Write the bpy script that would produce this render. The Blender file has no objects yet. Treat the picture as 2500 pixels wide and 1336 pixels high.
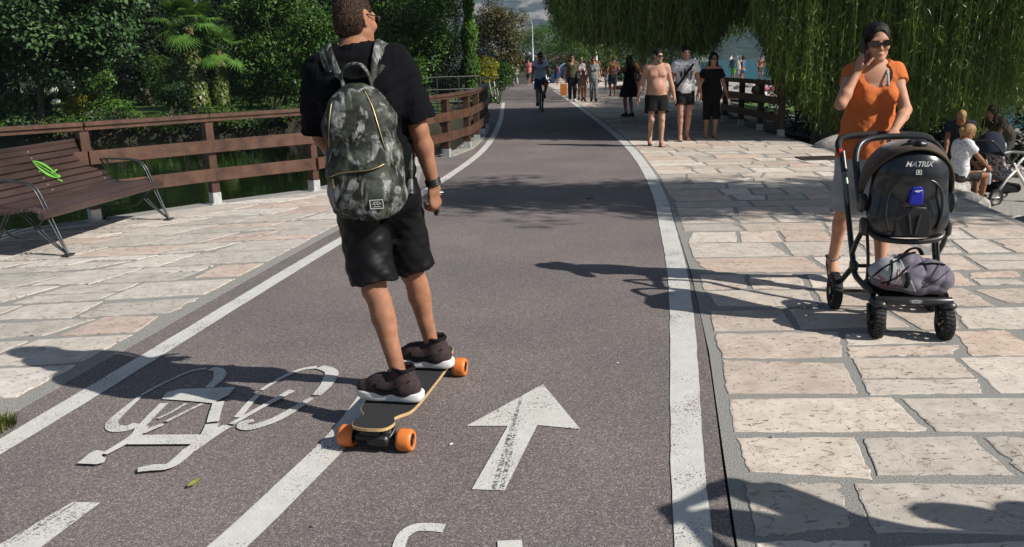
import bpy, bmesh, math, random
import numpy as np
import openvdb
from mathutils import Vector, Matrix
random.seed(7); RNG = np.random.default_rng(7)
SC = bpy.context.scene; COL = SC.collection
rad = math.radians
# ------------------------------------------------------------------ camera
CAM_H, FPX, PITCH, ROLL = 1.6, 2000.0, math.atan(518/2000.0), 0.025
_f = np.array([0, math.cos(PITCH), -math.sin(PITCH)]); _u0 = np.array([0, math.sin(PITCH), math.cos(PITCH)]); _r0 = np.array([1., 0, 0])
_r = math.cos(ROLL)*_r0 - math.sin(ROLL)*_u0; _u = math.cos(ROLL)*_u0 + math.sin(ROLL)*_r0
cd = bpy.data.cameras.new('camera'); cam = bpy.data.objects.new('camera', cd); COL.objects.link(cam)
cd.sensor_width = 36; cd.lens = 36*FPX/2500; cd.clip_start = .05; cd.clip_end = 9000
cam.matrix_world = Matrix(((_r[0], _u[0], -_f[0], 0), (_r[1], _u[1], -_f[1], 0), (_r[2], _u[2], -_f[2], CAM_H), (0, 0, 0, 1)))
SC.camera = cam
# ------------------------------------------------------------------ light
SUN_EL = rad(37); SUN_AZ = math.atan2(.92, -.39)          # where the sun stands: behind the viewer, to the right
w = bpy.data.worlds.new('World'); SC.world = w; w.use_nodes = True
nt = w.node_tree; bg = nt.nodes['Background']; sky = nt.nodes.new('ShaderNodeTexSky')
sky.sky_type = 'NISHITA'; sky.sun_disc = False; sky.sun_elevation = SUN_EL; sky.sun_rotation = SUN_AZ
nt.links.new(sky.outputs[0], bg.inputs[0]); bg.inputs[1].default_value = .05
sl = bpy.data.lights.new('sun', 'SUN'); sl.energy = 5.0; sl.angle = rad(.5); sl.color = (1, .94, .86)
so = bpy.data.objects.new('sun', sl); COL.objects.link(so)
_sd = Vector((math.sin(SUN_AZ)*math.cos(SUN_EL), math.cos(SUN_AZ)*math.cos(SUN_EL), math.sin(SUN_EL)))
so.rotation_euler = _sd.to_track_quat('Z', 'Y').to_euler()
vs = SC.view_settings; SC.display_settings.display_device = 'sRGB'
vs.view_transform = 'Standard'; vs.look = 'None'; vs.gamma = 1; vs.exposure = 0.5
SC.cycles.max_bounces = 6; SC.cycles.diffuse_bounces = 3; SC.cycles.glossy_bounces = 3; SC.cycles.transmission_bounces = 4
SC.cycles.sample_clamp_indirect = 4; SC.cycles.caustics_reflective = False; SC.cycles.caustics_refractive = False
SC.cycles.use_denoising = True
# ------------------------------------------------------------------ survey: where a point of the ground lies
def at(x, y, z=0.):
    d = (x-1250)/FPX*_r - (y-668)/FPX*_u + _f
    t = (z-CAM_H)/d[2]
    return np.array([d[0]*t, d[1]*t, z])
# ------------------------------------------------------------------ materials
MATS = {}
def mat(name, col, rough=.6, var=.2, nscale=12., bump=0., bscale=60., metal=0., spec=.4, coat=0., col2=None, sheen=0., stretch=None, alpha=None):
    if name in MATS: return MATS[name]
    m = bpy.data.materials.new(name); m.use_nodes = True; MATS[name] = m
    n = m.node_tree.nodes; L = m.node_tree.links; p = n['Principled BSDF']
    tc = n.new('ShaderNodeTexCoord'); mp = n.new('ShaderNodeMapping'); L.new(tc.outputs['Object'], mp.inputs[0])
    if stretch: mp.inputs['Scale'].default_value = stretch
    nz = n.new('ShaderNodeTexNoise'); nz.inputs['Scale'].default_value = nscale; nz.inputs['Detail'].default_value = 5; nz.inputs['Roughness'].default_value = .6
    L.new(mp.outputs[0], nz.inputs['Vector'])
    rp = n.new('ShaderNodeValToRGB'); L.new(nz.outputs[0], rp.inputs[0])
    c = Vector(col); c2 = Vector(col2) if col2 else c*(1+var)
    c1 = c if col2 else c*(1-var)
    rp.color_ramp.elements[0].position = .3; rp.color_ramp.elements[1].position = .7
    rp.color_ramp.elements[0].color = (*c1, 1); rp.color_ramp.elements[1].color = (*[min(x, .95) for x in c2], 1)
    L.new(rp.outputs[0], p.inputs['Base Color'])
    p.inputs['Roughness'].default_value = rough; p.inputs['Metallic'].default_value = metal
    p.inputs['Specular IOR Level'].default_value = spec; p.inputs['Coat Weight'].default_value = coat; p.inputs['Sheen Weight'].default_value = sheen
    if bump:
        nb = n.new('ShaderNodeTexNoise'); nb.inputs['Scale'].default_value = bscale; nb.inputs['Detail'].default_value = 4
        L.new(mp.outputs[0], nb.inputs['Vector'])
        b = n.new('ShaderNodeBump'); b.inputs['Strength'].default_value = bump; b.inputs['Distance'].default_value = .01
        L.new(nb.outputs[0], b.inputs['Height']); L.new(b.outputs[0], p.inputs['Normal'])
    return m
def node(m, t, **kw):
    nd = m.node_tree.nodes.new(t)
    for k, v in kw.items():
        try: nd.inputs[k].default_value = v
        except Exception: setattr(nd, k, v)
    return nd
def leaf_mat(name, c1, c2, rough=.4, trans=.25, spec=.5):
    m = bpy.data.materials.new(name); m.use_nodes = True
    n = m.node_tree.nodes; L = m.node_tree.links; p = n['Principled BSDF']
    g = n.new('ShaderNodeNewGeometry'); rp = n.new('ShaderNodeValToRGB')
    L.new(g.outputs['Random Per Island'], rp.inputs[0])
    rp.color_ramp.elements[0].color = (*c1, 1); rp.color_ramp.elements[1].color = (*c2, 1)
    tc = n.new('ShaderNodeTexCoord'); nz = n.new('ShaderNodeTexNoise'); nz.inputs['Scale'].default_value = .7; L.new(tc.outputs['Object'], nz.inputs['Vector'])
    mx = n.new('ShaderNodeMixRGB'); mx.blend_type = 'MULTIPLY'; mx.inputs[0].default_value = .55
    r2 = n.new('ShaderNodeValToRGB'); r2.color_ramp.elements[0].position = .35; r2.color_ramp.elements[1].position = .65
    r2.color_ramp.elements[0].color = (.35, .45, .35, 1); r2.color_ramp.elements[1].color = (1.3, 1.2, .9, 1)
    L.new(nz.outputs[0], r2.inputs[0]); L.new(rp.outputs[0], mx.inputs[1]); L.new(r2.outputs[0], mx.inputs[2])
    L.new(mx.outputs[0], p.inputs['Base Color']); p.inputs['Roughness'].default_value = rough; p.inputs['Specular IOR Level'].default_value = spec
    t = n.new('ShaderNodeBsdfTranslucent'); L.new(mx.outputs[0], t.inputs[0])
    ms = n.new('ShaderNodeMixShader'); ms.inputs[0].default_value = trans
    L.new(p.outputs[0], ms.inputs[1]); L.new(t.outputs[0], ms.inputs[2]); L.new(ms.outputs[0], n['Material Output'].inputs[0])
    return m
# ------------------------------------------------------------------ objects
def tag(o, label=None, cat=None, group=None, kind=None):
    if label: o['label'] = label
    if cat: o['category'] = cat
    if group: o['group'] = group
    if kind: o['kind'] = kind
    return o
def thing(name, label, cat, loc=(0, 0, 0), rz=0., group=None):
    o = bpy.data.objects.new(name, None); COL.objects.link(o); o.empty_display_size = .2
    o.location = tuple(float(c) for c in loc); o.rotation_euler = (0, 0, rz)
    return tag(o, label, cat, group)
def mesh_np(name, V, F, m, parent=None, smooth=False):
    V = np.asarray(V, np.float32); me = bpy.data.meshes.new(name)
    if isinstance(F, np.ndarray):
        F = F.astype(np.int32); k = F.shape[1]
        me.vertices.add(len(V)); me.vertices.foreach_set('co', V.ravel())
        me.loops.add(F.size); me.loops.foreach_set('vertex_index', F.ravel())
        me.polygons.add(len(F)); me.polygons.foreach_set('loop_start', np.arange(0, F.size, k, dtype=np.int32))
        me.update(calc_edges=True)
    else:
        me.from_pydata([tuple(map(float, v)) for v in V], [], F)
    if smooth: me.polygons.foreach_set('use_smooth', np.ones(len(me.polygons), bool))
    for x in (m if isinstance(m, (list, tuple)) else [m]): me.materials.append(x)
    o = bpy.data.objects.new(name, me); COL.objects.link(o)
    if parent: o.parent = parent
    return o
def copy_tree(o, parent=None):
    c = o.copy(); COL.objects.link(c); c.parent = parent if parent else o.parent
    if parent is None: c.parent = None
    for ch in list(o.children): copy_tree(ch, c)
    return c
def nrm(v):
    v = np.asarray(v, float); return v/max(np.linalg.norm(v), 1e-9)
class MB:
    """collects shapes, links them as one mesh object"""
    def __init__(s): s.v = []; s.f = []; s.n = 0
    def add(s, V, F):
        V = [tuple(map(float, p)) for p in V]; s.f += [tuple(i+s.n for i in f) for f in F]; s.v += V; s.n += len(V); return s
    def box(s, c, size, R=None, bev=0.):
        hx, hy, hz = [q/2 for q in size]; c = np.array(c, float); R = np.eye(3) if R is None else np.array(R)
        if bev > 0:
            b = min(bev, hx*.9, hy*.9, hz*.9); P = []; F = []
            pro = [(-hx+b, -hy), (hx-b, -hy), (hx, -hy+b), (hx, hy-b), (hx-b, hy), (-hx+b, hy), (-hx, hy-b), (-hx, -hy+b)]
            ins = [(-hx+b, -hy+b), (hx-b, -hy+b), (hx-b, -hy+b), (hx-b, hy-b), (hx-b, hy-b), (-hx+b, hy-b), (-hx+b, hy-b), (-hx+b, -hy+b)]
            for (rg, z) in ((ins, -hz), (pro, -hz+b), (pro, hz-b), (ins, hz)):
                P += [(x, y, z) for x, y in rg]
            for k in range(3):
                for i in range(8): F.append((k*8+i, k*8+(i+1) % 8, (k+1)*8+(i+1) % 8, (k+1)*8+i))
            F.append(tuple(range(7, -1, -1))); F.append(tuple(range(24, 32)))
            return s.add([c+R@np.array(p) for p in P], F)
        P = [(x, y, z) for z in (-hz, hz) for x, y in ((-hx, -hy), (hx, -hy), (hx, hy), (-hx, hy))]
        return s.add([c+R@np.array(p) for p in P], [(3, 2, 1, 0), (4, 5, 6, 7), (0, 1, 5, 4), (1, 2, 6, 5), (2, 3, 7, 6), (3, 0, 4, 7)])
    def beam(s, a, b, wd, ht, up=(0, 0, 1), bev=.004):
        a, b = np.array(a, float), np.array(b, float); d = nrm(b-a); sd = nrm(np.cross(d, up)); u = np.cross(sd, d)
        return s.box((a+b)/2, (np.linalg.norm(b-a), wd, ht), np.array([d, sd, u]).T, bev)
    def tube(s, pts, r, n=8, closed=False, cap=True, squash=None):
        pts = [np.array(p, float) for p in pts]; N = len(pts); rs = r if hasattr(r, '__len__') else [r]*N
        V = []; ref = None
        for i, p in enumerate(pts):
            if closed: d = nrm(pts[(i+1) % N]-pts[i-1])
            else: d = nrm(pts[min(i+1, N-1)]-pts[max(i-1, 0)])
            if ref is None: ref = np.array([0, 0, 1.]) if abs(d[2]) < .9 else np.array([1., 0, 0])
            x = nrm(np.cross(d, ref)); y = np.cross(x, d); ref = y
            sq = squash or (1, 1)
            for k in range(n):
                t = 2*math.pi*k/n; V.append(p+rs[i]*(sq[0]*math.cos(t)*x+sq[1]*math.sin(t)*y))
        F = []
        for i in range(N if closed else N-1):
            j = (i+1) % N
            for k in range(n): F.append((i*n+k, i*n+(k+1) % n, j*n+(k+1) % n, j*n+k))
        if cap and not closed: F.append(tuple(range(n-1, -1, -1))); F.append(tuple((N-1)*n+k for k in range(n)))
        return s.add(V, F)
    def lathe(s, prof, c=(0, 0, 0), R=None, n=24, closed=False):
        """profile of (radius, height) turned round the local z axis"""
        c = np.array(c, float); R = np.eye(3) if R is None else np.array(R); V = []
        for (r, z) in prof:
            for k in range(n):
                t = 2*math.pi*k/n; V.append(c+R@np.array([r*math.cos(t), r*math.sin(t), z]))
        F = []; N = len(prof)
        for i in range(N if closed else N-1):
            j = (i+1) % N
            for k in range(n): F.append((i*n+k, i*n+(k+1) % n, j*n+(k+1) % n, j*n+k))
        if not closed: F.append(tuple(range(n-1, -1, -1))); F.append(tuple((N-1)*n+k for k in range(n)))
        return s.add(V, F)
    def prism(s, out, z0, z1, T=None):
        n = len(out); T = T or (lambda p: p)
        V = [T(np.array([x, y, z0])) for x, y in out]+[T(np.array([x, y, z1])) for x, y in out]
        return s.add(V, [tuple(range(n-1, -1, -1)), tuple(range(n, 2*n))]+[(i, (i+1) % n, n+(i+1) % n, n+i) for i in range(n)])
    def build(s, name, m, parent=None, smooth=False, auto=None):
        o = mesh_np(name, s.v, s.f, m, parent, smooth or auto is not None)
        if auto is not None:
            o.data.set_sharp_from_angle(angle=rad(auto))
        return o
def bez(P, n=12):
    """smooth curve through the points"""
    P = [np.array(p, float) for p in P]; out = []
    for i in range(len(P)-1):
        a = P[max(i-1, 0)]; b = P[i]; c = P[i+1]; d = P[min(i+2, len(P)-1)]
        for k in range(n):
            t = k/n; out.append(.5*((2*b)+(c-a)*t+(2*a-5*b+4*c-d)*t*t+(-a+3*b-3*c+d)*t**3))
    out.append(P[-1]); return out
def rotm(ax, ang):
    return np.array(Matrix.Rotation(ang, 3, Vector(tuple(ax))))
def pl(y, pts):
    """piecewise-linear x of a line given as (x, y) points"""
    return float(np.interp(y, [p[1] for p in pts], [p[0] for p in pts]))
# ================================================================== the setting
LOUT = [(-3.0, -2), (-2.75, 1.0), (-2.46, 2.8), (-2.30, 3.5), (-2.16, 4.5), (-1.90, 6.2), (-1.62, 7.9), (-1.25, 9.8), (-1.01, 11.5), (-.72, 13.6), (-.56, 15.2), (-.44, 17.2), (-.34, 20), (-.27, 24), (-.24, 32), (-.3, 70)]   # outer edge of the left line
RIN = [(.22, 0), (.36, 1.2), (.50, 2.44), (.73, 3.56), (.96, 4.76), (1.24, 6.3), (1.43, 7.73), (1.67, 9.3), (1.83, 10.8), (2.0, 12.6), (2.15, 14.9), (2.26, 18), (2.36, 24), (2.43, 31), (2.47, 42), (2.5, 70)]                # inner edge of the right line
KERB = [(.40, 0), (.55, 1.2), (.71, 2.43), (.87, 3.13), (1.10, 4.31), (1.37, 6.02), (1.76, 8.82), (2.04, 11.41), (2.25, 14.25), (2.45, 19.17), (2.55, 26), (2.62, 42), (2.66, 70)]
FENCE_L = [(-9.2, 5.35), (-7.4, 6.6), (-5.75, 7.95), (-4.59, 8.95), (-3.61, 9.97), (-2.60, 10.85), (-2.02, 12.05), (-1.55, 13.3), (-1.09, 14.49), (-.78, 15.75), (-.66, 17.25), (-.58, 18.85), (-.55, 20.46)]
def smooth_line(P, wdt=1.6):
    yy = np.arange(-3, 71, .05); xx = np.interp(yy, [p[1] for p in P], [p[0] for p in P]); k = int(wdt/.05)
    for _ in range(2): xx = np.convolve(np.pad(xx, k, 'reflect', reflect_type='odd'), np.ones(2*k//2+1)/(2*k//2+1), 'same')[k:-k]
    return lambda y: float(np.interp(y, yy, xx))
lout, rin, kerb = smooth_line(LOUT), smooth_line(RIN), smooth_line(KERB)
EDGE_R = [(3.9, -2), (4.1, 2), (4.35, 4.5), (4.86, 7.6), (5.17, 9.42), (5.44, 13.5), (5.55, 16.5), (5.62, 17), (5.6, 21.2), (6.2, 25), (8.0, 30), (9.5, 36), (11, 60)]
def edger(y): return pl(y, EDGE_R)
# --- ground
def asphalt_mat():
    m = bpy.data.materials.new('asphalt'); m.use_nodes = True; n = m.node_tree.nodes; L = m.node_tree.links; p = n['Principled BSDF']
    tc = n.new('ShaderNodeTexCoord')
    v = node(m, 'ShaderNodeTexVoronoi', Scale=210.); L.new(tc.outputs['Object'], v.inputs['Vector'])
    sp = n.new('ShaderNodeSeparateColor'); L.new(v.outputs['Color'], sp.inputs[0])
    rp = n.new('ShaderNodeValToRGB'); e = rp.color_ramp.elements
    e[0].position = 0; e[0].color = (.100, .087, .086, 1); e[1].position = 1; e[1].color = (.38, .345, .325, 1)
    for pos, c in ((.45, (.155, .134, .131, 1)), (.8, (.208, .182, .177, 1)), (.93, (.30, .27, .26, 1))):
        x = rp.color_ramp.elements.new(pos); x.color = c
    L.new(sp.outputs[0], rp.inputs[0])
    nz = node(m, 'ShaderNodeTexNoise', Scale=.9, Detail=6.); L.new(tc.outputs['Object'], nz.inputs['Vector'])
    r2 = n.new('ShaderNodeValToRGB'); r2.color_ramp.elements[0].position = .3; r2.color_ramp.elements[1].position = .7
    r2.color_ramp.elements[0].color = (.82, .82, .84, 1); r2.color_ramp.elements[1].color = (1.12, 1.1, 1.08, 1); L.new(nz.outputs[0], r2.inputs[0])
    mx = n.new('ShaderNodeMixRGB'); mx.blend_type = 'MULTIPLY'; mx.inputs[0].default_value = 1; L.new(rp.outputs[0], mx.inputs[1]); L.new(r2.outputs[0], mx.inputs[2])
    L.new(mx.outputs[0], p.inputs['Base Color']); p.inputs['Roughness'].default_value = .8; p.inputs['Specular IOR Level'].default_value = .25
    b = n.new('ShaderNodeBump'); b.inputs['Strength'].default_value = .45; b.inputs['Distance'].default_value = .005
    L.new(v.outputs['Distance'], b.inputs['Height']); b.invert = True; L.new(b.outputs[0], p.inputs['Normal'])
    return m
def paint_mat():
    m = bpy.data.materials.new('road_paint'); m.use_nodes = True; n = m.node_tree.nodes; L = m.node_tree.links; p = n['Principled BSDF']
    tc = n.new('ShaderNodeTexCoord')
    a = node(m, 'ShaderNodeTexNoise', Scale=130., Detail=3.); b = node(m, 'ShaderNodeTexNoise', Scale=3.5, Detail=6.)
    for x in (a, b): L.new(tc.outputs['Object'], x.inputs['Vector'])
    ad = n.new('ShaderNodeMath'); ad.operation = 'MULTIPLY_ADD'; ad.inputs[1].default_value = .62; L.new(b.outputs[0], ad.inputs[0]); L.new(a.outputs[0], ad.inputs[2])
    rp = n.new('ShaderNodeValToRGB'); rp.color_ramp.elements[0].position = .91; rp.color_ramp.elements[1].position = .99
    rp.color_ramp.elements[0].color = (.60, .60, .565, 1); rp.color_ramp.elements[1].color = (.16, .14, .13, 1); L.new(ad.outputs[0], rp.inputs[0])
    c = node(m, 'ShaderNodeTexNoise', Scale=14., Detail=5.); L.new(tc.outputs['Object'], c.inputs['Vector'])
    r2 = n.new('ShaderNodeValToRGB'); r2.color_ramp.elements[0].color = (.72, .72, .72, 1); r2.color_ramp.elements[1].color = (1.1, 1.1, 1.1, 1); L.new(c.outputs[0], r2.inputs[0])
    mx = n.new('ShaderNodeMixRGB'); mx.blend_type = 'MULTIPLY'; mx.inputs[0].default_value = 1; L.new(rp.outputs[0], mx.inputs[1]); L.new(r2.outputs[0], mx.inputs[2])
    L.new(mx.outputs[0], p.inputs['Base Color']); p.inputs['Roughness'].default_value = .7
    bm = n.new('ShaderNodeBump'); bm.inputs['Strength'].default_value = .5; bm.inputs['Distance'].default_value = .004; L.new(a.outputs[0], bm.inputs['Height']); L.new(bm.outputs[0], p.inputs['Normal'])
    return m
def stone_mat():
    m = bpy.data.materials.new('slab_stone'); m.use_nodes = True; n = m.node_tree.nodes; L = m.node_tree.links; p = n['Principled BSDF']
    tc = n.new('ShaderNodeTexCoord'); at_ = n.new('ShaderNodeVertexColor'); at_.layer_name = 'stone'
    a = node(m, 'ShaderNodeTexNoise', Scale=7., Detail=8., Roughness=.65); L.new(tc.outputs['Object'], a.inputs['Vector'])
    r1 = n.new('ShaderNodeValToRGB'); r1.color_ramp.elements[0].position = .3; r1.color_ramp.elements[1].position = .72
    r1.color_ramp.elements[0].color = (.78, .74, .70, 1); r1.color_ramp.elements[1].color = (1.12, 1.1, 1.06, 1); L.new(a.outputs[0], r1.inputs[0])
    mx = n.new('ShaderNodeMixRGB'); mx.blend_type = 'MULTIPLY'; mx.inputs[0].default_value = 1; L.new(at_.outputs[0], mx.inputs[1]); L.new(r1.outputs[0], mx.inputs[2])
    # pits and short dark creases, lying along the bed of the stone
    mp = n.new('ShaderNodeMapping'); mp.inputs['Scale'].default_value = (24, 50, 30); mp.inputs['Rotation'].default_value = (0, 0, .5); L.new(tc.outputs['Object'], mp.inputs[0])
    b = node(m, 'ShaderNodeTexNoise', Scale=1., Detail=4., Roughness=.55, Distortion=.8); L.new(mp.outputs[0], b.inputs['Vector'])
    r2 = n.new('ShaderNodeValToRGB'); r2.color_ramp.elements[0].position = .325; r2.color_ramp.elements[1].position = .40
    r2.color_ramp.elements[0].color = (.30, .26, .23, 1); r2.color_ramp.elements[1].color = (1, 1, 1, 1); L.new(b.outputs[0], r2.inputs[0])
    # longer cracks
    v = node(m, 'ShaderNodeTexVoronoi', Scale=1.7); v.feature = 'DISTANCE_TO_EDGE'
    wv = node(m, 'ShaderNodeTexNoise', Scale=5., Detail=4.); L.new(tc.outputs['Object'], wv.inputs['Vector'])
    vm = n.new('ShaderNodeVectorMath'); vm.operation = 'MULTIPLY_ADD'; vm.inputs[1].default_value = (.5, .5, .5); L.new(wv.outputs[1], vm.inputs[0]); L.new(tc.outputs['Object'], vm.inputs[2]); L.new(vm.outputs[0], v.inputs['Vector'])
    r3 = n.new('ShaderNodeValToRGB'); r3.color_ramp.elements[0].position = .0; r3.color_ramp.elements[1].position = .011
    r3.color_ramp.elements[0].color = (.55, .48, .42, 1); r3.color_ramp.elements[1].color = (1, 1, 1, 1); L.new(v.outputs['Distance'], r3.inputs[0])
    m2 = n.new('ShaderNodeMixRGB'); m2.blend_type = 'MULTIPLY'; pn = node(m, 'ShaderNodeTexNoise', Scale=3.2, Detail=5., Roughness=.6); L.new(tc.outputs['Object'], pn.inputs['Vector']); pr_ = n.new('ShaderNodeValToRGB'); pr_.color_ramp.elements[0].position = .38; pr_.color_ramp.elements[1].position = .60; pr_.color_ramp.elements[0].color = (.12, .12, .12, 1); L.new(pn.outputs[0], pr_.inputs[0]); L.new(pr_.outputs[0], m2.inputs[0]); L.new(mx.outputs[0], m2.inputs[1]); L.new(r2.outputs[0], m2.inputs[2])
    m3 = n.new('ShaderNodeMixRGB'); m3.blend_type = 'MULTIPLY'; m3.inputs[0].default_value = .8; L.new(m2.outputs[0], m3.inputs[1]); L.new(r3.outputs[0], m3.inputs[2])
    L.new(m3.outputs[0], p.inputs['Base Color']); p.inputs['Roughness'].default_value = .75; p.inputs['Specular IOR Level'].default_value = .3
    # tooled ridges + pits as relief
    w_ = node(m, 'ShaderNodeTexWave', Scale=22., Distortion=3., Detail=2.); L.new(tc.outputs['Object'], w_.inputs['Vector'])
    h1 = n.new('ShaderNodeMath'); h1.operation = 'MULTIPLY_ADD'; h1.inputs[1].default_value = .035; L.new(w_.outputs[1], h1.inputs[0]); L.new(r2.outputs[0], h1.inputs[2])
    h2 = n.new('ShaderNodeMath'); h2.operation = 'MULTIPLY_ADD'; h2.inputs[1].default_value = 1.2; L.new(a.outputs[0], h2.inputs[0]); L.new(h1.outputs[0], h2.inputs[2])
    bm = n.new('ShaderNodeBump'); bm.inputs['Strength'].default_value = .75; bm.inputs['Distance'].default_value = .008; L.new(h2.outputs[0], bm.inputs['Height']); L.new(bm.outputs[0], p.inputs['Normal'])
    return m
ASPH = asphalt_mat(); PAINT = paint_mat(); STONE = stone_mat()
MORTAR = mat('mortar', (.17, .168, .155), .9, nscale=110, bump=.8, bscale=190, col2=(.39, .385, .36))
CONC = mat('concrete_edge', (.30, .29, .26), .85, .2, 8, .4, 60)
SOIL = mat('soil', (.022, .020, .013), .95, nscale=1.5, bump=.8, bscale=12, col2=(.050, .048, .028))
GRASS = mat('lawn_grass', (.045, .10, .02), .8, nscale=2.5, bump=.8, bscale=50, col2=(.09, .17, .035))
GRAVEL = mat('gravel', (.16, .15, .135), .9, nscale=30, bump=1., bscale=35, col2=(.42, .40, .37))
# --- ground sheet: one heightfield out to the horizon
POND_Z, LAKE_Z = -1.0, -1.05
gx = np.concatenate([[-2400, -1500, -500, -200, -110], np.arange(-70, -12, 1.5), np.arange(-12, 12, .4), np.arange(12, 40, 1.), np.arange(40, 100, 4), [140, 250, 500, 1500, 2400]])
gy = np.concatenate([[-400, -60, -20], np.arange(-8, 36, .5), np.arange(36, 80, 1.), np.arange(80, 130, 4), [160, 250, 450, 1000, 1700, 2400]])
def fence_side(x, y):
    """metres to the pond side of the fence line (positive = over the pond)"""
    best = 9e9; sgn = 1
    for (a, b) in zip(FENCE_L[:-1], FENCE_L[1:]):
        a = np.array(a); b = np.array(b); d = b-a; t = min(1, max(0, np.dot((x, y)-a, d)/np.dot(d, d))); q = a+t*d
        ds = math.hypot(x-q[0], y-q[1]); s = d[0]*(y-a[1])-d[1]*(x-a[0])
        if ds < best: best = ds; sgn = 1 if s > 0 else -1
    return best*sgn
def gz(x, y):
    z = -.07
    if x < 2 and y < 33:
        d = fence_side(x, y) if y < 24 else -x-.9
        if y > 20.5 and x > -.95: d = -1
        if d > -.05 and x < -.5: z = -2.2
    if x < -.6 and y >= 27:
        z = -2.2 if y < 31.2 else -.12
        if y >= 31.5: z = -.3+min(.25, (y-31.5)*.02)
    e = edger(y) if y < 60 else 11+(y-60)*.3
    if x > e:
        k_ = .5 if y < 17 else max(.12, .5-(y-17)*.07); z = -.07-min(.78, (x-e)*k_)
        sh = 13.5+.03*y + 1.2*math.sin(y*.35) if y < 48 else 13.5+.03*48+(y-48)*.35
        if x > sh: z = min(z, -.5-(x-sh)*.25)
        if 17 < y < 20.5: z = min(z, -1.3)
    if y > 66: z = min(z, -.1-(y-66)*.06) if x > 2 else z
    if y > 150 or x > 60: z = min(z, -6)
    return max(z, -9) + (.05*math.sin(x*2.1+y)*math.sin(y*1.7-x*.6) if x > e+.3 else 0)
GV = [(x, y, gz(x, y)) for y in gy for x in gx]; nx = len(gx)
GF = np.array([(j*nx+i, j*nx+i+1, (j+1)*nx+i+1, (j+1)*nx+i) for j in range(len(gy)-1) for i in range(nx-1)])
tag(mesh_np('ground', GV, GF, SOIL, smooth=True), kind='structure')
# beach and plaza gravel, lawn: sheets a little above the ground
def sheet(name, xs, ys, zf, m, keep=None, smooth=True):
    V = [(x, y, zf(x, y)) for y in ys for x in xs]; n = len(xs)
    F = [(j*n+i, j*n+i+1, (j+1)*n+i+1, (j+1)*n+i) for j in range(len(ys)-1) for i in range(n-1) if keep is None or keep((xs[i]+xs[i+1])/2, (ys[j]+ys[j+1])/2)]
    return tag(mesh_np(name, V, np.array(F), m, smooth=smooth), kind='structure')
sheet('beach', np.arange(5, 34, .8), np.arange(21, 84, .8), lambda x, y: gz(x, y)+.03, GRAVEL, lambda x, y: x > edger(min(y, 60))+.4)
sheet('lawn', np.arange(-60, -1.2, 1.2), np.arange(32.2, 60, 1.2), lambda x, y: gz(x, y)+.03, GRASS)
sheet('lawn', np.arange(6.6, 16, .6), np.arange(27, 34, .6), lambda x, y: gz(x, y)+.06, GRASS, lambda x, y: edger(y)+.5 < x)
sheet('gravel_strip', np.arange(4, 12, .35), np.arange(-1, 17, .35), lambda x, y: gz(x, y)+.025+.03*math.sin(7*x+3*y)*math.sin(5*y-2*x), GRAVEL, lambda x, y: edger(y)+.05 < x)
# --- asphalt of the cycle path: ends in a groove before the slabs
ys = np.concatenate([np.arange(-2, 24, .25), np.arange(24, 62.1, 1)])
V = []; F = []
for y in ys: V += [(lout(y)-(.16 if y < 11 else .16+min(.55, (y-11)*.2) if y < 15 else .5), y, 0), (rin(y)-1.2, y, 0.0), (kerb(y)-.010, y, 0)]
for j in range(len(ys)-1):
    for i in range(2): F.append((j*3+i, j*3+i+1, (j+1)*3+i+1, (j+1)*3+i))
tag(mesh_np('cycle_path', V, np.array(F), ASPH), kind='structure')
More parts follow.
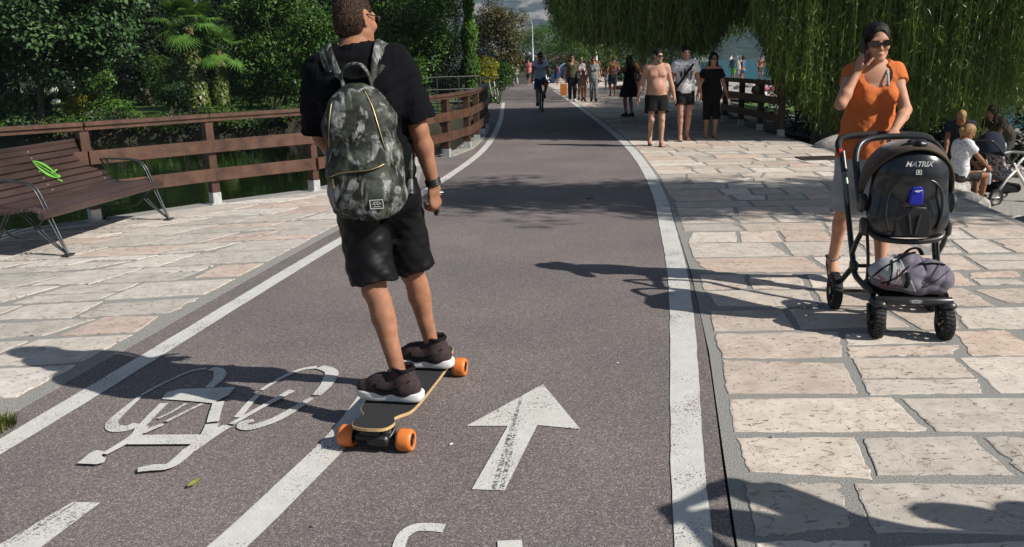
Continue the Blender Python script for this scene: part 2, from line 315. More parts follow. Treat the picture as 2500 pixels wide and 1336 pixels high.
# --- slab paving
def clip_iv(poly, v):
    xs = []
    for (a, b) in zip(poly, poly[1:]+poly[:1]):
        if (a[1] <= v) != (b[1] <= v): xs.append(a[0]+(v-a[1])/(b[1]-a[1])*(b[0]-a[0]))
    return (min(xs), max(xs)) if len(xs) >= 2 else None
STONE_COLS = [((.55, .485, .43), 6), ((.59, .54, .485), 5), ((.56, .465, .40), 4), ((.56, .46, .40), 1), ((.50, .47, .43), 3), ((.63, .59, .54), 4)]
def paving(name, poly, ang, dmin, dmax, wmin, wmax, gap, cols=STONE_COLS, big=1.):
    ca, sa = math.cos(ang), math.sin(ang); rnd = random.Random(len(poly)*17+3)
    q = [(x*ca+y*sa, -x*sa+y*ca) for x, y in poly]
    v = min(p[1] for p in q)+.02; vmax = max(p[1] for p in q)
    V = []; F = []; C = []; pool = [c for c, k in cols for _ in range(k)]
    def edge(a, b, n, j):
        return [(a[0]+(b[0]-a[0])*t/n+rnd.gauss(0, j), a[1]+(b[1]-a[1])*t/n+rnd.gauss(0, j)) for t in range(n)]
    while v < vmax-.1:
        y_world = v*ca; far = 1+max(0, (y_world-14))*.02
        dep = rnd.uniform(dmin, dmax)*far
        i0, i1 = clip_iv(q, v+.02), clip_iv(q, min(v+dep, vmax-.002))
        if i0 and i1 and dep > .12:
            a0, a1, b0, b1 = i0[0]+gap*.4, i0[1]-gap*.4, i1[0]+gap*.4, i1[1]-gap*.4
            u = 0.; W = min(a1-a0, b1-b0)
            if W > .1:
                cuts = [0.]
                while cuts[-1] < W: cuts.append(cuts[-1]+rnd.uniform(wmin, wmax)*far)
                cuts = [c/cuts[-1] for c in cuts]; tl = [0]+[rnd.gauss(0, .025) for _ in cuts[1:-1]]+[0]
                for k in range(len(cuts)-1):
                    g = gap*rnd.uniform(.45, .95)
                    lo = v+g*rnd.uniform(.3, .9); hi = v+dep-g*rnd.uniform(.3, .9)
                    A = (a0+(a1-a0)*cuts[k]+(g/2 if k else 0)+tl[k], lo); B = (a0+(a1-a0)*cuts[k+1]-(g/2)+tl[k+1], lo+rnd.gauss(0, .014))
                    Cc = (b0+(b1-b0)*cuts[k+1]-(g/2)-tl[k+1], hi); D = (b0+(b1-b0)*cuts[k]+(g/2 if k else 0)-tl[k], hi+rnd.gauss(0, .014))
                    if B[0]-A[0] < .06 or Cc[0]-D[0] < .02: continue
                    quads = [(A, B, Cc, D)]
                    if dep > .42*far and rnd.random() < .20:
                        q_ = rnd.uniform(.4, .6); mx_ = lambda a, b, t: (a[0]+(b[0]-a[0])*t, a[1]+(b[1]-a[1])*t); e_ = g*.45/dep
                        quads = [(A, B, mx_(B, Cc, q_-e_), mx_(A, D, q_-e_)), (mx_(A, D, q_+e_), mx_(B, Cc, q_+e_), Cc, D)]
                    for (A, B, Cc, D) in quads:
                        if rnd.random() < .30:
                            w_ = rnd.randrange(4); e_ = rnd.uniform(.02, .09)*far; f_ = rnd.uniform(.0, .06)
                            if w_ == 0: A = (A[0]+e_, A[1]+f_)
                            elif w_ == 1: B = (B[0]-e_, B[1]+f_)
                            elif w_ == 2: Cc = (Cc[0]-e_, Cc[1]-f_)
                            else: D = (D[0]+e_, D[1]-f_)
                        rough = .0035 if rnd.random() < .6 else .0075
                        nn = 10 if y_world < 9 else 5 if y_world < 14 else 2; j = rough if y_world < 14 else .006
                        out = edge(A, B, nn, j)+edge(B, Cc, nn-1, j)+edge(Cc, D, nn, j)+edge(D, A, nn-1, j)
                        z = .003+rnd.uniform(0, .003); n = len(out); b = len(V)
                        wd = [(p[0]*ca-p[1]*sa, p[0]*sa+p[1]*ca) for p in out]
                        cx = sum(p[0] for p in wd)/n; cy = sum(p[1] for p in wd)/n
                        V += [(x, y, -.01) for x, y in wd]+[(x, y, z-.0015) for x, y in wd]+[(x+(cx-x)*.02, y+(cy-y)*.02, z) for x, y in wd]
                        F += [(b+i, b+(i+1) % n, b+n+(i+1) % n, b+n+i) for i in range(n)]+[(b+n+i, b+n+(i+1) % n, b+2*n+(i+1) % n, b+2*n+i) for i in range(n)]
                        F.append(tuple(range(b+2*n, b+3*n)))
                        c = pool[rnd.randrange(len(pool))]; f = rnd.uniform(.88, 1.1); C += [tuple(x*f for x in c)+(1,)]*(3*n)
        v += dep
    o = mesh_np(name, V, F, STONE); ca_ = o.data.color_attributes.new('stone', 'FLOAT_COLOR', 'POINT')
    ca_.data.foreach_set('color', np.array(C, np.float32).ravel()); return tag(o, kind='structure')
def bed(name, poly, z, depth, m):
    n = len(poly); V = [(x, y, z) for x, y in poly]+[(x, y, z-depth) for x, y in poly]
    return tag(mesh_np(name, V, [tuple(range(n))]+[(i, n+i, n+(i+1) % n, (i+1) % n) for i in range(n)], m), kind='structure')
ysr = [-1.5, 0, 1.2, 2.43, 3.13, 4.31, 6.02, 8.82, 11.41, 14.25, 16.5, 19.17, 21.2, 25, 30, 36, 42, 60]
polyR = [(edger(y), y) for y in ysr][::1]+[(kerb(y), y) for y in ysr][::-1]
bed('paving_bed', polyR, 0, 1.2, MORTAR)
paving('pavement', [(edger(y)-.05, y) for y in ysr]+[(kerb(y)+.035, y) for y in ysr][::-1], -.045, .36, .56, .36, 1.0, .062)
ysl = [-1.5, 1.0, 2.8, 3.5, 4.5, 6.2, 7.9, 9.8, 11.5, 12.6, 13.6, 14.4]
fl = [(-9.2, 5.35), (-7.4, 6.6), (-5.75, 7.95), (-4.59, 8.95), (-3.61, 9.97), (-2.60, 10.85), (-2.02, 12.05), (-1.55, 13.3), (-1.09, 14.49)]
off = [(x-.12, y+.14) for x, y in fl]
polyL = [(lout(y)-.17, y) for y in ysl]+off[::-1]+[(-9.2, -1.5)]
bed('paving_bed', polyL, -.002, 2.0, MORTAR)
inn = [(x+.06, y-.05) for x, y in fl[:-1]]
COLS_L = [((.50, .475, .44), 5), ((.55, .525, .49), 5), ((.53, .45, .405), 3), ((.59, .57, .54), 4), ((.46, .445, .415), 4)]
paving('pavement', [(lout(y)-.24, y) for y in ysl[:9]]+inn[::-1]+[(-9.0, -1.4)], rad(5), .34, .54, .36, .85, .066, COLS_L)
# concrete edge under the far part of the left fence
V = []; F = []
for (x, y) in FENCE_L[8:]: V += [(x-.18, y, .02), (x+.10, y, .02), (x+.10, y, -2), (x-.18, y, -2)]
for i in range(len(FENCE_L[8:])-1):
    for k in range(4): F.append((i*4+k, i*4+(k+1) % 4, (i+1)*4+(k+1) % 4, (i+1)*4+k))
tag(mesh_np('quay_edge', V, F, CONC), kind='structure')
# --- painted markings, 4 mm above the asphalt
def ribbon(f0, f1, y0, y1, st, z=.004):
    V = []; ysx = np.arange(y0, y1, st); r_ = random.Random(5)
    for y in ysx: V += [(f0(y)+r_.gauss(0, .0012), y, z), (f1(y)+r_.gauss(0, .0012), y, z)]
    return V, [(2*i, 2*i+1, 2*i+3, 2*i+2) for i in range(len(ysx)-1)]
def marking(name, V, F): return tag(mesh_np(name, V, F, PAINT), kind='structure')
lw = lambda y: .115
marking('edge_line', *ribbon(lambda y: lout(y), lambda y: lout(y)+.125*math.sqrt(1+.03), -1.5, 33.5, .12))
marking('edge_line', *ribbon(lambda y: rin(y), lambda y: rin(y)+(.125+.028*min(1, max(0, (y-2)/2.5))), -1.5, 46, .12))
def flat(name, pts, sub=1):
    """a painted figure, traced corner by corner on the ground"""
    P = [at(x, y) for x, y in pts]; return marking(name, [(p[0], p[1], .0045) for p in P], [tuple(range(len(P)))])
def stripe(pts, wl, n=8):
    c = bez([at(x, y)[:2] for x, y in pts], n); V = []; F = []; N = len(c)
    for i, p in enumerate(c):
        d = nrm(np.append(c[min(i+1, N-1)]-c[max(i-1, 0)], 0))[:2]; nn = np.array([-d[1], d[0]]); w_ = np.interp(i/(N-1), np.linspace(0, 1, len(wl)), wl)/2
        V += [(*(p+nn*w_), .0045), (*(p-nn*w_), .0045)]
    for i in range(N-1): F.append((2*i, 2*i+1, 2*i+3, 2*i+2))
    return V, F
def joinm(name, L_):
    V = []; F = []
    for k, (v, f) in enumerate(L_):
        b = len(V); V += [(x, y, z+.0006*k) for x, y, z in v]; F += [tuple(i+b for i in q) for q in f]
    return marking(name, V, F)
flat('arrow_marking', [(1326, 940), (1417, 1050), (1312, 1040), (1232, 1200), (1152, 1197), (1240, 1042), (1139, 1042)])
flat('arrow_marking', [(178, 1228), (245, 1230), (40, 1384), (-90, 1384)])
joinm('centre_line', [stripe([(380, 1480), (556, 1336), (700, 1200), (848, 1050), (935, 925)], [.135, .135, .135])])
# upside-down bicycle painted on the left lane
def zp(x, y): return (x*900/2424, 840+y*900/2424)
def zs(pts, wl): return stripe([zp(*p) for p in pts], wl)
def zflat(pts):
    P = [at(*zp(*p)) for p in pts]; return [(p[0], p[1], .0045) for p in P], [tuple(range(len(P)))]
joinm('bicycle_marking', [
    zs([(930, 340), (1080, 260), (1250, 185), (1360, 165)], [.018, .02, .03]), zs([(1385, 168), (1440, 180), (1440, 230), (1375, 292)], [.05, .065, .045]),
    zs([(925, 350), (820, 440), (740, 520), (755, 560), (840, 560), (905, 530)], [.02, .05, .07, .05]),
    zs([(1720, 310), (1850, 230), (1980, 175), (2085, 158)], [.022, .028, .04]), zs([(2105, 158), (2180, 190), (2150, 270), (2080, 345)], [.06, .075, .045]),
    zs([(2050, 362), (1930, 440), (1800, 510), (1660, 555), (1600, 550), (1610, 525), (1670, 512)], [.03, .05, .055, .06, .05, .03]),
    zs([(1700, 340), (1640, 400), (1565, 492)], [.025, .035, .04]),
    zflat([(1095, 330), (1180, 306), (1550, 293), (1505, 345), (1400, 400), (1250, 385), (1065, 372)]),
    zs([(1080, 400), (1000, 480), (930, 555)], [.04, .04]), zs([(1225, 402), (1120, 465), (1040, 502)], [.016, .016]), zs([(1330, 405), (1220, 460), (1095, 522)], [.022, .022]),
    zs([(1440, 392), (1415, 470), (1402, 525)], [.055, .055]), zs([(1400, 540), (1360, 620)], [.06, .06]), zs([(1925, 318), (1720, 430), (1525, 542)], [.045, .03, .03]),
    zs([(1500, 552), (1400, 610), (1250, 715)], [.05, .06, .06]), zflat([(880, 618), (950, 615), (1340, 612), (1300, 676), (840, 678)]),
    zs([(940, 560), (880, 630), (690, 742)], [.06, .05, .03]), zs([(1075, 545), (940, 600)], [.025, .04]),
    zflat([(510, 806), (600, 735), (640, 718), (690, 728), (670, 758), (700, 772), (690, 798), (640, 812)]),
    zs([(1255, 710), (1190, 770), (1110, 825), (1000, 835), (910, 850)], [.06, .055, .05, .055, .04]),
])
# the next bicycle figure begins at the lower edge
joinm('bicycle_marking', [stripe([(972, 1345), (985, 1310), (1020, 1290), (1085, 1292)], [.045, .045, .05, .055]), stripe([(1215, 1334), (1275, 1331)], [.05, .05]), stripe([(968, 1345), (940, 1400), (985, 1450)], [.045, .04, .04])])
# tyre marks rubbed into the paint
def rub_mat():
    m = bpy.data.materials.new('tyre_rub'); m.use_nodes = True; n = m.node_tree.nodes; L = m.node_tree.links; p = n['Principled BSDF']; p.inputs['Base Color'].default_value = (.06, .058, .058, 1); p.inputs['Roughness'].default_value = .8
    tc = n.new('ShaderNodeTexCoord'); a = node(m, 'ShaderNodeTexNoise', Scale=95., Detail=4.); L.new(tc.outputs['Object'], a.inputs['Vector']); r = n.new('ShaderNodeValToRGB'); r.color_ramp.elements[0].position = .46; r.color_ramp.elements[1].position = .60; L.new(a.outputs[0], r.inputs[0])
    tr = n.new('ShaderNodeBsdfTransparent'); ms = n.new('ShaderNodeMixShader'); mu = n.new('ShaderNodeMath'); mu.operation = 'MULTIPLY'; mu.inputs[1].default_value = .75; L.new(r.outputs[0], mu.inputs[0]); L.new(mu.outputs[0], ms.inputs[0]); L.new(tr.outputs[0], ms.inputs[1]); L.new(p.outputs[0], ms.inputs[2]); L.new(ms.outputs[0], n['Material Output'].inputs[0]); return m
RUB = rub_mat()
for pts, w_ in (([(1205, 1199), (1238, 1090), (1275, 965)], .020), ([(1222, 1199), (1250, 1090), (1268, 1030)], .012), ([(1228, 1199), (1252, 1100)], .008), ([(80, 1300), (150, 1255), (186, 1230)], .008), ([(20, 1330), (110, 1262), (160, 1232)], .006)):
    V, F = stripe(pts, [w_, w_*1.2, w_*.6]); tag(mesh_np('tyre_mark', [(x, y, .0062) for x, y, z in V], F, RUB), kind='structure')
# --- water
def water_mat(name, col, bscale, bstr, rough=.03, stretch=(1, 1, 1)):
    m = bpy.data.materials.new(name); m.use_nodes = True; n = m.node_tree.nodes; L = m.node_tree.links; p = n['Principled BSDF']
    p.inputs['Base Color'].default_value = (*col, 1); p.inputs['Roughness'].default_value = rough; p.inputs['IOR'].default_value = 1.33
    tc = n.new('ShaderNodeTexCoord'); mp = n.new('ShaderNodeMapping'); mp.inputs['Scale'].default_value = stretch; L.new(tc.outputs['Object'], mp.inputs[0])
    a = node(m, 'ShaderNodeTexNoise', Scale=bscale, Detail=4.); L.new(mp.outputs[0], a.inputs['Vector'])
    b = n.new('ShaderNodeBump'); b.inputs['Strength'].default_value = bstr; b.inputs['Distance'].default_value = .05; L.new(a.outputs[0], b.inputs['Height']); L.new(b.outputs[0], p.inputs['Normal'])
    return m
tag(mesh_np('pond_water', [(-70, -8, POND_Z), (-.45, -8, POND_Z), (-.45, 33.2, POND_Z), (-70, 33.2, POND_Z)], [(0, 1, 2, 3)], water_mat('pond_water', (.006, .012, .004), 2.2, .12)), kind='structure')
tag(mesh_np('lake_water', [(11, -400, LAKE_Z), (2400, -400, LAKE_Z), (2400, 2400, LAKE_Z), (-2400, 2400, LAKE_Z), (-2400, 140, LAKE_Z), (11, 76, LAKE_Z)], [(0, 1, 2, 3, 4, 5)],
            water_mat('lake_water', (.004, .09, .13), 1.2, .9, .25)), kind='structure')
tag(mesh_np('stream_water', [(5.75, 17.1, -1.0), (16, 17.1, -1.0), (16, 20.4, -1.0), (5.75, 20.4, -1.0)], [(0, 1, 2, 3)], water_mat('stream_water', (.006, .02, .01), 3, .2)), kind='structure')
# --- mountains across the lake
def fbm2(x, y, oct_=6, seed=0, ridge=False):
    r_ = np.random.default_rng(seed); o = np.zeros_like(x); a = 1.; f = 1.
    for _ in range(oct_):
        ac = np.zeros_like(x)
        for k in range(4):
            th = r_.uniform(0, 6.28); ph = r_.uniform(0, 6.28); ac += np.sin(f*(math.cos(th)*x+math.sin(th)*y)*r_.uniform(.7, 1.4)+ph)
        ac /= 4; o += a*((1-2*np.abs(ac)) if ridge else ac); a *= .52; f *= 2.05
    return o
def mountain_mat(name, rock, wood, thr, ang):
    m = bpy.data.materials.new(name); m.use_nodes = True; n = m.node_tree.nodes; L = m.node_tree.links; p = n['Principled BSDF']
    tc = n.new('ShaderNodeTexCoord'); mp = n.new('ShaderNodeMapping'); mp.inputs['Rotation'].default_value = (0, ang, 0); mp.inputs['Scale'].default_value = (.012, .012, .045); L.new(tc.outputs['Object'], mp.inputs[0])
    a = node(m, 'ShaderNodeTexNoise', Scale=1., Detail=9., Roughness=.62, Distortion=.4); L.new(mp.outputs[0], a.inputs['Vector'])
    b = node(m, 'ShaderNodeTexNoise', Scale=.06, Detail=6., Roughness=.7); L.new(tc.outputs['Object'], b.inputs['Vector'])
    r1 = n.new('ShaderNodeValToRGB'); r1.color_ramp.elements[0].position = thr-.04; r1.color_ramp.elements[1].position = thr+.05
    r1.color_ramp.elements[0].color = (*wood, 1); r1.color_ramp.elements[1].color = (*rock, 1); L.new(a.outputs[0], r1.inputs[0])
    r2 = n.new('ShaderNodeValToRGB'); r2.color_ramp.elements[0].position = .3; r2.color_ramp.elements[1].position = .7; r2.color_ramp.elements[0].color = (.5, .5, .5, 1); r2.color_ramp.elements[1].color = (1.3, 1.3, 1.3, 1); L.new(b.outputs[0], r2.inputs[0])
    mx = n.new('ShaderNodeMixRGB'); mx.blend_type = 'MULTIPLY'; mx.inputs[0].default_value = 1; L.new(r1.outputs[0], mx.inputs[1]); L.new(r2.outputs[0], mx.inputs[2])
    L.new(mx.outputs[0], p.inputs['Base Color']); p.inputs['Roughness'].default_value = 1; p.inputs['Specular IOR Level'].default_value = 0
    bm = n.new('ShaderNodeBump'); bm.inputs['Strength'].default_value = 1; bm.inputs['Distance'].default_value = 14; L.new(a.outputs[0], bm.inputs['Height']); L.new(bm.outputs[0], p.inputs['Normal'])
    return m
def mountain(name, x0, x1, y0, y1, hf, m, nx_=150, ny_=60, seed=0):
    xs = np.linspace(x0, x1, nx_); ysm = np.linspace(y0, y1, ny_); X, Y = np.meshgrid(xs, ysm)
    T = (Y-y0)/(y1-y0); Z = hf(X, Y, T)+LAKE_Z-2
    V = np.stack([X, Y, Z], -1).reshape(-1, 3)
    F = np.array([(j*nx_+i, j*nx_+i+1, (j+1)*nx_+i+1, (j+1)*nx_+i) for j in range(ny_-1) for i in range(nx_-1)])
    return tag(mesh_np(name, V, F, m, smooth=True), kind='structure')
mountain('mountain', -800, 600, 1400, 1760, lambda X, Y, T: 265*T**.9*(1+.10*fbm2(X/110, Y/110, 5, 3, True))+20*fbm2(X/60, Y/60, 5, 8, True)*np.minimum(1, T*4), mountain_mat('rock_face', (.27, .26, .245), (.026, .050, .056), .53, -.6))
mountain('mountain', 70, 1200, 520, 720, lambda X, Y, T: np.clip((X-70)/70, 0, 1)**.8*165*T**.85*(1+.12*fbm2(X/90, Y/90, 5, 5, True))+12*fbm2(X/40, Y/40, 5, 9, True)*np.minimum(1, T*4)+(0 if True else 0), mountain_mat('wooded_slope', (.16, .17, .15), (.03, .055, .05), .58, .3))
# ================================================================== vegetation
def hz(px): return 150-(px-1250)*ROLL
def Wp(px, py, D):
    """a point D metres ahead seen in the direction (px, py)"""
    d = (px-1250)/FPX*_r - (py-668)/FPX*_u + _f
    return np.array([0, 0, CAM_H])+d*(D/d[1])
def sun_land(p): return p[0]-1.221*p[2], p[1]+.5175*p[2]
def sunny(p):
    """False where foliage would shade the parts of the promenade that lie in the sun"""
    x, y = sun_land(p)
    if x > 5.9 or x < -9: return True
    if y < 17.2+(.9-x)*.5*(x < .9)-max(0, x-.9)*.27: return False
    return not (27.6 < y < 70 and -6 < x < 4.3)
def leaf_quads(P, N, size, asp, rng, down=0., jit=.35, tdir=None):
    n = len(P); N = N/np.maximum(np.linalg.norm(N, axis=1, keepdims=True), 1e-6)
    R = rng.normal(size=(n, 3)) if tdir is None else tdir+rng.normal(size=(n, 3))*jit
    R[:, 2] -= down
    T = R-N*np.sum(R*N, 1, keepdims=True); T /= np.maximum(np.linalg.norm(T, axis=1, keepdims=True), 1e-6)
    S = np.cross(N, T); L = (size*rng.uniform(.6, 1.3, n))[:, None]; Wd = L*asp
    a = P; b = P+T*L*.45+S*Wd*.5+N*L*.06; c = P+T*L-N*L*.10; d = P+T*L*.45-S*Wd*.5+N*L*.06
    V = np.stack([a, b, c, d], 1).reshape(-1, 3); F = np.arange(4*n).reshape(n, 4)
    return V, F
def clumps_in(c, R, n, rng, rmin, rmax, shell=.5, flat=0.):
    u = rng.normal(size=(n, 3)); u /= np.linalg.norm(u, axis=1, keepdims=True)
    t = shell+(1-shell)*rng.random(n)**.6
    P = np.array(c)+u*np.array(R)*t[:, None]; return [(P[i], rng.uniform(rmin, rmax)) for i in range(n)]
def crown_leaves(clumps, per, size, asp, rng, up=.5, down=.3, squash=.75):
    Ps, Ns = [], []
    for (c, r) in clumps:
        k = max(6, int(per*r*r)); u = rng.normal(size=(k, 3)); u /= np.linalg.norm(u, axis=1, keepdims=True)
        t = .45+.55*rng.random(k)**.5
        Ps.append(c+u*np.array([1, 1, squash])*(r*t)[:, None]); n = u*.55+rng.normal(size=(k, 3))*.35; n[:, 2] += up; Ns.append(n)
    return leaf_quads(np.concatenate(Ps), np.concatenate(Ns), size, asp, rng, down)
def join_vf(L_):
    V = np.concatenate([v for v, f in L_]); b = 0; Fs = []
    for v, f in L_: Fs.append(f+b); b += len(v)
    return V, np.concatenate(Fs)
BARK = mat('bark', (.045, .035, .026), .9, nscale=9, bump=1, bscale=25, col2=(.12, .095, .07), stretch=(1, 1, .25))
BARK_G = mat('willow_bark', (.10, .085, .065), .9, nscale=7, bump=1, bscale=18, col2=(.26, .23, .19), stretch=(1, 1, .2))
def limbs(base, r0, tops, rng, split=.45):
    b = MB(); base = np.array(base, float); tops = [np.array(t, float) for t in tops]
    fork = base+(np.mean(tops, 0)-base)*split; fork[:2] = base[:2]+(fork[:2]-base[:2])*.5
    mid = (base+fork)/2+rng.normal(size=3)*.08*np.array([1, 1, 0])
    b.tube(bez([base-np.array([0, 0, .2]), base+np.array([0, 0, .15]), mid, fork], 4), list(np.linspace(r0*1.25, r0*.7, 13)), 9)
    for t in tops:
        m = (fork+t)/2+rng.normal(size=3)*.25
        b.tube(bez([fork-np.array([0, 0, .1]), m, t], 4), list(np.linspace(r0*.5, r0*.1, 9)), 6)
    return b
LEAF = dict(
    fig=leaf_mat('fig_leaf', (.035, .090, .030), (.085, .165, .058), .5, .2, .35),
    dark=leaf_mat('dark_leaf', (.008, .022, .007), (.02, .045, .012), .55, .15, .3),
    laurel=leaf_mat('laurel_leaf', (.028, .085, .013), (.095, .19, .032), .42, .2, .32),
    brown=leaf_mat('bronze_leaf', (.05, .065, .015), (.12, .09, .035), .5, .2, .3),
    yellow=leaf_mat('golden_leaf', (.20, .22, .02), (.34, .32, .03), .5, .25, .3),
    feather=leaf_mat('feathery_leaf', (.04, .10, .015), (.09, .16, .03), .55, .3, .3),
    pine=leaf_mat('pine_needle', (.04, .12, .012), (.10, .20, .02), .6, .25, .3),
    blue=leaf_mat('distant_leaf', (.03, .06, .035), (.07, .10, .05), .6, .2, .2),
    willow=leaf_mat('willow_leaf', (.05, .115, .018), (.20, .285, .055), .36, .3, .5),
    palm=leaf_mat('palm_leaf', (.07, .17, .03), (.13, .26, .05), .42, .25, .5),
    ivy=leaf_mat('ivy_leaf', (.07, .12, .02), (.18, .21, .06), .4, .2, .4),
    grass=leaf_mat('grass_blade', (.06, .12, .02), (.22, .21, .06), .6, .3, .3))
def tree(name, label, cat, cen, R, leaf, nclump, rc, per, size, asp, base=None, tr=.16, group=None, seed=0, shell=.5, up=.5, down=.3, low_=0.):
    rng = np.random.default_rng(seed+11); cen = np.array(cen, float)
    bx = (cen[0], cen[1], gz(cen[0], cen[1])) if base is None else base
    t = thing(name, label, cat, bx, 0, group); o = np.array(bx)
    cl = clumps_in(cen-o, R, nclump, rng, rc*.65, rc*1.25, shell)
    cl = [(c, r) for c, r in cl if c[2] > r*.25 - low_]
    v, f = crown_leaves(cl, per, size, asp, rng, up, down); mesh_np('crown', v, f, LEAF[leaf], t)
    tops = [cl[i][0] for i in rng.choice(len(cl), min(9, len(cl)), replace=False)]
    limbs((0, 0, -.1), tr, tops, rng, .4).build('trunk', BARK, t, auto=40)
    return t
def tree_px(name, label, cat, px, py, D, rx, rz, leaf, **kw):
    c = Wp(px, py, D); s = D/FPX; kw['per'] = int(kw.get('per', 230)*1.6); kw['size'] = kw.get('size', .19)*.82
    nclump = kw.pop('nclump', 60); rc = kw.pop('rc', .75); per = kw.pop('per', 230); size = kw.pop('size', .19); asp = kw.pop('asp', .5); dep = kw.pop('dep', None)
    return tree(name, label, cat, c, (rx*s, dep or max(.8, rx*s*.7), rz*s), leaf, nclump, rc, per, size, asp, **kw)
# trees closing the end of the promenade
rng = np.random.default_rng(6); cl = []
for i in range(150):
    px = rng.uniform(1255, 1660); Y = rng.uniform(72, 84); X = Wp(px, 100, Y)[0]; zt = Wp(px, np.interp(px, [1255, 1330, 1400, 1450, 1560, 1660], [150, 140, 132, 100, 85, 120]), Y)[2]; cl.append((np.array([X, Y, rng.uniform(-.5, max(.5, zt-.8))]), rng.uniform(.7, 1.3)))
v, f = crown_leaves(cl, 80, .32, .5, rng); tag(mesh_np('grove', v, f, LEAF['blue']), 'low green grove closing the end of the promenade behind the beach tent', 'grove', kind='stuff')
# far wood closing the view on the left bank: one mass nobody could count
rng = np.random.default_rng(5); cl = []
for i in range(950):
    x = rng.uniform(-48, -4.6); y = rng.uniform(46, 60) + (x+20)*.25*(x > -20); cl.append((np.array([x, y, rng.uniform(0, 12.5)]), rng.uniform(1., 1.9)))
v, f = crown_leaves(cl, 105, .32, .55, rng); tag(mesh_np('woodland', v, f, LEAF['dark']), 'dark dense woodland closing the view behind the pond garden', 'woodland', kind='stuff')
G1 = 'trees on the far bank of the pond'
tree_px('fig_tree', 'broad crowned tree with matt blue green leaves in front of the white house', 'tree', 100, 30, 31, 215, 150, 'fig', nclump=120, rc=.8, per=190, size=.24, asp=.62, tr=.14, group=G1, seed=1, shell=.35, base=(-17.6, 31.5, -.3))
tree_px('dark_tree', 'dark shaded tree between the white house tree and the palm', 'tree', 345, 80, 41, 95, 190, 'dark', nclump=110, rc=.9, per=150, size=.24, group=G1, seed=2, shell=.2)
tree_px('laurel_tree', 'glossy dark green laurel right of the palm, left of the skateboarder', 'tree', 675, 95, 36.5, 118, 175, 'laurel', nclump=170, rc=.62, per=300, size=.20, asp=.36, tr=.15, group=G1, seed=3, shell=.35)
tree_px('laurel_tree', 'glossy laurel directly behind the left arm of the skateboarder', 'tree', 770, 140, 33, 75, 130, 'laurel', nclump=90, rc=.6, per=300, size=.19, asp=.36, group=G1, seed=4, shell=.4)
tree_px('laurel_tree', 'glossy laurel rising right behind the head of the skateboarder', 'tree', 985, 85, 33, 110, 150, 'laurel', nclump=150, rc=.58, per=300, size=.18, asp=.36, tr=.15, group=G1, seed=5, shell=.35)
tree_px('laurel_tree', 'dark glossy laurel beside the tall cypress', 'tree', 1080, 70, 35, 62, 165, 'dark', nclump=110, rc=.55, per=280, size=.17, asp=.36, group=G1, seed=6, shell=.35)
tree_px('bronze_tree', 'round brownish green tree between the cypress and the lamp post', 'tree', 1218, 105, 52, 72, 88, 'brown', nclump=110, rc=.62, per=230, size=.19, asp=.5, tr=.16, seed=8, shell=.4)
tree_px('low_tree', 'dull green low tree behind the beach tent', 'tree', 1385, 158, 84, 70, 28, 'brown', nclump=60, rc=.9, per=110, size=.26, seed=9, shell=.4)
tree_px('low_tree', 'low green tree behind the pink shirted person', 'tree', 1275, 165, 76, 45, 38, 'feather', nclump=60, rc=.8, per=130, size=.26, seed=10, shell=.3)
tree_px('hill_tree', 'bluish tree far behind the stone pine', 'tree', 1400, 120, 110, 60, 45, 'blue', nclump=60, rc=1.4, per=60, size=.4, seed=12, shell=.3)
# shrubs of the bank
def shrub(name, label, px, py, D, rx, rz, leaf, **kw):
    return tree_px(name, label, 'shrub', px, py, D, rx, rz, leaf, tr=.04, dep=kw.pop('dep', .9), nclump=kw.pop('nclump', 34), rc=kw.pop('rc', .38), low_=1.5, **kw)
G2 = 'shrubs along the pond bank'
shrub('leafy_shrub', 'big leaved bright shrub at the left edge of the pond bank', 45, 262, 33, 75, 42, 'laurel', per=420, size=.2, asp=.6, seed=20, group=G2)
shrub('leafy_shrub', 'leafy shrub hanging to the water under the left end of the top rail', 45, 318, 32.4, 60, 28, 'laurel', per=420, size=.17, asp=.6, seed=21, group=G2)
shrub('golden_shrub', 'small yellow green shrub on the lawn edge', 195, 258, 34, 32, 20, 'yellow', per=300, size=.14, seed=22, group=G2)
shrub('leafy_shrub', 'low leafy shrub right of the yellow one on the bank', 275, 268, 33, 55, 27, 'laurel', per=420, size=.14, asp=.6, seed=23, group=G2)
shrub('feathery_shrub', 'feathery bright shrub in front of the dark tree', 400, 185, 38, 45, 55, 'feather', per=520, size=.16, asp=.3, seed=24, group=G2)
shrub('feathery_shrub', 'feathery yellowish shrub right of the ivy clad trunk', 605, 205, 38, 40, 50, 'feather', per=420, size=.15, asp=.3, seed=25, group=G2)
shrub('leafy_shrub', 'dark shrub beneath the feathery one at the lawn edge', 445, 232, 36, 50, 25, 'fig', per=350, size=.17, seed=26, group=G2)
shrub('leafy_shrub', 'mid green shrub under the crown by the white house', 225, 195, 35, 40, 45, 'laurel', per=300, size=.18, asp=.5, seed=27, group=G2)
shrub('leafy_shrub', 'sunlit shrub right of the skateboarder behind the railing', 1000, 175, 31, 55, 38, 'laurel', per=420, size=.14, asp=.4, seed=28, group=G2)
shrub('leafy_shrub', 'shaded shrub beside the metal railing', 1085, 180, 33, 50, 40, 'dark', per=380, size=.15, asp=.4, seed=29, group=G2)
shrub('golden_shrub', 'bright yellow green shrub above the parked bicycles', 1182, 170, 37, 28, 30, 'yellow', per=520, size=.13, asp=.5, seed=30, nclump=40, rc=.28)
shrub('leafy_shrub', 'dark green shrub behind the parked bicycles', 1222, 185, 41, 26, 34, 'laurel', per=420, size=.15, asp=.4, seed=31)
shrub('leafy_shrub', 'shrub hiding the foot of the railing beside the parked bicycles', 1192, 235, 34, 22, 26, 'laurel', per=520, size=.12, asp=.4, seed=32, nclump=26, rc=.25)
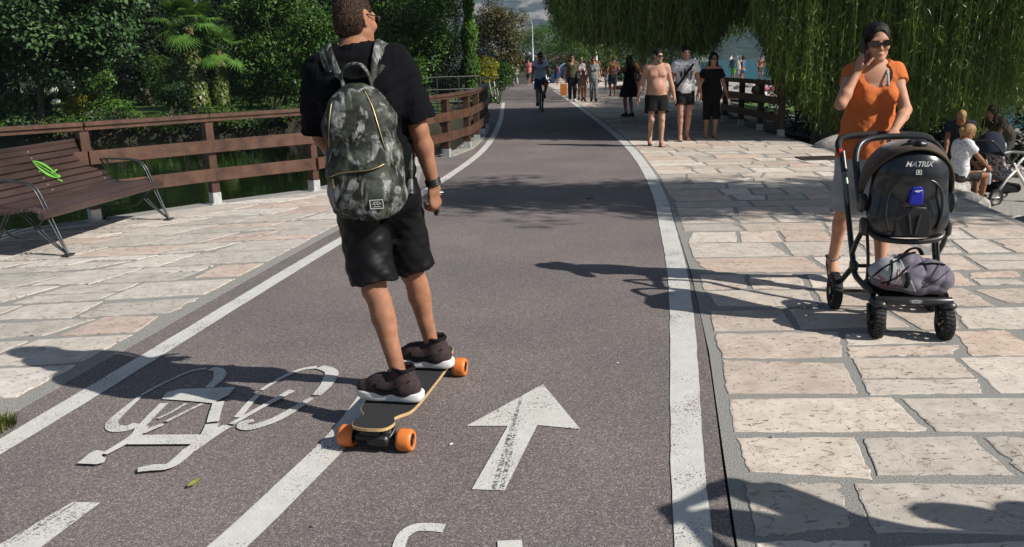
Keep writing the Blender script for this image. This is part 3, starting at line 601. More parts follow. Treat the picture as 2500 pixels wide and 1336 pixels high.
shrub('dry_shrub', 'dry yellowish tuft overhanging the stone bank', 380, 305, 32.2, 45, 18, 'grass', per=500, size=.2, asp=.12, seed=33, nclump=26, rc=.3, group=G2)
shrub('leafy_shrub', 'small bright shrub at the waterline right of the dry tuft', 285, 305, 32.2, 30, 16, 'laurel', per=420, size=.14, asp=.6, seed=34, nclump=18, rc=.28, group=G2)
shrub('leafy_shrub', 'small shrub at the waterline left of the skateboarder', 560, 300, 32.2, 30, 15, 'laurel', per=420, size=.13, asp=.6, seed=35, nclump=18, rc=.26, group=G2)
# cypress
def cypress(label, px, D, top, bot, rpx, seed):
    rng = np.random.default_rng(seed); s = D/FPX; c = Wp(px, 200, D); h = Wp(px, top, D)[2]
    t = thing('cypress', label, 'tree', (c[0], D, gz(c[0], D))); n = 9000
    z = .3+rng.random(n)*(h-.3); r = rpx*s*np.clip(1.15-(z/h)**2*1.1, .1, 1)*(.5+.5*rng.random(n)**.4)*(1+.25*np.sin(z*5+rng.random()*6)); a = rng.random(n)*6.283
    P = np.stack([r*np.cos(a), r*np.sin(a), z], 1); N = np.stack([np.cos(a), np.sin(a), .3*np.ones(n)], 1)+rng.normal(size=(n, 3))*.3
    v, f = leaf_quads(P, N, .2, .28, rng, 0, .35, np.tile([0, 0, 1.], (n, 1))); mesh_np('crown', v, f, LEAF['pine'], t)
    MB().tube([(0, 0, -.2), (0, 0, h*.9)], [.14, .03], 7).build('trunk', BARK, t, auto=40)
cypress('slim dark cypress left of the round brownish tree', 1150, 32.5, -90, 200, 20, 41)
# palm with fan leaves
def fan_leaf(rng, R0, n=22, spread=4.0):
    V = []; F = []
    for k in range(n):
        a = -spread/2+spread*k/(n-1); L = R0*(1-.18*abs(a)/(spread/2))*rng.uniform(.9, 1.08); w = R0*.045
        d = np.array([math.sin(a), math.cos(a), 0]); q = np.array([math.cos(a), -math.sin(a), 0])
        dr = -.10*R0-.25*R0*rng.random()*(.4+abs(a)/spread)
        b = len(V); V += [np.zeros(3), d*L*.5+q*w+np.array([0, 0, .03]), d*L+np.array([0, 0, dr]), d*L*.5-q*w+np.array([0, 0, .03])]; F.append((b, b+1, b+2, b+3))
    return np.array(V), np.array(F)
def fan_palm(name, label, base, h, lean, R0, nfr, leafmat, seed, trunk_r=.14, ivy=0, cat='palm'):
    rng = np.random.default_rng(seed); t = thing(name, label, cat, base); L_ = []; st = MB(); top = np.array([lean, 0, h])
    for k in range(nfr):
        az = k*2.4+rng.random()*.6; el = rng.uniform(-.55, 1.25); d = np.array([math.cos(az)*math.cos(el), math.sin(az)*math.cos(el), math.sin(el)])
        pl_ = R0*rng.uniform(.9, 1.3); e = top+d*pl_+np.array([0, 0, -.08])
        st.tube([top, top+d*pl_*.5+np.array([0, 0, .02]), e], [.014, .011, .008], 4)
        v, f = fan_leaf(rng, R0*rng.uniform(.85, 1.1)); y = nrm(d+np.array([0, 0, -.35])); x = nrm(np.cross(y, (0, 0, 1.))); z = np.cross(x, y)
        L_.append((e+v@np.array([x, y, z]), f))
    v, f = join_vf(L_); mesh_np('crown', v, f, LEAF[leafmat], t); st.build('leaf_stalk', LEAF[leafmat], t)
    if h > .6:
        pts = bez([(0, 0, -.2), (lean*.3, 0, h*.4), (lean, 0, h)], 6); MB().tube(pts, [trunk_r*(1+.12*math.sin(i*2.1)) for i in range(len(pts))], 10).build('trunk', mat('palm_fibre', (.10, .065, .035), .95, nscale=20, bump=1, bscale=40, col2=(.24, .17, .09)), t, auto=60)
    if ivy:
        P = []; N = []
        for i in range(ivy):
            z = rng.random()**1.2*h*.8; a = rng.random()*6.283; r = trunk_r*(1.15+.9*(1-z/h)+.3*rng.random()); P.append((lean*z/h+r*math.cos(a), r*math.sin(a), z)); N.append((math.cos(a), math.sin(a), .4))
        v, f = leaf_quads(np.array(P), np.array(N)+rng.normal(size=(ivy, 3))*.3, .14, .8, rng, .8); mesh_np('ivy', v, f, LEAF['ivy'], t)
    return t
pb = Wp(487, 240, 33.2); fan_palm('fan_palm', 'tall fan palm with ivy up its fibrous trunk', (pb[0], 33.2, -.3), Wp(487, 62, 33.2)[2]+.3, -.15, .78, 34, 'palm', 51, .2, 1500)
pb = Wp(540, 240, 33.6); fan_palm('fan_palm', 'shorter ivy covered fan palm right of the tall one', (pb[0], 33.6, -.3), Wp(540, 122, 33.6)[2]+.3, .05, .7, 14, 'palm', 52, .17, 2300)
pb = Wp(540, 262, 34); fan_palm('fan_palm', 'low stemless fan palm on the lawn below the two tall palms', (pb[0], 34, -.3), .25, 0, .62, 18, 'palm', 53)
pb = Wp(135, 275, 33.5); fan_palm('fan_palm', 'low bushy fan palm between the bright shrub and the yellow shrub', (pb[0], 33.5, -.3), .35, 0, .7, 26, 'feather', 54)
# stone pine
def stone_pine():
    D = 74; s = D/FPX; c = Wp(1352, 200, D); rng = np.random.default_rng(61)
    t = thing('stone_pine', 'bright green stone pine with spreading branches behind the cyclist', 'tree', (c[0], D, -.1)); cl = []
    for i in range(95):
        px = rng.uniform(1268, 1432); f_ = (px-1350)/82; py = rng.uniform(60+22*f_*f_, 128-10*abs(f_)) if f_ < .5 else rng.uniform(72, 148)
        p = Wp(px, py, D+rng.uniform(-2, 2))-np.array([c[0], D, -.1]); p[1] += 0; cl.append((p, rng.uniform(.45, .85)))
    v, f = crown_leaves(cl, 260, .26, .16, rng, .6, -.6); mesh_np('crown', v, f, LEAF['pine'], t)
    b = MB(); q = lambda px, py: Wp(px, py, D)-np.array([c[0], D, -.1])
    b.tube(bez([(0, 0, -.3), q(1330, 150), q(1322, 110), q(1330, 85)], 5), list(np.linspace(.26, .1, 16)), 8)
    for pts in ([(1328, 160), (1350, 145), (1385, 122)], [(1326, 140), (1300, 128), (1285, 110)], [(1322, 120), (1350, 105), (1370, 90)], [(1340, 150), (1390, 132), (1415, 125)]):
        b.tube(bez([q(*p) for p in pts], 5), list(np.linspace(.13, .04, 11)), 6)
    b.build('trunk', BARK_G, t, auto=40)
stone_pine()
# willows: limbs and hanging strands of narrow leaves
def strands(starts, ends, per_m, size, asp, rng, sway=.25):
    P = []; T = []; St = []
    for s, e in zip(starts, ends):
        s = np.array(s); e = np.array(e); L = np.linalg.norm(e-s); n = max(4, int(L*per_m))
        t = np.sort(rng.random(n)); ph = rng.random(2)*6.28; am = sway*rng.uniform(.15, .5)
        c = s+(e-s)*t[:, None]; c[:, 0] += am*np.sin(t*3+ph[0])*t; c[:, 1] += am*np.sin(t*2.6+ph[1])*t
        P.append(c+rng.normal(size=(n, 3))*size*.35); k = rng.normal(size=(n, 3))*.75; k[:, 2] = -1-.2*rng.random(n); T.append(k)
        m = max(3, int(L*2)); tt = np.linspace(0, 1, m); cc = s+(e-s)*tt[:, None]; cc[:, 0] += am*np.sin(tt*3+ph[0])*tt; cc[:, 1] += am*np.sin(tt*2.6+ph[1])*tt; St.append(cc)
    P = np.concatenate(P); T = np.concatenate(T); N = rng.normal(size=P.shape); N[:, 2] *= .5; N[:, 1] -= .5; N[:, 0] += .3
    V, F = leaf_quads(P, N, size, asp, rng, 0, .15, T)
    sv = []; sf = []; b = 0
    for cc in St:
        w_ = size*.035; m = len(cc); sv.append(np.repeat(cc, 2, 0)+np.tile([[-w_, 0, 0], [w_, 0, 0]], (m, 1))); i = np.arange(m-1)*2+b; sf.append(np.stack([i, i+1, i+3, i+2], 1)); b += 2*m
    return join_vf([(V, F), (np.concatenate(sv), np.concatenate(sf))])
def willow(label, base, tr, tops, starts, ends, per_m, size, asp, seed, extra=None, trunks=None, sway=.25):
    rng = np.random.default_rng(seed); t = thing('weeping_willow', label, 'tree', base, 0); o = np.array(base)
    L_ = [strands([np.array(s)-o for s in starts], [np.array(e)-o for e in ends], per_m, size, asp, rng, sway)]
    if extra is not None: L_.append(crown_leaves([(np.array(c)-o, r) for c, r in extra[0]], extra[1], extra[2], extra[3], rng, .4, .8))
    v, f = join_vf(L_); mesh_np('crown', v, f, LEAF['willow'], t)
    b = limbs((0, 0, -.1), tr, [np.array(p)-o for p in tops], rng, .4)
    for (a, r_) in (trunks or []): b.tube(bez([np.array(p)-o for p in a], 6), list(np.linspace(r_, r_*.55, 6*(len(a)-1)+1)), 10)
    b.build('trunk', BARK_G, t, auto=50)
    return t
# the big one beside the bridge end
rng = np.random.default_rng(71); S = []; E = []
LOW2 = [(1700, -60), (1810, -10), (1840, 70), (1875, 150), (1905, 235), (1930, 250), (1960, 265), (2000, 320), (2050, 345), (2120, 345), (2200, 330), (2290, 330), (2340, 300), (2380, 380), (2415, 370), (2450, 290), (2520, 285), (2700, 300)]
def low(tab, px): return float(np.interp(px, [p[0] for p in tab], [p[1] for p in tab]))
for i in range(7600):
    Y = rng.uniform(13.6, 21.5); px = rng.uniform(1830, 2640)
    if rng.random() < .2: px = rng.uniform(1800, 2000)
    X = Wp(px, 100, Y)[0]
    yl = low(LOW2, px); zl = max(Wp(px, yl, Y)[2], -.35); k = rng.random()
    zend = zl+rng.uniform(0, .5)+(rng.random()**2*1.6 if k < .75 else 0)
    if px > 2050: zend = zend+(rng.random() < .35)*rng.uniform(0, 1.2)
    ztop = rng.uniform(3.6, 6.0)
    if not (sunny((X, Y, ztop)) and sunny((X, Y, (ztop+zend)/2))): continue
    S.append((X+rng.uniform(-.25, .25), Y+rng.uniform(-.3, .3), ztop)); E.append((X, Y, zend))
ex = [(np.array([rng.uniform(7.5, 15.5), rng.uniform(13, 26), rng.uniform(4.8, 11)]), rng.uniform(.8, 1.5)) for _ in range(330)]
ex = [e for e in ex if sunny(e[0]-np.array([-.3, .9, 0]))]
willow('large weeping willow on the right with a curtain of strands down to the shore', (6.9, 17.6, -.45), .45,
       [(8, 15, 5.5), (10, 17, 7), (7.5, 20, 6.5), (10.5, 22, 7), (10.5, 15, 6.5), (12, 19, 8)], S, E, 24, .125, .14, 72, (ex, 95, .30, .35),
       [([(7.3, 17.3, -.5), (7.0, 17.2, 1.2), (6.4, 16.6, 3.4)], .32), ([(7.9, 18.2, -.5), (8.2, 18.4, 1.5), (9, 19, 4)], .28)])
# dark thicket under the big willow
G5 = 'bushes in the shade of the big willow'; rs_ = random.Random(78)
for k in range(18):
    y = rs_.uniform(17.8, 24); x = rs_.uniform(.345, .70)*y; r = rs_.uniform(.6, 1.15)
    if 5 < x < 8 and y < 19: x += 2
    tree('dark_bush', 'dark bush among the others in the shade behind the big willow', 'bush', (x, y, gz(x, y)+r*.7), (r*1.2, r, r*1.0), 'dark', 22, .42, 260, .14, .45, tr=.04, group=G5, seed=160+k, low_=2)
# willow further along, over the people on the promenade
rng = np.random.default_rng(73); S = []; E = []
LOW1 = [(1340, 20), (1360, 75), (1400, 95), (1440, 130), (1480, 168), (1520, 170), (1560, 160), (1620, 165), (1690, 168), (1735, 150), (1752, 100), (1790, 92), (1830, 75), (1860, 60), (1900, 60)]
for i in range(2600):
    Y = rng.uniform(33, 46); px = rng.uniform(1345, 1850); X = Wp(px, 100, Y)[0]
    zl = max(Wp(px, low(LOW1, px), Y)[2], .6); zend = zl+rng.random()**1.6*2.2
    zt = max(zend+1., rng.uniform(4.2, 6.5))
    if rng.random() < .85 and not (sunny((X, Y, zt)) and sunny((X, Y, (zt+zend)/2))): continue
    S.append((X+rng.uniform(-.4, .4), Y+rng.uniform(-.4, .4), zt)); E.append((X, Y, zend))
tb = Wp(1566, 190, 42)
ex = [(np.array([rng.uniform(2, 15), rng.uniform(32, 46), rng.uniform(4.6, 9)]), rng.uniform(.9, 1.6)) for _ in range(260)]
ex = [e for e in ex if sunny(e[0])]
willow('weeping willow over the promenade behind the three walking people', (tb[0], 42, -.1), .24, [(4, 40, 5.5), (6, 38, 6), (9, 40, 6), (11, 43, 6), (5, 44, 6)], S, E, 20, .17, .2, 74, (ex, 80, .36, .35), sway=.5)
rng = np.random.default_rng(75); S = []; E = []
LOW3 = [(1340, 0), (1365, 70), (1410, 95), (1470, 112), (1530, 105), (1570, 135), (1630, 108), (1700, 128), (1740, 118), (1765, 62), (1810, 40), (1850, 50)]
for i in range(4600):
    Y = rng.uniform(17.5, 26); px = rng.uniform(1340, 1850); X = Wp(px, 100, Y)[0]
    zl = Wp(px, low(LOW3, px), Y)[2]; zend = zl+rng.random()**1.3*1.0-(rng.random() < .14)*rng.uniform(0, .55); zt = max(zend+.7, rng.uniform(3.2, 4.6))
    if not (sunny((X, Y, zt)) and sunny((X, Y, zend))): continue
    S.append((X+rng.uniform(-.3, .3), Y, zt)); E.append((X, Y, zend))
ex = [(np.array([rng.uniform(2, 15), rng.uniform(16, 31), rng.uniform(4.4, 9)]), rng.uniform(.8, 1.4)) for _ in range(620)]
ex = [e for e in ex if sunny(e[0]-np.array([-.3, .7, 0]))]
willow('dark willow whose branches droop into the top of the view before the lake', (11.6, 25.5, -.7), .3, [(7, 24, 5), (9, 23, 6), (12, 24, 7), (5, 24, 5), (3.5, 22, 5)], S, E, 22, .13, .17, 76, (ex, 85, .32, .35), sway=.4)
# tree beside the view on the right: its long branch shades the path
rng = np.random.default_rng(79); ex = []
for i in range(430):
    lx = rng.uniform(-.9, 4.6); ly = 9.9-.30*(lx-1)*.6+rng.normal()*.58; h = rng.uniform(5.4, 7.2); ex.append((np.array([lx+1.221*h, ly-.5175*h, h]), rng.uniform(.2, .42)))
for i in range(300):
    lx = rng.uniform(1.4, 4.9); ly = 9.5-.12*(lx-1)+rng.normal()*.5; h = rng.uniform(4.6, 6.4); ex.append((np.array([lx+1.221*h, ly-.5175*h, h]), rng.uniform(.2, .40)))
willow('leafy tree just right of the view whose long branch shades the path', (12.6, 5.4, -.7), .22, [(8.2, 6.4, 6.3), (9.6, 6, 6.6), (11, 5.6, 6.6), (12.2, 5.2, 7)], [(12, 5.4, 6.)], [(12, 5.4, 4.)], 24, .12, .2, 80, (ex, 330, .17, .3))
# white house between the trees
def house():
    D = 47; c = Wp(118, 210, D); t = thing('house', 'white house half hidden behind the trees of the far bank', 'house', (c[0], D, -.2)); s = D/FPX
    b = MB(); hw = 1.5; H = 3.4; dw = .26; x0 = (152-118)*s
    for (xa, xb, z0, z1) in ((-hw, x0-.28, 0, H), (x0+.28, hw, 0, H), (x0-.28, x0+.28, 1.75, H)): b.box(((xa+xb)/2, 0, (z0+z1)/2), (xb-xa, .3, z1-z0))
    b.box((-hw+.15, 3, H/2), (.3, 5.7, H)); b.box((hw-.15, 3, H/2), (.3, 5.7, H)); b.build('wall', mat('white_render', (.72, .70, .66), .8, .06, 3, .2, 30), t)
    MB().prism([(-hw-.4, H), (hw+.4, H), (0, H+1.5)], -.4, 6.3, lambda p: np.array([p[0], p[2], p[1]])).build('roof', mat('roof_tile', (.22, .09, .05), .8, .3, 8), t)
    d = MB(); d.box((x0, .08, .87), (.56, .06, 1.75)); d.build('door', mat('door_brown', (.05, .035, .025), .6), t)
    sv = MB(); sv.box((x0-.95, -.3, .9), (.22, .22, 1.8)); sv.box((x0+.85, -.3, .9), (.2, .2, 1.8)); sv.box((x0, -.3, 1.9), (2.2, .26, .2)); sv.build('porch', MATS['white_render'], t)
house()
# bank stones and grass tuft by the path
def boulder(label, c, R, seed, m=None, name='boulder', cat='rock', group=None, sub=3):
    bm = bmesh.new(); bmesh.ops.create_icosphere(bm, subdivisions=sub, radius=1); r_ = np.random.default_rng(seed)
    P = np.array([v.co[:] for v in bm.verts]); pl_ = r_.normal(size=(12, 3)); pl_ /= np.linalg.norm(pl_, axis=1, keepdims=True); dd = r_.uniform(.62, .95, 12)
    for n_, d_ in zip(pl_, dd):
        k = P@n_-d_; P -= np.where(k > 0, k, 0)[:, None]*n_*.9
    for _ in range(10):
        n_ = r_.normal(size=3)*3.5; P += .018*np.sin(P@n_+r_.random()*6)[:, None]*P
    F = [[v.index for v in f.verts] for f in bm.faces]; bm.free()
    o = mesh_np(name, P*np.array(R), F, m or ROCK, smooth=True); o.location = c; o.rotation_euler = (r_.normal()*.1, r_.normal()*.1, r_.random()*6)
    o.data.set_sharp_from_angle(angle=rad(32)); return tag(o, label, cat, group)
ROCK = mat('rock', (.20, .185, .165), .9, nscale=7, bump=1, bscale=30, col2=(.48, .46, .42))
ROCK_D = mat('mossy_rock', (.06, .06, .045), .95, nscale=5, bump=1, bscale=20, col2=(.22, .21, .17))
def tuft(label, c, n, h, r, seed, leafm='grass', name='grass_tuft', lean=0.5):
    rng = np.random.default_rng(seed); V = []; F = []
    for i in range(n):
        a = rng.random()*6.28; q = np.array([math.cos(a), math.sin(a), 0])*r*rng.random()**.6; d = np.array([math.cos(a), math.sin(a), 0])*lean*rng.uniform(.2, 1)
        L = h*rng.uniform(.5, 1.1); sd = np.array([-math.sin(a+.5), math.cos(a+.5), 0])*max(.003, h*.018); b = len(V)
        p1 = q+np.array([0, 0, L*.55])+d*L*.35; p2 = q+np.array([0, 0, L*.85])+d*L
        V += [q-sd, q+sd, p1+sd*.7, p1-sd*.7, p2]; F += [(b, b+1, b+2, b+3), (b+3, b+2, b+4)]
    o = mesh_np(name, V, F, LEAF[leafm]); o.location = c; return tag(o, label, 'grass')
for k in range(16):
    px = 20+k*46+RNG.uniform(-15, 15); shrub('leafy_shrub', 'overhanging shrub among the others at the stone bank of the pond', px, 300+RNG.uniform(-8, 12)-px*.03, 31.3, 30, 14, ['laurel', 'fig', 'dark', 'feather'][k % 4], per=330, size=.15, asp=.5, seed=140+k, nclump=16, rc=.28, group='overhanging shrubs at the bank')
g = at(-8, 1048); tuft('grass tuft growing between the left paving and the white line', (g[0], g[1], 0), 300, .075, .08, 81)
# ================================================================== fences, bench, street furniture
WOOD = mat('stained_wood', (.040, .019, .012), .45, nscale=6, bump=.35, bscale=30, spec=.45, col2=(.112, .055, .034), stretch=(1, 1, 1))
WOOD_P = mat('stained_post', (.044, .020, .012), .5, nscale=8, bump=.4, bscale=40, spec=.4, col2=(.10, .047, .028), stretch=(1, 1, .2))
GALV = mat('galvanised_shoe', (.36, .37, .37), .5, nscale=14, bump=.2, bscale=40, metal=.5, col2=(.6, .61, .60))
STEEL = mat('dark_steel', (.05, .055, .06), .38, nscale=30, metal=.7, col2=(.11, .12, .125))
BLACKP = mat('black_plastic', (.010, .010, .011), .38, nscale=40, bump=.1, bscale=300, spec=.5, col2=(.018, .018, .019))
def dir2(a, b): return nrm(np.array([b[0]-a[0], b[1]-a[1], 0]))
def wood_fence(name, label, pts, side, group=None, end_cap=False, skip=()):
    """posts in galvanised shoes, two broad boards, a moulded handrail; side = +1 puts the boards left of the run"""
    o0 = np.array([pts[0][0], pts[0][1], 0]); t = thing(name, label, 'fence', o0, 0, group)
    P = [np.array([x, y, 0])-o0 for x, y in pts]
    for i, p in enumerate(P):
        d = dir2(P[max(i-1, 0)], P[min(i+1, len(P)-1)]); n = np.array([-d[1], d[0], 0]); R = np.array([d, n, (0, 0, 1)]).T
        pm = MB(); pm.box(p+np.array([0, 0, .57]), (.10, .12, .86), R, .006); po = pm.build('post', WOOD_P, t)
        sm = MB(); sm.box(p+np.array([0, 0, .065]), (.108, .128, .15), R, .004); sm.box(p+np.array([0, 0, .006]), (.17, .18, .012), R)
        for q in (-.03, .03): sm.lathe([(.009, 0), (.009, .008)], p+R@np.array([q, -.066*side, .09]), R@np.array([[1, 0, 0], [0, 0, -side], [0, side, 0]]), 8)
        sm.build('post_shoe', GALV, po)
    for (z, h, w, nm) in ((.36, .15, .045, 'board'), (.70, .15, .045, 'board')):
        for i in range(len(P)-1):
            d = dir2(P[i], P[i+1]); n = np.array([-d[1], d[0], 0])*side*.083
            MB().beam(P[i]+n+(0, 0, z)+d*.002, P[i+1]+n+(0, 0, z)-d*.002, w, h, bev=.005).build(nm, WOOD, t)
    for i in range(len(P)-1):
        d = dir2(P[i], P[i+1]); n = np.array([-d[1], d[0], 0])*side*.02; e = .07 if i == 0 else -.002; e2 = .07 if i == len(P)-2 else -.002
        b = MB(); b.beam(P[i]+n+(0, 0, 1.055)-d*e, P[i+1]+n+(0, 0, 1.055)+d*e2, .165, .05, bev=.012); b.beam(P[i]+n+(0, 0, 1.012)-d*e, P[i+1]+n+(0, 0, 1.012)+d*e2, .12, .042, bev=.004)
        b.build('handrail', WOOD, t)
    return t
wood_fence('wooden_fence', 'brown wooden fence with two boards and a handrail between paving and pond', FENCE_L, -1)
wood_fence('wooden_fence', 'short brown wooden fence across the bridge end under the big willow', [(5.50, 16.72), (5.52, 18.2), (5.49, 19.6), (5.47, 21.0)], 1)
# park bench: slatted shell on bent steel rods
def bench():
    a = np.array([-3.98, 7.18, 0]); b = np.array([-3.75, 8.89, 0]); d = nrm(b-a); rz = math.atan2(d[1], d[0])
    t = thing('park_bench', 'dark brown slatted bench on bent steel rods with a green leaf emblem', 'bench', (a+b)/2+np.array([-d[1], d[0], 0])*.30+np.array([0, 0, .012]), rz)
    # local x along the bench, local y towards the pond (behind the sitter)
    L = 1.95; slat = MAT_SLAT
    prof = [(-.18, .395), (-.10, .43), (-.02, .425), (.06, .41), (.14, .40), (.22, .395), (.30, .40), (.37, .425), (.425, .475), (.462, .54), (.495, .605), (.527, .67), (.558, .735), (.588, .80), (.615, .862)]
    seat = MB(); back = MB()
    for i in range(len(prof)-1):
        p, q = np.array(prof[i]), np.array(prof[i+1]); m = (p+q)/2; dd = nrm(np.append(q-p, 0)); ln = np.linalg.norm(q-p)-.009
        R = np.array([(1, 0, 0), (0, dd[0], dd[1]), (0, -dd[1], dd[0])]).T
        (seat if i < 7 else back).box((0, m[0], m[1]), (L, ln, .028), R, .006)
    seat.tube([(-L/2, -.19, .372), (L/2, -.19, .372)], .033, 12); back.tube([(-L/2, .622, .875), (L/2, .622, .875)], .024, 12)
    so_ = seat.build('seat', slat, t, auto=30); bo = back.build('backrest', slat, t, auto=30)
    for x in (-.86, 0, .86):
        sc = MB()
        for i in range(7, 14):
            m = (np.array(prof[i])+np.array(prof[i+1]))/2; dd = nrm(np.append(np.array(prof[i+1])-np.array(prof[i]), 0)); n = np.array([0, -dd[1], dd[0]])
            sc.lathe([(.007, 0), (.006, .004)], np.array([x, m[0], m[1]])+n*.0145, np.array([(1, 0, 0), (0, dd[0], dd[1]), n]).T, 8)
        sc.build('screw_row', GALV, bo)
    # green leaf emblem lying on the backrest slats
    q0 = np.array([prof[8][0], prof[8][1]]); q1 = np.array([prof[13][0], prof[13][1]]); dv = (q1-q0); ln = np.linalg.norm(dv); dv /= ln; nn = np.array([-dv[1], dv[0]])
    E = MB()
    def onb(u, v): p = q0+dv*v*ln+nn*.0195; return np.array([u, p[0], p[1]])
    def leafpoly(pts): E.add([onb(*p) for p in pts], [tuple(range(len(pts)))])
    cu, cv, s = .09, .52, .125
    def lf(fx, fy): th = -.80; x = fx*s; y = fy*s/ln*1.0; return (cu+x*math.cos(th)-(y*ln)*math.sin(th), cv+(x*math.sin(th)+(y*ln)*math.cos(th))/ln)
    up = [(-1.25+.25*k, .52*math.sin(math.pi*k/10)**.8) for k in range(11)]; dn = [(x, -y) for x, y in up]
    def band(A, B): 
        for i in range(len(A)-1): leafpoly([lf(*A[i]), lf(*A[i+1]), lf(*B[i+1]), lf(*B[i])])
    band([(x, y) for x, y in up], [(x, y*.45+.03) for x, y in up]); band([(x, -y*.40-.03) for x, y in up], [(x, -y) for x, y in up]); band([(x, .045) for x, y in up], [(x, -.045) for x, y in up])
    leafpoly([lf(.5, .1), lf(.9, .75), lf(1.02, .70), lf(.62, .05)]); leafpoly([lf(.9, .1), lf(1.15, .35), lf(1.4, .3), lf(1.25, .05)]); leafpoly([lf(1.1, -.2), lf(1.5, -.05), lf(1.6, -.2), lf(1.15, -.3)])
    E.build('leaf_emblem', mat('green_paint', (.12, .34, .05), .5, .15, 40), bo)
    for x in (-L/2+.12, L/2-.12):
        f = MB()
        for dx in (-.022, .022):
            # armrest running down into the front leg
            f.tube(bez([(x+dx, .50, .665), (x+dx, .30, .672), (x+dx, .02, .655), (x+dx, -.08, .60), (x+dx, -.135, .48), (x+dx, -.20, .28), (x+dx*.3, -.30, .01)], 7), .0085, 8)
            f.tube(bez([(x+dx*.3, -.295, .01), (x+dx, -.10, .18), (x+dx, .03, .34), (x+dx, .10, .385)], 6), .0075, 8)
            f.tube(bez([(x+dx*.3, .46, .01), (x+dx, .50, .20), (x+dx, .46, .50)], 6), .0075, 8)
            f.tube(bez([(x+dx*.3, .455, .01), (x+dx, .33, .20), (x+dx, .22, .385)], 6), .0075, 8)
        f.tube(bez([(x, -.165, .37), (x, -.05, .26), (x, .04, .17), (x, .14, .15), (x, .25, .19), (x, .30, .28), (x, .40, .30)], 7), .007, 8)
        f.box((x, -.30, .004), (.10, .07, .012)); f.box((x, .46, .004), (.10, .07, .012))
        f.build('leg_frame', STEEL, t, auto=60)
MAT_SLAT = mat('bench_slat', (.026, .017, .015), .36, nscale=5, bump=.25, bscale=30, spec=.5, col2=(.066, .041, .035), stretch=(.3, 1, 1))
bench()
# metal railing beyond the pond corner
def railing():
    a, b = np.array([-3.35, 30.5, -.1]), np.array([-1.02, 31.4, -.1]); t = thing('metal_railing', 'dark metal railing above the pond corner behind the wooden fence', 'railing', a); v = b-a; r = MB()
    for z in (1.2, .75, .3): r.tube([(0, 0, z), v+(0, 0, z)], .022, 8)
    r.build('rail', BLACKP, t)
    for k in np.linspace(0, 1, 4):
        MB().tube([v*k+(0, 0, -.3), v*k+(0, 0, 1.22)], .026, 8).build('post', STEEL, t)
    n = MB()
    for k in np.linspace(0, 1, 26): n.tube([v*k+(0, 0, .3), v*k+(0, 0, 1.2)], .007, 5)
    n.build('mesh_panel', BLACKP, t)
railing()
# lamp posts
LAMPG = mat('lamp_grey', (.42, .44, .45), .45, nscale=9, metal=.4, col2=(.6, .61, .62))
def street_lamp(label, base, h, arm=(1, 0)):
    t = thing('street_lamp', label, 'street lamp', base)
    MB().lathe([(.11, 0), (.11, .25), (.075, .3), (.07, h*.6), (.045, h*.62), (.04, h)], n=12).build('pole', LAMPG, t, auto=40)
    a = np.array([arm[0], arm[1], 0]); MB().tube(bez([(0, 0, h-.02), a*.12+np.array([0, 0, h+.35]), a*.45+np.array([0, 0, h+.75])], 5), .03, 8).build('arm', LAMPG, t)
    hd = MB(); hd.tube([a*.1+np.array([0, 0, h+.78]), a*.5+np.array([0, 0, h+.82]), a*1.0+np.array([0, 0, h+.80])], [.05, .11, .06], 10, squash=(1, .4)); hd.build('lamp_head', LAMPG, t, auto=50)
p = at(1310, 196); street_lamp('tall pale street lamp behind the cyclist', (1.98, 64, -.07), Wp(1302, 60, 64)[2], (-.9, -.2))
street_lamp('pale street lamp half hidden under the promenade willow', (5.35, 50.5, -.07), 4.6, (.4, -.9))
# litter bin
def bin_(label, base, rz=0):
    t = thing('litter_bin', label, 'bin', base, rz); b = MB(); b.prism([(-.28, -.3), (.28, -.3), (.32, .3), (-.32, .3)], .08, 1.0); b.build('body', mat('bin_grey', (.10, .11, .10), .5), t)
    l = MB(); l.box((0, 0, 1.05), (.72, .74, .09), None, .03); l.tube([(-.3, .38, 1.0), (.3, .38, 1.0)], .03, 8); l.build('lid', mat('bin_green', (.02, .16, .07), .5), t)
    w_ = MB()
    for x in (-.25, .25): w_.lathe([(.09, -.03), (.09, .03)], (x, .28, .09), np.array([(0, 0, 1), (0, 1, 0), (-1, 0, 0)]).T, 12)
    w_.build('wheel', BLACKP, t)
bin_('grey wheeled bin with green lid beside the lamp post', (1.05, 57.5, 0))
# beach tent
def tent(label, base, col, R=1.15, H=1.15, rz=0):
    t = thing('beach_tent', label, 'tent', base, rz); V = []; F = []; n = 16; m = 8
    for j in range(m+1):
        for i in range(n+1):
            th = math.pi*i/n; ph = (math.pi/2)*j/m; V.append((R*math.cos(th)*math.cos(ph*.55), R*.9*(j/m-.5)*1.4+.12*math.sin(th), H*math.sin(th)*math.cos(ph*.75)))
    for j in range(m):
        for i in range(n): a = j*(n+1)+i; F.append((a, a+1, a+n+2, a+n+1))
    mesh_np('canopy', V, F, mat('tent_'+str(col[2]), col, .5, .12, 3), t, True)
    r = MB()
    for ph in (0, 1.0): r.tube([(R*math.cos(a)*math.cos(ph*.55), -R*.63+ph*.7, H*math.sin(a)*math.cos(ph*.75)+.01) for a in np.linspace(0, math.pi, 13)], .015, 6)
    r.build('pole', mat('tent_pole', (.5, .5, .5), .4), t)
tent('blue dome beach tent behind the cyclist', (4.05, 61, 0), (.10, .27, .60), 1.1, 1.4, .5)
tent('small white beach shelter left of the blue tent', (2.3, 63, 0), (.72, .74, .76), .8, 1.35, -.3)
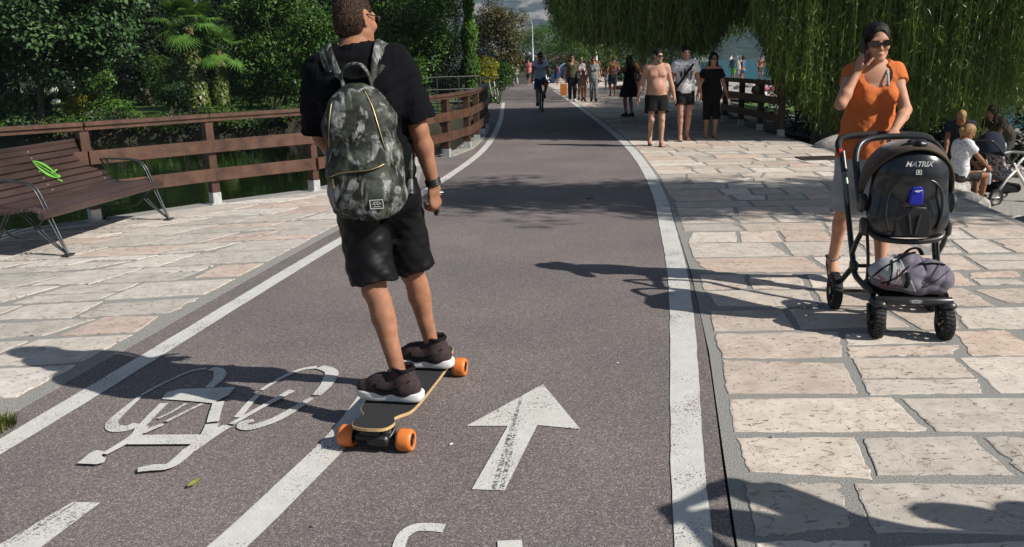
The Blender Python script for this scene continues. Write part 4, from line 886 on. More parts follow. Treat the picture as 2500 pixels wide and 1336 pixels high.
# drain cover in the paving
def drain():
    p = at(2000, 388); t = thing('drain_cover', 'rusty rectangular drain cover in the right paving', 'drain cover', (p[0], p[1], .013), .02)
    f = MB()
    for (c, s) in (((0, .21, 0), (.62, .04, .012)), ((0, -.21, 0), (.62, .04, .012)), ((.29, 0, 0), (.04, .38, .012)), ((-.29, 0, 0), (.04, .38, .012))): f.box(c, s)
    f.build('frame', mat('rusty_iron', (.05, .038, .03), .8, .4, 20), t)
    g_ = MB()
    for k in range(12): g_.box((-.25+k*.0455, 0, -.001), (.024, .38, .012))
    g_.build('grate', MATS['rusty_iron'], t)
drain()
# boulders at the paving edge and on the shore
boulder('pale boulder at the paving edge under the willow', (5.95, 14.7, -.05), (.62, .42, .30), 91)
boulder('small pale boulder right of the large one at the paving edge', (5.75, 13.4, -.05), (.30, .25, .20), 92)
boulder('dark mossy boulder between the two pale ones', (6.2, 13.9, -.1), (.35, .3, .25), 93, ROCK_D)
boulder('pale boulder the seated woman rests on', (6.98, 12.95, -.58), (.36, .36, .34), 94)
rs = random.Random(95); G3 = 'loose rocks along the willow shore'
for k in range(46):
    y = rs.uniform(8.2, 17); x = edger(y)+.3+abs(rs.gauss(0, 1.3)); r = rs.uniform(.08, .26)
    if 6.2 < x < 8.6 and 11.8 < y < 14.2: continue
    boulder('loose rock among the others on the shore under the willow', (x, y, gz(x, y)+r*.2), (r*1.3, r, r*.8), 100+k, ROCK if rs.random() < .5 else ROCK_D, 'rock', 'rock', G3, 2)
G4 = 'rocks along the beach'
for k in range(60):
    x = rs.uniform(9.5, 25); y = rs.uniform(50, 66); r = rs.uniform(.15, .45)
    boulder('pale rock among the others along the beach', (x, y, gz(x, y)+r*.25), (r*1.4, r, r*.75), 200+k, ROCK, 'rock', 'rock', G4, 1)
for k in range(26):
    x = rs.uniform(2.7, 7.5); y = rs.uniform(63.5, 66); r = rs.uniform(.2, .5)
    boulder('pale rock of the heap closing the promenade', (x, y, -.1+r*.3), (r*1.3, r, r*.8), 300+k, ROCK, 'rock', 'rock', 'rocks heaped at the promenade end', 1)
for k, (x, y) in enumerate([(6.0, 16.1), (6.4, 15.6), (5.9, 15.3), (7.0, 16.3), (6.7, 14.8), (7.4, 15.5)]):
    tuft(['yellowish tuft right at the fence end post', 'yellowish tuft in front of the willow trunk', 'low tuft behind the pale boulder', 'tuft at the foot of the willow trunk', 'green tuft right of the boulders', 'tuft in the willow shade'][k], (x, y, gz(x, y)-.03), 260, rs.uniform(.25, .5), .3, 110+k)
g = (5.45, 8.35); tuft('small green tuft in front of the second pushchair', (g[0], g[1], gz(*g)), 160, .14, .16, 120, 'feather')
# things lying on the asphalt
def fallen_leaf(label, px, py, s, rz, m):
    p = at(px, py); V = []; n = 9
    for i in range(n):
        t = i/(n-1); x = (t-.5)*s; wv = .24*s*math.sin(math.pi*t)**.8; z = .010+.25*s*abs(t-.4)**1.3
        V += [(x, wv, z+.25*wv), (x, 0, z), (x, -wv, z+.4*wv)]
    F = [(3*i+k, 3*i+k+1, 3*i+k+4, 3*i+k+3) for i in range(n-1) for k in (0, 1)]
    o = mesh_np('fallen_leaf', V, F, m, smooth=True); o.location = (p[0], p[1], 0); o.rotation_euler = (0, 0, rz); tag(o, label, 'leaf')
LG = mat('fallen_leaf', (.20, .21, .03), .6, nscale=60, col2=(.36, .34, .08))
fallen_leaf('curled yellow green leaf lying on the left lane', 475, 1187, .07, 1.1, LG)
fallen_leaf('tiny dry leaf at the tree shadow on the right lane', 1440, 487, .10, .2, mat('dry_leaf', (.03, .025, .02), .8))
def pebble(label, px, py, s, m, seed):
    p = at(px, py); boulder(label, (p[0], p[1], s*.4), (s, s*.7, s*.5), seed, m, 'paper_scrap' if 'paper' in label else 'pebble', 'litter' if 'paper' in label else 'pebble', None, 1)
PALE = mat('pale_scrap', (.6, .58, .54), .7)
pebble('white paper scrap right of the near skateboard wheel', 1101, 1086, .012, PALE, 401)
pebble('pale pebble at mid lane left of the right edge line', 1508, 887, .009, PALE, 402)
pebble('grey pebble in the hollow of the cracked slab', 1885, 1070, .013, ROCK, 403)
pebble('dark pebble on the asphalt below the centre line', 765, 1287, .012, ROCK_D, 404)
# ------------------------------------------------------------------ bicycles
TYRE = mat('tyre_rubber', (.012, .012, .012), .75, nscale=40, bump=.4, bscale=120, col2=(.022, .022, .021))
CHROME = mat('chrome', (.5, .5, .5), .2, metal=1., col2=(.62, .62, .62))
def circle(c, r, ax, n=24): 
    ax = nrm(ax); x = nrm(np.cross(ax, (0, 0, 1.) if abs(ax[2]) < .9 else (1., 0, 0))); y = np.cross(ax, x)
    return [np.array(c)+r*(math.cos(2*math.pi*k/n)*x+math.sin(2*math.pi*k/n)*y) for k in range(n)]
def bicycle(label, base, rz, col, tilt=0., group=None, steer=0., white=False):
    """local y is forward"""
    t = thing('bicycle', label, 'bicycle', base, rz, group); t.rotation_euler = (0, tilt, rz)
    fm = mat('bike_paint_%d' % int(col[0]*1000+col[1]*100), col, .35, .1, coat=.3); r = .34; fw = np.array([0, .56, r]); rw = np.array([0, -.50, r])
    for c in (rw, fw):
        wo = MB().tube(circle(c, r-.02, (1, 0, 0), 28), .022, 8, closed=True).build('wheel', TYRE, t, True)
        MB().tube(circle(c, r-.045, (1, 0, 0), 28), .012, 6, closed=True).build('rim', CHROME, wo, True)
        sp = MB()
        for k, q in enumerate(circle(c, r-.05, (1, 0, 0), 20)): sp.tube([c+np.array([(.025 if k % 2 else -.025), 0, 0]), q], .0022, 4)
        sp.build('spokes', CHROME, wo); MB().lathe([(.02, -.05), (.025, -.02), (.025, .02), (.02, .05)], c, np.array([(0, 0, 1), (0, 1, 0), (-1, 0, 0)]).T, 10).build('hub', CHROME, wo)
    bb = np.array([0, -.06, .29]); st = np.array([0, -.22, .82]); hd = np.array([0, .36, .86]); hl = np.array([0, .40, .72])
    f = MB()
    for a, b, q in ((bb, st, .017), (st-(0, -.01, .05), hd, .017), (hl, bb, .02), (hd, hl, .021)): f.tube([a, b], q, 8)
    for s in (-1, 1):
        x = np.array([s*.055, 0, 0]); f.tube([bb+x*.5, rw+x], .010, 6); f.tube([st-(0, 0, .06)+x*.4, rw+x], .008, 6)
    f.build('frame', fm, t, auto=50)
    fk = MB(); fk.tube([hl, hl+(0, .03, -.06)], .02, 8)
    for s in (-1, 1): fk.tube(bez([hl+(s*.05, .03, -.05), (s*.055, .50, .5), fw+(s*.055, 0, 0)], 5), .011, 6)
    fk.build('fork', fm, t, auto=50)
    sd = MB(); sd.tube([st, st+(0, -.05, .14)], .013, 8); s0 = st+np.array([0, -.05, .16]); sd.tube([s0+(0, -.13, .01), s0+(0, -.05, .015), s0+(0, .05, .0), s0+(0, .14, -.005)], [.05, .075, .04, .02], 10, squash=(1, .4)); sd.build('saddle', BLACKP, t, auto=50)
    h = MB(); h.tube([hd, hd+(0, -.01, .12)], .014, 8); h.tube(bez([(-.31, .24, .97), (-.2, .29, .985), (0, .36, .98), (.2, .29, .985), (.31, .24, .97)], 5), .012, 8)
    for s in (-1, 1): h.tube([(s*.31, .24, .97), (s*.22, .28, .985)], .018, 8)
    h.build('handlebar', BLACKP, t, auto=50)
    c = MB(); X = np.array([(0, 0, 1), (0, 1, 0), (-1, 0, 0)]).T; c.lathe([(.09, -.006), (.09, .006)], bb+(.05, 0, 0), X, 20)
    c.tube([bb+(.07, 0, 0), bb+(.075, .12, -.12)], .010, 6); c.tube([bb+(-.07, 0, 0), bb+(-.075, -.12, .12)], .010, 6); c.box(bb+(.125, .12, -.12), (.09, .07, .02)); c.box(bb+(-.125, -.12, .12), (.09, .07, .02)); c.build('pedals', STEEL, t, auto=50)
    return t
b_ = at(1225, 253)
bicycle('pale bicycle leaning against the shrub, nearest the path', (-.55, 33.2, 0), rad(200), (.55, .56, .55), .12, 'bicycles parked at the path edge')
bicycle('dark bicycle parked behind the pale one at the path edge', (-.92, 33.9, -.02), rad(188), (.03, .03, .035), .14, 'bicycles parked at the path edge')
bicycle('dark blue bicycle deepest in the shrub at the path edge', (-1.2, 34.8, -.03), rad(195), (.03, .05, .09), .16, 'bicycles parked at the path edge')
# ================================================================== people: continuous bodies from signed distances
class Field:
    """a block of space in which rounded shapes melt into one another; meshed as one continuous surface"""
    def __init__(s, lo, hi, v):
        s.lo = np.array(lo, float); s.v = v; s.n = np.maximum(4, np.ceil((np.array(hi)-s.lo)/v).astype(int)+1)
        s.ax = [s.lo[i]+v*np.arange(s.n[i]) for i in range(3)]; s.D = np.full(s.n, .5, np.float32)
    def win(s, lo, hi):
        sl = []
        for i in range(3):
            a = int(np.clip(math.floor((lo[i]-s.lo[i])/s.v), 0, s.n[i])); b = int(np.clip(math.ceil((hi[i]-s.lo[i])/s.v)+1, 0, s.n[i])); sl.append(slice(a, max(a, b)))
        g = [s.ax[i][sl[i]].astype(np.float32) for i in range(3)]
        return tuple(sl), g[0][:, None, None], g[1][None, :, None], g[2][None, None, :]
    def put(s, d, sl, k=0., op='u'):
        a = s.D[sl]
        if op == 'u':
            if k > 0: h = np.maximum(k-np.abs(a-d), 0)/k; s.D[sl] = np.minimum(a, d)-h*h*k*.25
            else: s.D[sl] = np.minimum(a, d)
        elif op == 's':
            if k > 0: h = np.maximum(k-np.abs(a+d), 0)/k; s.D[sl] = np.maximum(a, -d)+h*h*k*.25
            else: s.D[sl] = np.maximum(a, -d)
    def cone(s, a, b, ra, rb, k=.02, sq=None, op='u'):
        """tapered limb from a to b; sq = (axis, factor) flattens it along an axis"""
        a = np.array(a, float); b = np.array(b, float); m = max(ra, rb)*1.02+k+4*s.v
        sl, X, Y, Z = s.win(np.minimum(a, b)-m, np.maximum(a, b)+m)
        if s.D[sl].size == 0: return s
        ba = b-a; L2 = max(ba@ba, 1e-9); px, py, pz = X-a[0], Y-a[1], Z-a[2]
        t = np.clip((px*ba[0]+py*ba[1]+pz*ba[2])/L2, 0, 1)
        wx, wy, wz = px-t*ba[0], py-t*ba[1], pz-t*ba[2]; r = ra+(rb-ra)*t
        if sq is not None:
            n = nrm(sq[0]); f = 1/sq[1]-1; q = (wx*n[0]+wy*n[1]+wz*n[2])*f
            wx = wx+q*n[0]; wy = wy+q*n[1]; wz = wz+q*n[2]
            d0 = np.sqrt(wx*wx+wy*wy+wz*wz)+1e-9; g = (d0-r)
            d = g*np.clip(np.sqrt((sq[1])), .4, 1)
        else: d = np.sqrt(wx*wx+wy*wy+wz*wz)-r
        s.put(d, sl, k, op); return s
    def ell(s, c, R, r, k=.02, op='u'):
        """ellipsoid with axes the rows of R and radii r"""
        c = np.array(c, float); r = np.array(r, float); R = np.eye(3) if R is None else np.array(R); m = r.max()+k+4*s.v
        sl, X, Y, Z = s.win(c-m, c+m)
        if s.D[sl].size == 0: return s
        px, py, pz = X-c[0], Y-c[1], Z-c[2]; q = [px*R[i][0]+py*R[i][1]+pz*R[i][2] for i in range(3)]
        k0 = np.sqrt(sum((q[i]/r[i])**2 for i in range(3))); k1 = np.sqrt(sum((q[i]/r[i]**2)**2 for i in range(3)))+1e-9
        s.put(k0*(k0-1)/k1, sl, k, op); return s
    def half(s, p, n):
        """keep only the side of the plane against its normal"""
        n = nrm(n); p = np.array(p, float)
        d = (s.ax[0]-p[0])[:, None, None]*n[0]+(s.ax[1]-p[1])[None, :, None]*n[1]+(s.ax[2]-p[2])[None, None, :]*n[2]
        s.D = np.maximum(s.D, d.astype(np.float32)); return s
    def ripple(s, amp, fr, seed, dirs=None, n=5):
        r_ = np.random.default_rng(seed); X = s.ax[0].astype(np.float32)[:, None, None]; Y = s.ax[1].astype(np.float32)[None, :, None]; Z = s.ax[2].astype(np.float32)[None, None, :]
        band = np.abs(s.D) < .06; acc = np.zeros(band.sum(), np.float32); ix = np.nonzero(band); x, y, z = s.ax[0][ix[0]], s.ax[1][ix[1]], s.ax[2][ix[2]]
        wx = .02*np.sin(17*z+5*x+r_.random()*6); wz = .02*np.sin(13*x+11*y+r_.random()*6)
        for i in range(n):
            u = nrm(r_.normal(size=3)*np.array(dirs if dirs is not None else (1, 1, 1))); f = fr*r_.uniform(.6, 1.6)
            q = np.sin(f*(u[0]*(x+wx)+u[1]*y+u[2]*(z+wz))+r_.random()*6.28); acc += (1-2*np.abs(q)**.8)/n if i % 2 else q/n
        s.D[ix] += (amp*acc).astype(np.float32); return s
    def shell(s, th): s.D = np.maximum(s.D, -(s.D+th)); return s
    def mesh(s, name, m, parent=None, relax=0):
        bgv = 3*s.v; D = np.clip(s.D, -bgv, bgv).astype(np.float32)
        D[0] = bgv; D[-1] = bgv; D[:, 0] = bgv; D[:, -1] = bgv; D[:, :, 0] = bgv; D[:, :, -1] = bgv
        g = openvdb.FloatGrid(bgv); g.copyFromArray(np.ascontiguousarray(D)); P, Q = g.convertToQuads(0.)
        P = np.asarray(P, np.float64); Q = np.asarray(Q); n_ = len(P)
        if relax:
            a = Q.ravel(); b = np.roll(Q, -1, 1).ravel(); deg = np.bincount(a, minlength=n_)+np.bincount(b, minlength=n_); deg = np.maximum(deg, 1)[:, None]
            for it in range(relax):
                for w_ in (.55, -.50):
                    S_ = np.stack([np.bincount(a, P[b, i], n_)+np.bincount(b, P[a, i], n_) for i in range(3)], 1)/deg; P = P+(S_-P)*w_
        return mesh_np(name, P*s.v+s.lo, np.ascontiguousarray(np.asarray(Q)[:, ::-1]), m, parent, True)
def ik(a, c, l1, l2, pole):
    a, c = np.array(a, float), np.array(c, float); d = c-a; L = np.linalg.norm(d); mx = (l1+l2)*.998
    if L > mx: c = a+d*mx/L; L = mx; d = c-a
    u = d/max(L, 1e-6); x = (l1*l1-l2*l2+L*L)/(2*L); h = math.sqrt(max(l1*l1-x*x, 0)); p = np.array(pole, float); p = nrm(p-u*(p@u))
    return a+u*x+p*h, c
class Pose: pass
def pose(H=1.75, hip=None, yaw=0., lean=(0, 0), tyaw=0., head=(0, 0, 0), footL=(-.10, .0), footR=(.10, .0), handL=None, handR=None, elbL=(-.4, -1, -.3), elbR=(.4, -1, -.3),
         kneeL=(-.1, 1, 0), kneeR=(.1, 1, 0), ftL=(-.2, 1, 0), ftR=(.2, 1, 0), sex='m', bulk=1., shk=1., hsk=1.):
    """local frame: y ahead, x to the person's right. Feet are ankle targets (x, y[, height of the sole])"""
    p = Pose(); s = H/1.8; p.s = s; p.sex = sex; p.bulk = bulk; p.H = H
    f = sex == 'f'
    p.hip = np.array(hip if hip is not None else (0, 0, .945*s)); cy, sy = math.cos(yaw), math.sin(yaw)
    p.lat = np.array([cy, sy, 0]); p.fwd = np.array([-sy, cy, 0])                    # pelvis frame
    ct, st = math.cos(yaw+tyaw), math.sin(yaw+tyaw); tl = np.array([ct, st, 0]); tf = np.array([-st, ct, 0])
    up = nrm(np.array([0, 0, 1])+tl*lean[0]+tf*lean[1]); tf = nrm(tf-up*(tf@up)); tl = np.cross(tf, up); p.up, p.tl, p.tf = up, tl, tf
    p.mid = p.hip+nrm(up+np.array([0, 0, .6]))*.20*s; p.chest = p.mid+up*.20*s; p.sh = p.hip+(p.chest-p.hip)+up*.135*s
    shw = (.143 if f else .185)*s*(1+.25*(bulk-1))*shk; p.SL = p.sh-tl*shw-up*.012*s; p.SR = p.sh+tl*shw-up*.012*s
    p.neck0 = p.sh+up*.015*s-tf*.012*s; p.neck1 = p.neck0+nrm(up*.9+np.array([0, 0, .3])+tf*.28)*.105*s
    hy, hp, hr = head; b = yaw+tyaw+hy; hf = np.array([-math.sin(b)*math.cos(hp), math.cos(b)*math.cos(hp), math.sin(hp)]); hl = np.array([math.cos(b), math.sin(b), 0])
    hl = nrm(hl+np.array([0, 0, 1])*hr); hu = np.cross(hl, hf); p.hf, p.hl, p.hu = hf, hl, hu; p.hs = s*(.98 if f else 1.)*hsk; p.hc = p.neck1+hu*.085*p.hs+hf*.012*p.hs
    hj = .088*s; p.HL = p.hip-p.lat*hj; p.HR = p.hip+p.lat*hj
    def foot(t, ft, H0, kn):
        sole = t[2] if len(t) > 2 else 0.; ft = nrm(np.array(ft, float)); ank = np.array([t[0], t[1], sole+.085*s])
        k_, a_ = ik(H0, ank, .435*s, .425*s, kn); return k_, a_, ft
    p.KL, p.AL, p.FL = foot(footL, ftL, p.HL, kneeL); p.KR, p.AR, p.FR = foot(footR, ftR, p.HR, kneeR)
    def arm(S, t, pol, sgn):
        if t is None: t = S+np.array(tl)*sgn*.12*s+tf*.03*s-np.array([0, 0, .50*s])
        return ik(S, t, .285*s, .255*s, pol)
    p.EL, p.WL = arm(p.SL, handL, elbL, -1); p.ER, p.WR = arm(p.SR, handR, elbR, 1)
    return p
def bounds(p, m=.25):
    P = np.array([p.hip, p.sh, p.SL, p.SR, p.KL, p.KR, p.AL, p.AR, p.EL, p.ER, p.WL, p.WR, p.hc+p.hu*.14])
    lo = P.min(0)-m; hi = P.max(0)+m; lo[2] = min(P[:, 2].min()-.14, lo[2]+m-.12); hi[2] = P[:, 2].max()+.10; return lo, hi
def hand_frame(p, side, f=None, n=None, th=None):
    E, Wr = (p.EL, p.WL) if side < 0 else (p.ER, p.WR); f = nrm(Wr-E) if f is None else nrm(f)
    n = (-p.tl*side if n is None else np.array(n, float)); n = nrm(n-f*(n@f)); t = -side*np.cross(n, f) if th is None else nrm(np.array(th, float))
    return Wr, f, n, t
def hand(F, fr, s, curl=(.35, .4, .45, .5), thumb=.5, fine=True, k=.004):
    """palm, four unequal jointed fingers, and a thumb from the side of the palm"""
    w, f, n, t = fr; s = s*1.0
    F.cone(w-f*.01*s, w+f*.03*s, .026*s, .030*s, .012, (n, .72)); F.cone(w+f*.03*s, w+f*.082*s, .034*s, .036*s, .012, (n, .42))
    F.cone(w+f*.03*s+t*.014*s, w+f*.075*s+t*.017*s, .022*s, .022*s, .01, (n, .55)); F.cone(w+f*.03*s-t*.014*s, w+f*.07*s-t*.019*s, .020*s, .020*s, .01, (n, .55))
    tips = []
    for i, (o, L, b0) in enumerate(((.029, .074, .094), (.010, .084, .100), (-.010, .078, .097), (-.028, .060, .088))):
        q = w+f*b0*s+t*o*s-n*.002*s; d = nrm(f+t*o*1.2); c = curl[i]; r = (.0092, .0094, .0090, .0080)[i]*s
        F.cone(w+f*.05*s+t*o*.7*s, q, .011*s, r*1.12, k)
        for j, fr_ in enumerate((.46, .30, .24)):
            ang = c*(1. if j == 0 else 1.15); d2 = nrm(d*math.cos(ang)+n*math.sin(ang)); n_ = nrm(n*math.cos(ang)-d*math.sin(ang)); d = d2; n_l = n_
            q2 = q+d*L*fr_*s; F.cone(q, q2, r, r*.90, k); q = q2; r *= .92; n = n_
        tips.append(q); n = fr[2]
    a = w+f*.022*s+t*.026*s+n*.006*s; d = nrm(f*.62+t*.75+n*(.1+.5*thumb)); b = a+d*.044*s; d2 = nrm(f*.85+t*.25+n*(.15+thumb*.5)); c = b+d2*.034*s; e = c+nrm(d2+n*.2*thumb)*.026*s
    F.cone(a-d*.01*s, b, .0155*s, .0115*s, .008); F.cone(b, c, .0112*s, .0100*s, k); F.cone(c, e, .0102*s, .0085*s, k); tips.append(e)
    return tips
def torso(F, p, off=0., k=.05, loose=0., low=True, zfrom=None):
    s, B, f = p.s, p.bulk, p.sex == 'f'; sq = (p.tf, .66); sqp = (p.fwd, .72)
    hipr = (.172 if f else .162)*s*B+off; wr = (.128 if f else .146)*s*B+off+loose; cr = (.148 if f else .168)*s*(1+.5*(B-1))+off+loose*.5
    if low: F.cone(p.hip-(0, 0, .03*s), p.hip+(0, 0, .06*s), hipr+loose*.5, hipr*.98+loose*.5, k, sqp)
    F.cone(p.hip+(0, 0, .07*s), p.mid, hipr*.95+loose*.6, wr, k, sq); F.cone(p.mid, p.chest, wr, cr, k, sq); F.cone(p.chest, p.chest+p.up*.075*s, cr, cr*.93, k, sq)
    F.cone(p.SL+p.tl*.035*s, p.SR-p.tl*.035*s, .066*s+off*.8, .066*s+off*.8, .06, None)
    # trapezius slopes
    for S in (p.SL, p.SR): F.cone(p.neck0+p.up*.035*s-p.tf*.012*s, S*.75+p.sh*.25+p.up*.012*s, .045*s+off*.5, .050*s+off*.7, .04)
    # shoulder blades and chest
    for g in (-1, 1): F.ell(p.chest+p.up*.03*s+p.tl*g*.085*s-p.tf*.062*s, (p.tl, p.tf, p.up), (.07*s+off, .05*s+off, .095*s+off), .05)
    if f:
        for g in (-1, 1): F.ell(p.chest-p.up*.012*s+p.tl*g*.072*s+p.tf*(.088*s), (p.tl, p.tf, p.up), (.062*s+off, .058*s+off, .062*s+off), .035)
    else:
        for g in (-1, 1): F.ell(p.chest+p.up*.02*s+p.tl*g*.080*s+p.tf*.082*s, (p.tl, p.tf, p.up), (.085*s+off, .040*s+off, .062*s+off), .03)
    if off == 0 and not f and low:
        F.cone(p.chest-p.up*.06*s+p.tf*.140*s, p.chest+p.up*.07*s+p.tf*.135*s, .010*s, .008*s, .03, None, 's')
        for g in (-1, 1): F.ell(p.chest-p.up*.005*s+p.tl*g*.085*s+p.tf*.105*s, (p.tl, p.tf, p.up), (.070*s, .030*s, .045*s), .015)
    if B > 1.05: F.ell(p.mid-p.up*.03*s+p.tf*.075*s*B, (p.tl, p.tf, p.up), (.125*s*B+off, .085*s*B+off, .135*s+off), .06)
    if low:
        for g in (-1, 1): F.ell(p.hip-(0, 0, .045*s)+p.lat*g*.075*s-p.fwd*.065*s, None, (.09*s*B+off, .085*s*B+off, .095*s+off), .04)
def legs(F, p, off=0., k=.02, upto=9, r=1.):
    s = p.s*(1+.35*(p.bulk-1))*r
    for Hj, K, A in ((p.HL, p.KL, p.AL), (p.HR, p.KR, p.AR)):
        m = Hj+(K-Hj)*.35
        F.cone(Hj, m, .088*s+off, .078*s+off, .05); F.cone(m, K, .078*s+off, .053*s+off, k)
        if upto > 1:
            d = A-K; bk = nrm(np.cross(np.cross(d, K-Hj) if np.linalg.norm(np.cross(d, K-Hj)) > 1e-3 else np.array([1., 0, 0]), d)); fw = (p.FL if K is p.KL else p.FR); bk = -nrm(fw-nrm(d)*(fw@nrm(d)))
            F.cone(K, K+d*.3, .050*s+off, .050*s+off, k); F.cone(K+d*.3, A, .049*s+off, .033*s+off, k)
            F.cone(K+d*.14+bk*.016*s, K+d*.42+bk*.012*s, .042*s+off, .034*s+off, .03); F.ell(K-bk*.016*s, None, (.038*s+off,)*3, .03)
def feet(F, p, barefoot=True, v=.01):
    s = p.s
    for A, ft, sg in ((p.AL, p.FL, -1), (p.AR, p.FR, 1)):
        sd = nrm(np.cross(ft, (0, 0, 1.))); u = np.cross(sd, ft); heel = A-u*.045*s-ft*.035*s; ball = A-u*.060*s+ft*.105*s; toe = A-u*.066*s+ft*.150*s
        F.cone(A+u*.01, heel, .034*s, .033*s, .02); F.cone(A-u*.005*s+ft*.01*s, ball, .036*s, .034*s, .02, (u, .75)); F.cone(heel, ball, .028*s, .030*s, .02)
        F.cone(ball-sd*.012*s, ball+sd*.014*s, .026*s, .024*s, .02, (u, .75))
        if v < .012:
            for i in range(5):
                o = -(.030-.0148*i)*sg; L = (.050, .050, .044, .037, .028)[i]; r = (.0135, .010, .0095, .009, .0085)[i]; b = ball+sd*o*s-u*.004*s
                F.cone(b, b+ft*L*s-u*.006*s, r*1.15*s, r*s, .006)
        else: F.cone(ball, toe, .03*s, .022*s, .02, (u, .6))
def arms(F, p, off=0., k=.02, upto=1., r=1., hand_=True):
    s = p.s*r*(1+.3*(p.bulk-1))*(.88 if p.sex == 'f' else 1.)
    for S, E, Wr, sg in ((p.SL, p.EL, p.WL, -1), (p.SR, p.ER, p.WR, 1)):
        d = E-S; F.cone(S-d*.03, S+d*.22, .058*s+off, .053*s+off, .05); F.cone(S+d*.2, E, .052*s+off, .040*s+off, k)
        e = Wr-E; F.cone(E, E+e*.30, .040*s+off, .043*s+off, .02); F.cone(E+e*.30, Wr, .043*s+off, .0265*s+off, k)
def headshape(F, p, v):
    s = p.hs; c, f, u, l = p.hc, p.hf, p.hu, p.hl; R = (l, f, u); P = lambda x, y, z: c+(l*x+f*y+u*z)*s
    r = (.055 if p.sex == 'm' else .049)*p.s*(1+.6*(p.bulk-1)); F.cone(p.neck0-p.up*.03*p.s, p.neck1+u*.02*s, r*1.08, r*.94, .05)
    F.ell(P(0, -.014, .038), R, (.076*s, .096*s, .086*s), .02); F.ell(P(0, .030, -.030), R, (.064*s, .066*s, .088*s), .03)
    F.cone(P(-.052, .0, -.050), P(-.018, .078, -.094), .022*s, .019*s, .025); F.cone(P(.052, .0, -.050), P(.018, .078, -.094), .022*s, .019*s, .025); F.ell(P(0, .083, -.098), R, (.022*s, .016*s, .016*s), .02)
    if v < .016:
        F.cone(P(-.04, .080, .030), P(.04, .080, .030), .013*s, .013*s, .02)                      # brow
        for g in (-1, 1): F.ell(P(.033*g, .104, .010), R, (.019*s, .012*s, .012*s), .012, 's'); F.ell(P(.033*g, .083, .010), R, (.015*s, .013*s, .012*s), .004); F.ell(P(.042*g, .072, -.020), R, (.024*s, .022*s, .020*s), .02)
        F.cone(P(0, .092, .018), P(0, .114, -.022), .009*s, .012*s, .012); 
        for g in (-1, 1): F.ell(P(.012*g, .102, -.026), R, (.009*s, .009*s, .008*s), .008); F.ell(P(.006*g, .1175-.004, -.032), R, (.004*s,)*3, .004, 's') if v < .007 else None
        F.ell(P(0, .094, -.055), R, (.024*s, .013*s, .007*s), .008); F.ell(P(0, .092, -.066), R, (.021*s, .013*s, .008*s), .008); F.cone(P(-.018, .1085, -.0605), P(.018, .1085, -.0605), .0028*s, .0028*s, .002, None, 's') if v < .0075 else None
        for g in (-1, 1):
            a = P(.077*g, -.012, .018); F.ell(a, (nrm(l*g+f*.35), nrm(f-l*g*.35), u), (.010*s, .021*s, .033*s), .006); F.ell(P(.0765*g, -.008, -.018), R, (.009*s, .012*s, .014*s), .006); F.ell(P(.087*g, -.004, .018), R, (.006*s, .011*s, .019*s), .006, 's')
def skin_mat(name, c, c2): 
    m = mat(name, [x*.9 for x in c], .60, nscale=16, bump=.04, bscale=120, spec=.28, col2=c2); m.node_tree.nodes['Principled BSDF'].inputs['Subsurface Weight'].default_value = .12
    m.node_tree.nodes['Principled BSDF'].inputs['Subsurface Scale'].default_value = .01; m.node_tree.nodes['Principled BSDF'].inputs['Subsurface Radius'].default_value = (1, .35, .2); return m
SKIN = dict(tan=skin_mat('skin_tan', (.27, .125, .070), (.37, .180, .108)), fair=skin_mat('skin_fair', (.44, .22, .135), (.52, .275, .18)), light=skin_mat('skin_light', (.40, .215, .145), (.50, .285, .20)), red=skin_mat('skin_ruddy', (.37, .185, .12), (.46, .245, .17)), brown=skin_mat('skin_brown', (.26, .11, .055), (.33, .15, .08)))
HAIRM = dict(brown=mat('hair_brown', (.016, .009, .006), .6, spec=.2, nscale=60, bump=.8, bscale=160, col2=(.062, .033, .018), stretch=(1, 1, .3)), black=mat('hair_black', (.004, .003, .003), .5, spec=.22, nscale=60, bump=.6, bscale=150, col2=(.014, .010, .008), stretch=(1, 1, .2)),
             blond=mat('hair_blond', (.20, .11, .04), .5, nscale=60, bump=.8, bscale=150, col2=(.42, .25, .10), stretch=(1, 1, .2)), grey=mat('hair_grey', (.06, .05, .045), .5, nscale=60, bump=.6, bscale=150, col2=(.16, .14, .13)))
def body(p, v, skin, t, hands=None, barefoot=True, shoes=False, extra=None):
    lo, hi = bounds(p); F = Field(lo, hi, v); k = max(.02, v*2)
    torso(F, p, 0, .05); legs(F, p, 0, k)
    arms(F, p, 0, k); headshape(F, p, v); feet(F, p, barefoot, v)
    for sd in (-1, 1):
        hd = (hands or {}).get(sd, {}); fr = hand_frame(p, sd, hd.get('f'), hd.get('n'), hd.get('t'))
        if v < .012: tips = hand(F, fr, p.s*(.93 if p.sex == 'f' else 1), hd.get('curl', (.25, .3, .35, .4)), hd.get('thumb', .4))
        else: w, f, n, t_ = fr; F.cone(w, w+f*.09*p.s, .028*p.s, .034*p.s, .02, (n, .5)); F.cone(w+f*.09*p.s, w+nrm(f+n*.4)*.17*p.s, .034*p.s, .018*p.s, .02, (n, .5)); F.cone(w+f*.02*p.s+t_*.02*p.s, w+f*.08*p.s+t_*.045*p.s, .014*p.s, .011*p.s, .01)
    if extra: extra(F)
    return F.mesh('body', SKIN[skin], t)
def grid(p, v, m=.28): lo, hi = bounds(p, m); return Field(lo, hi, v)
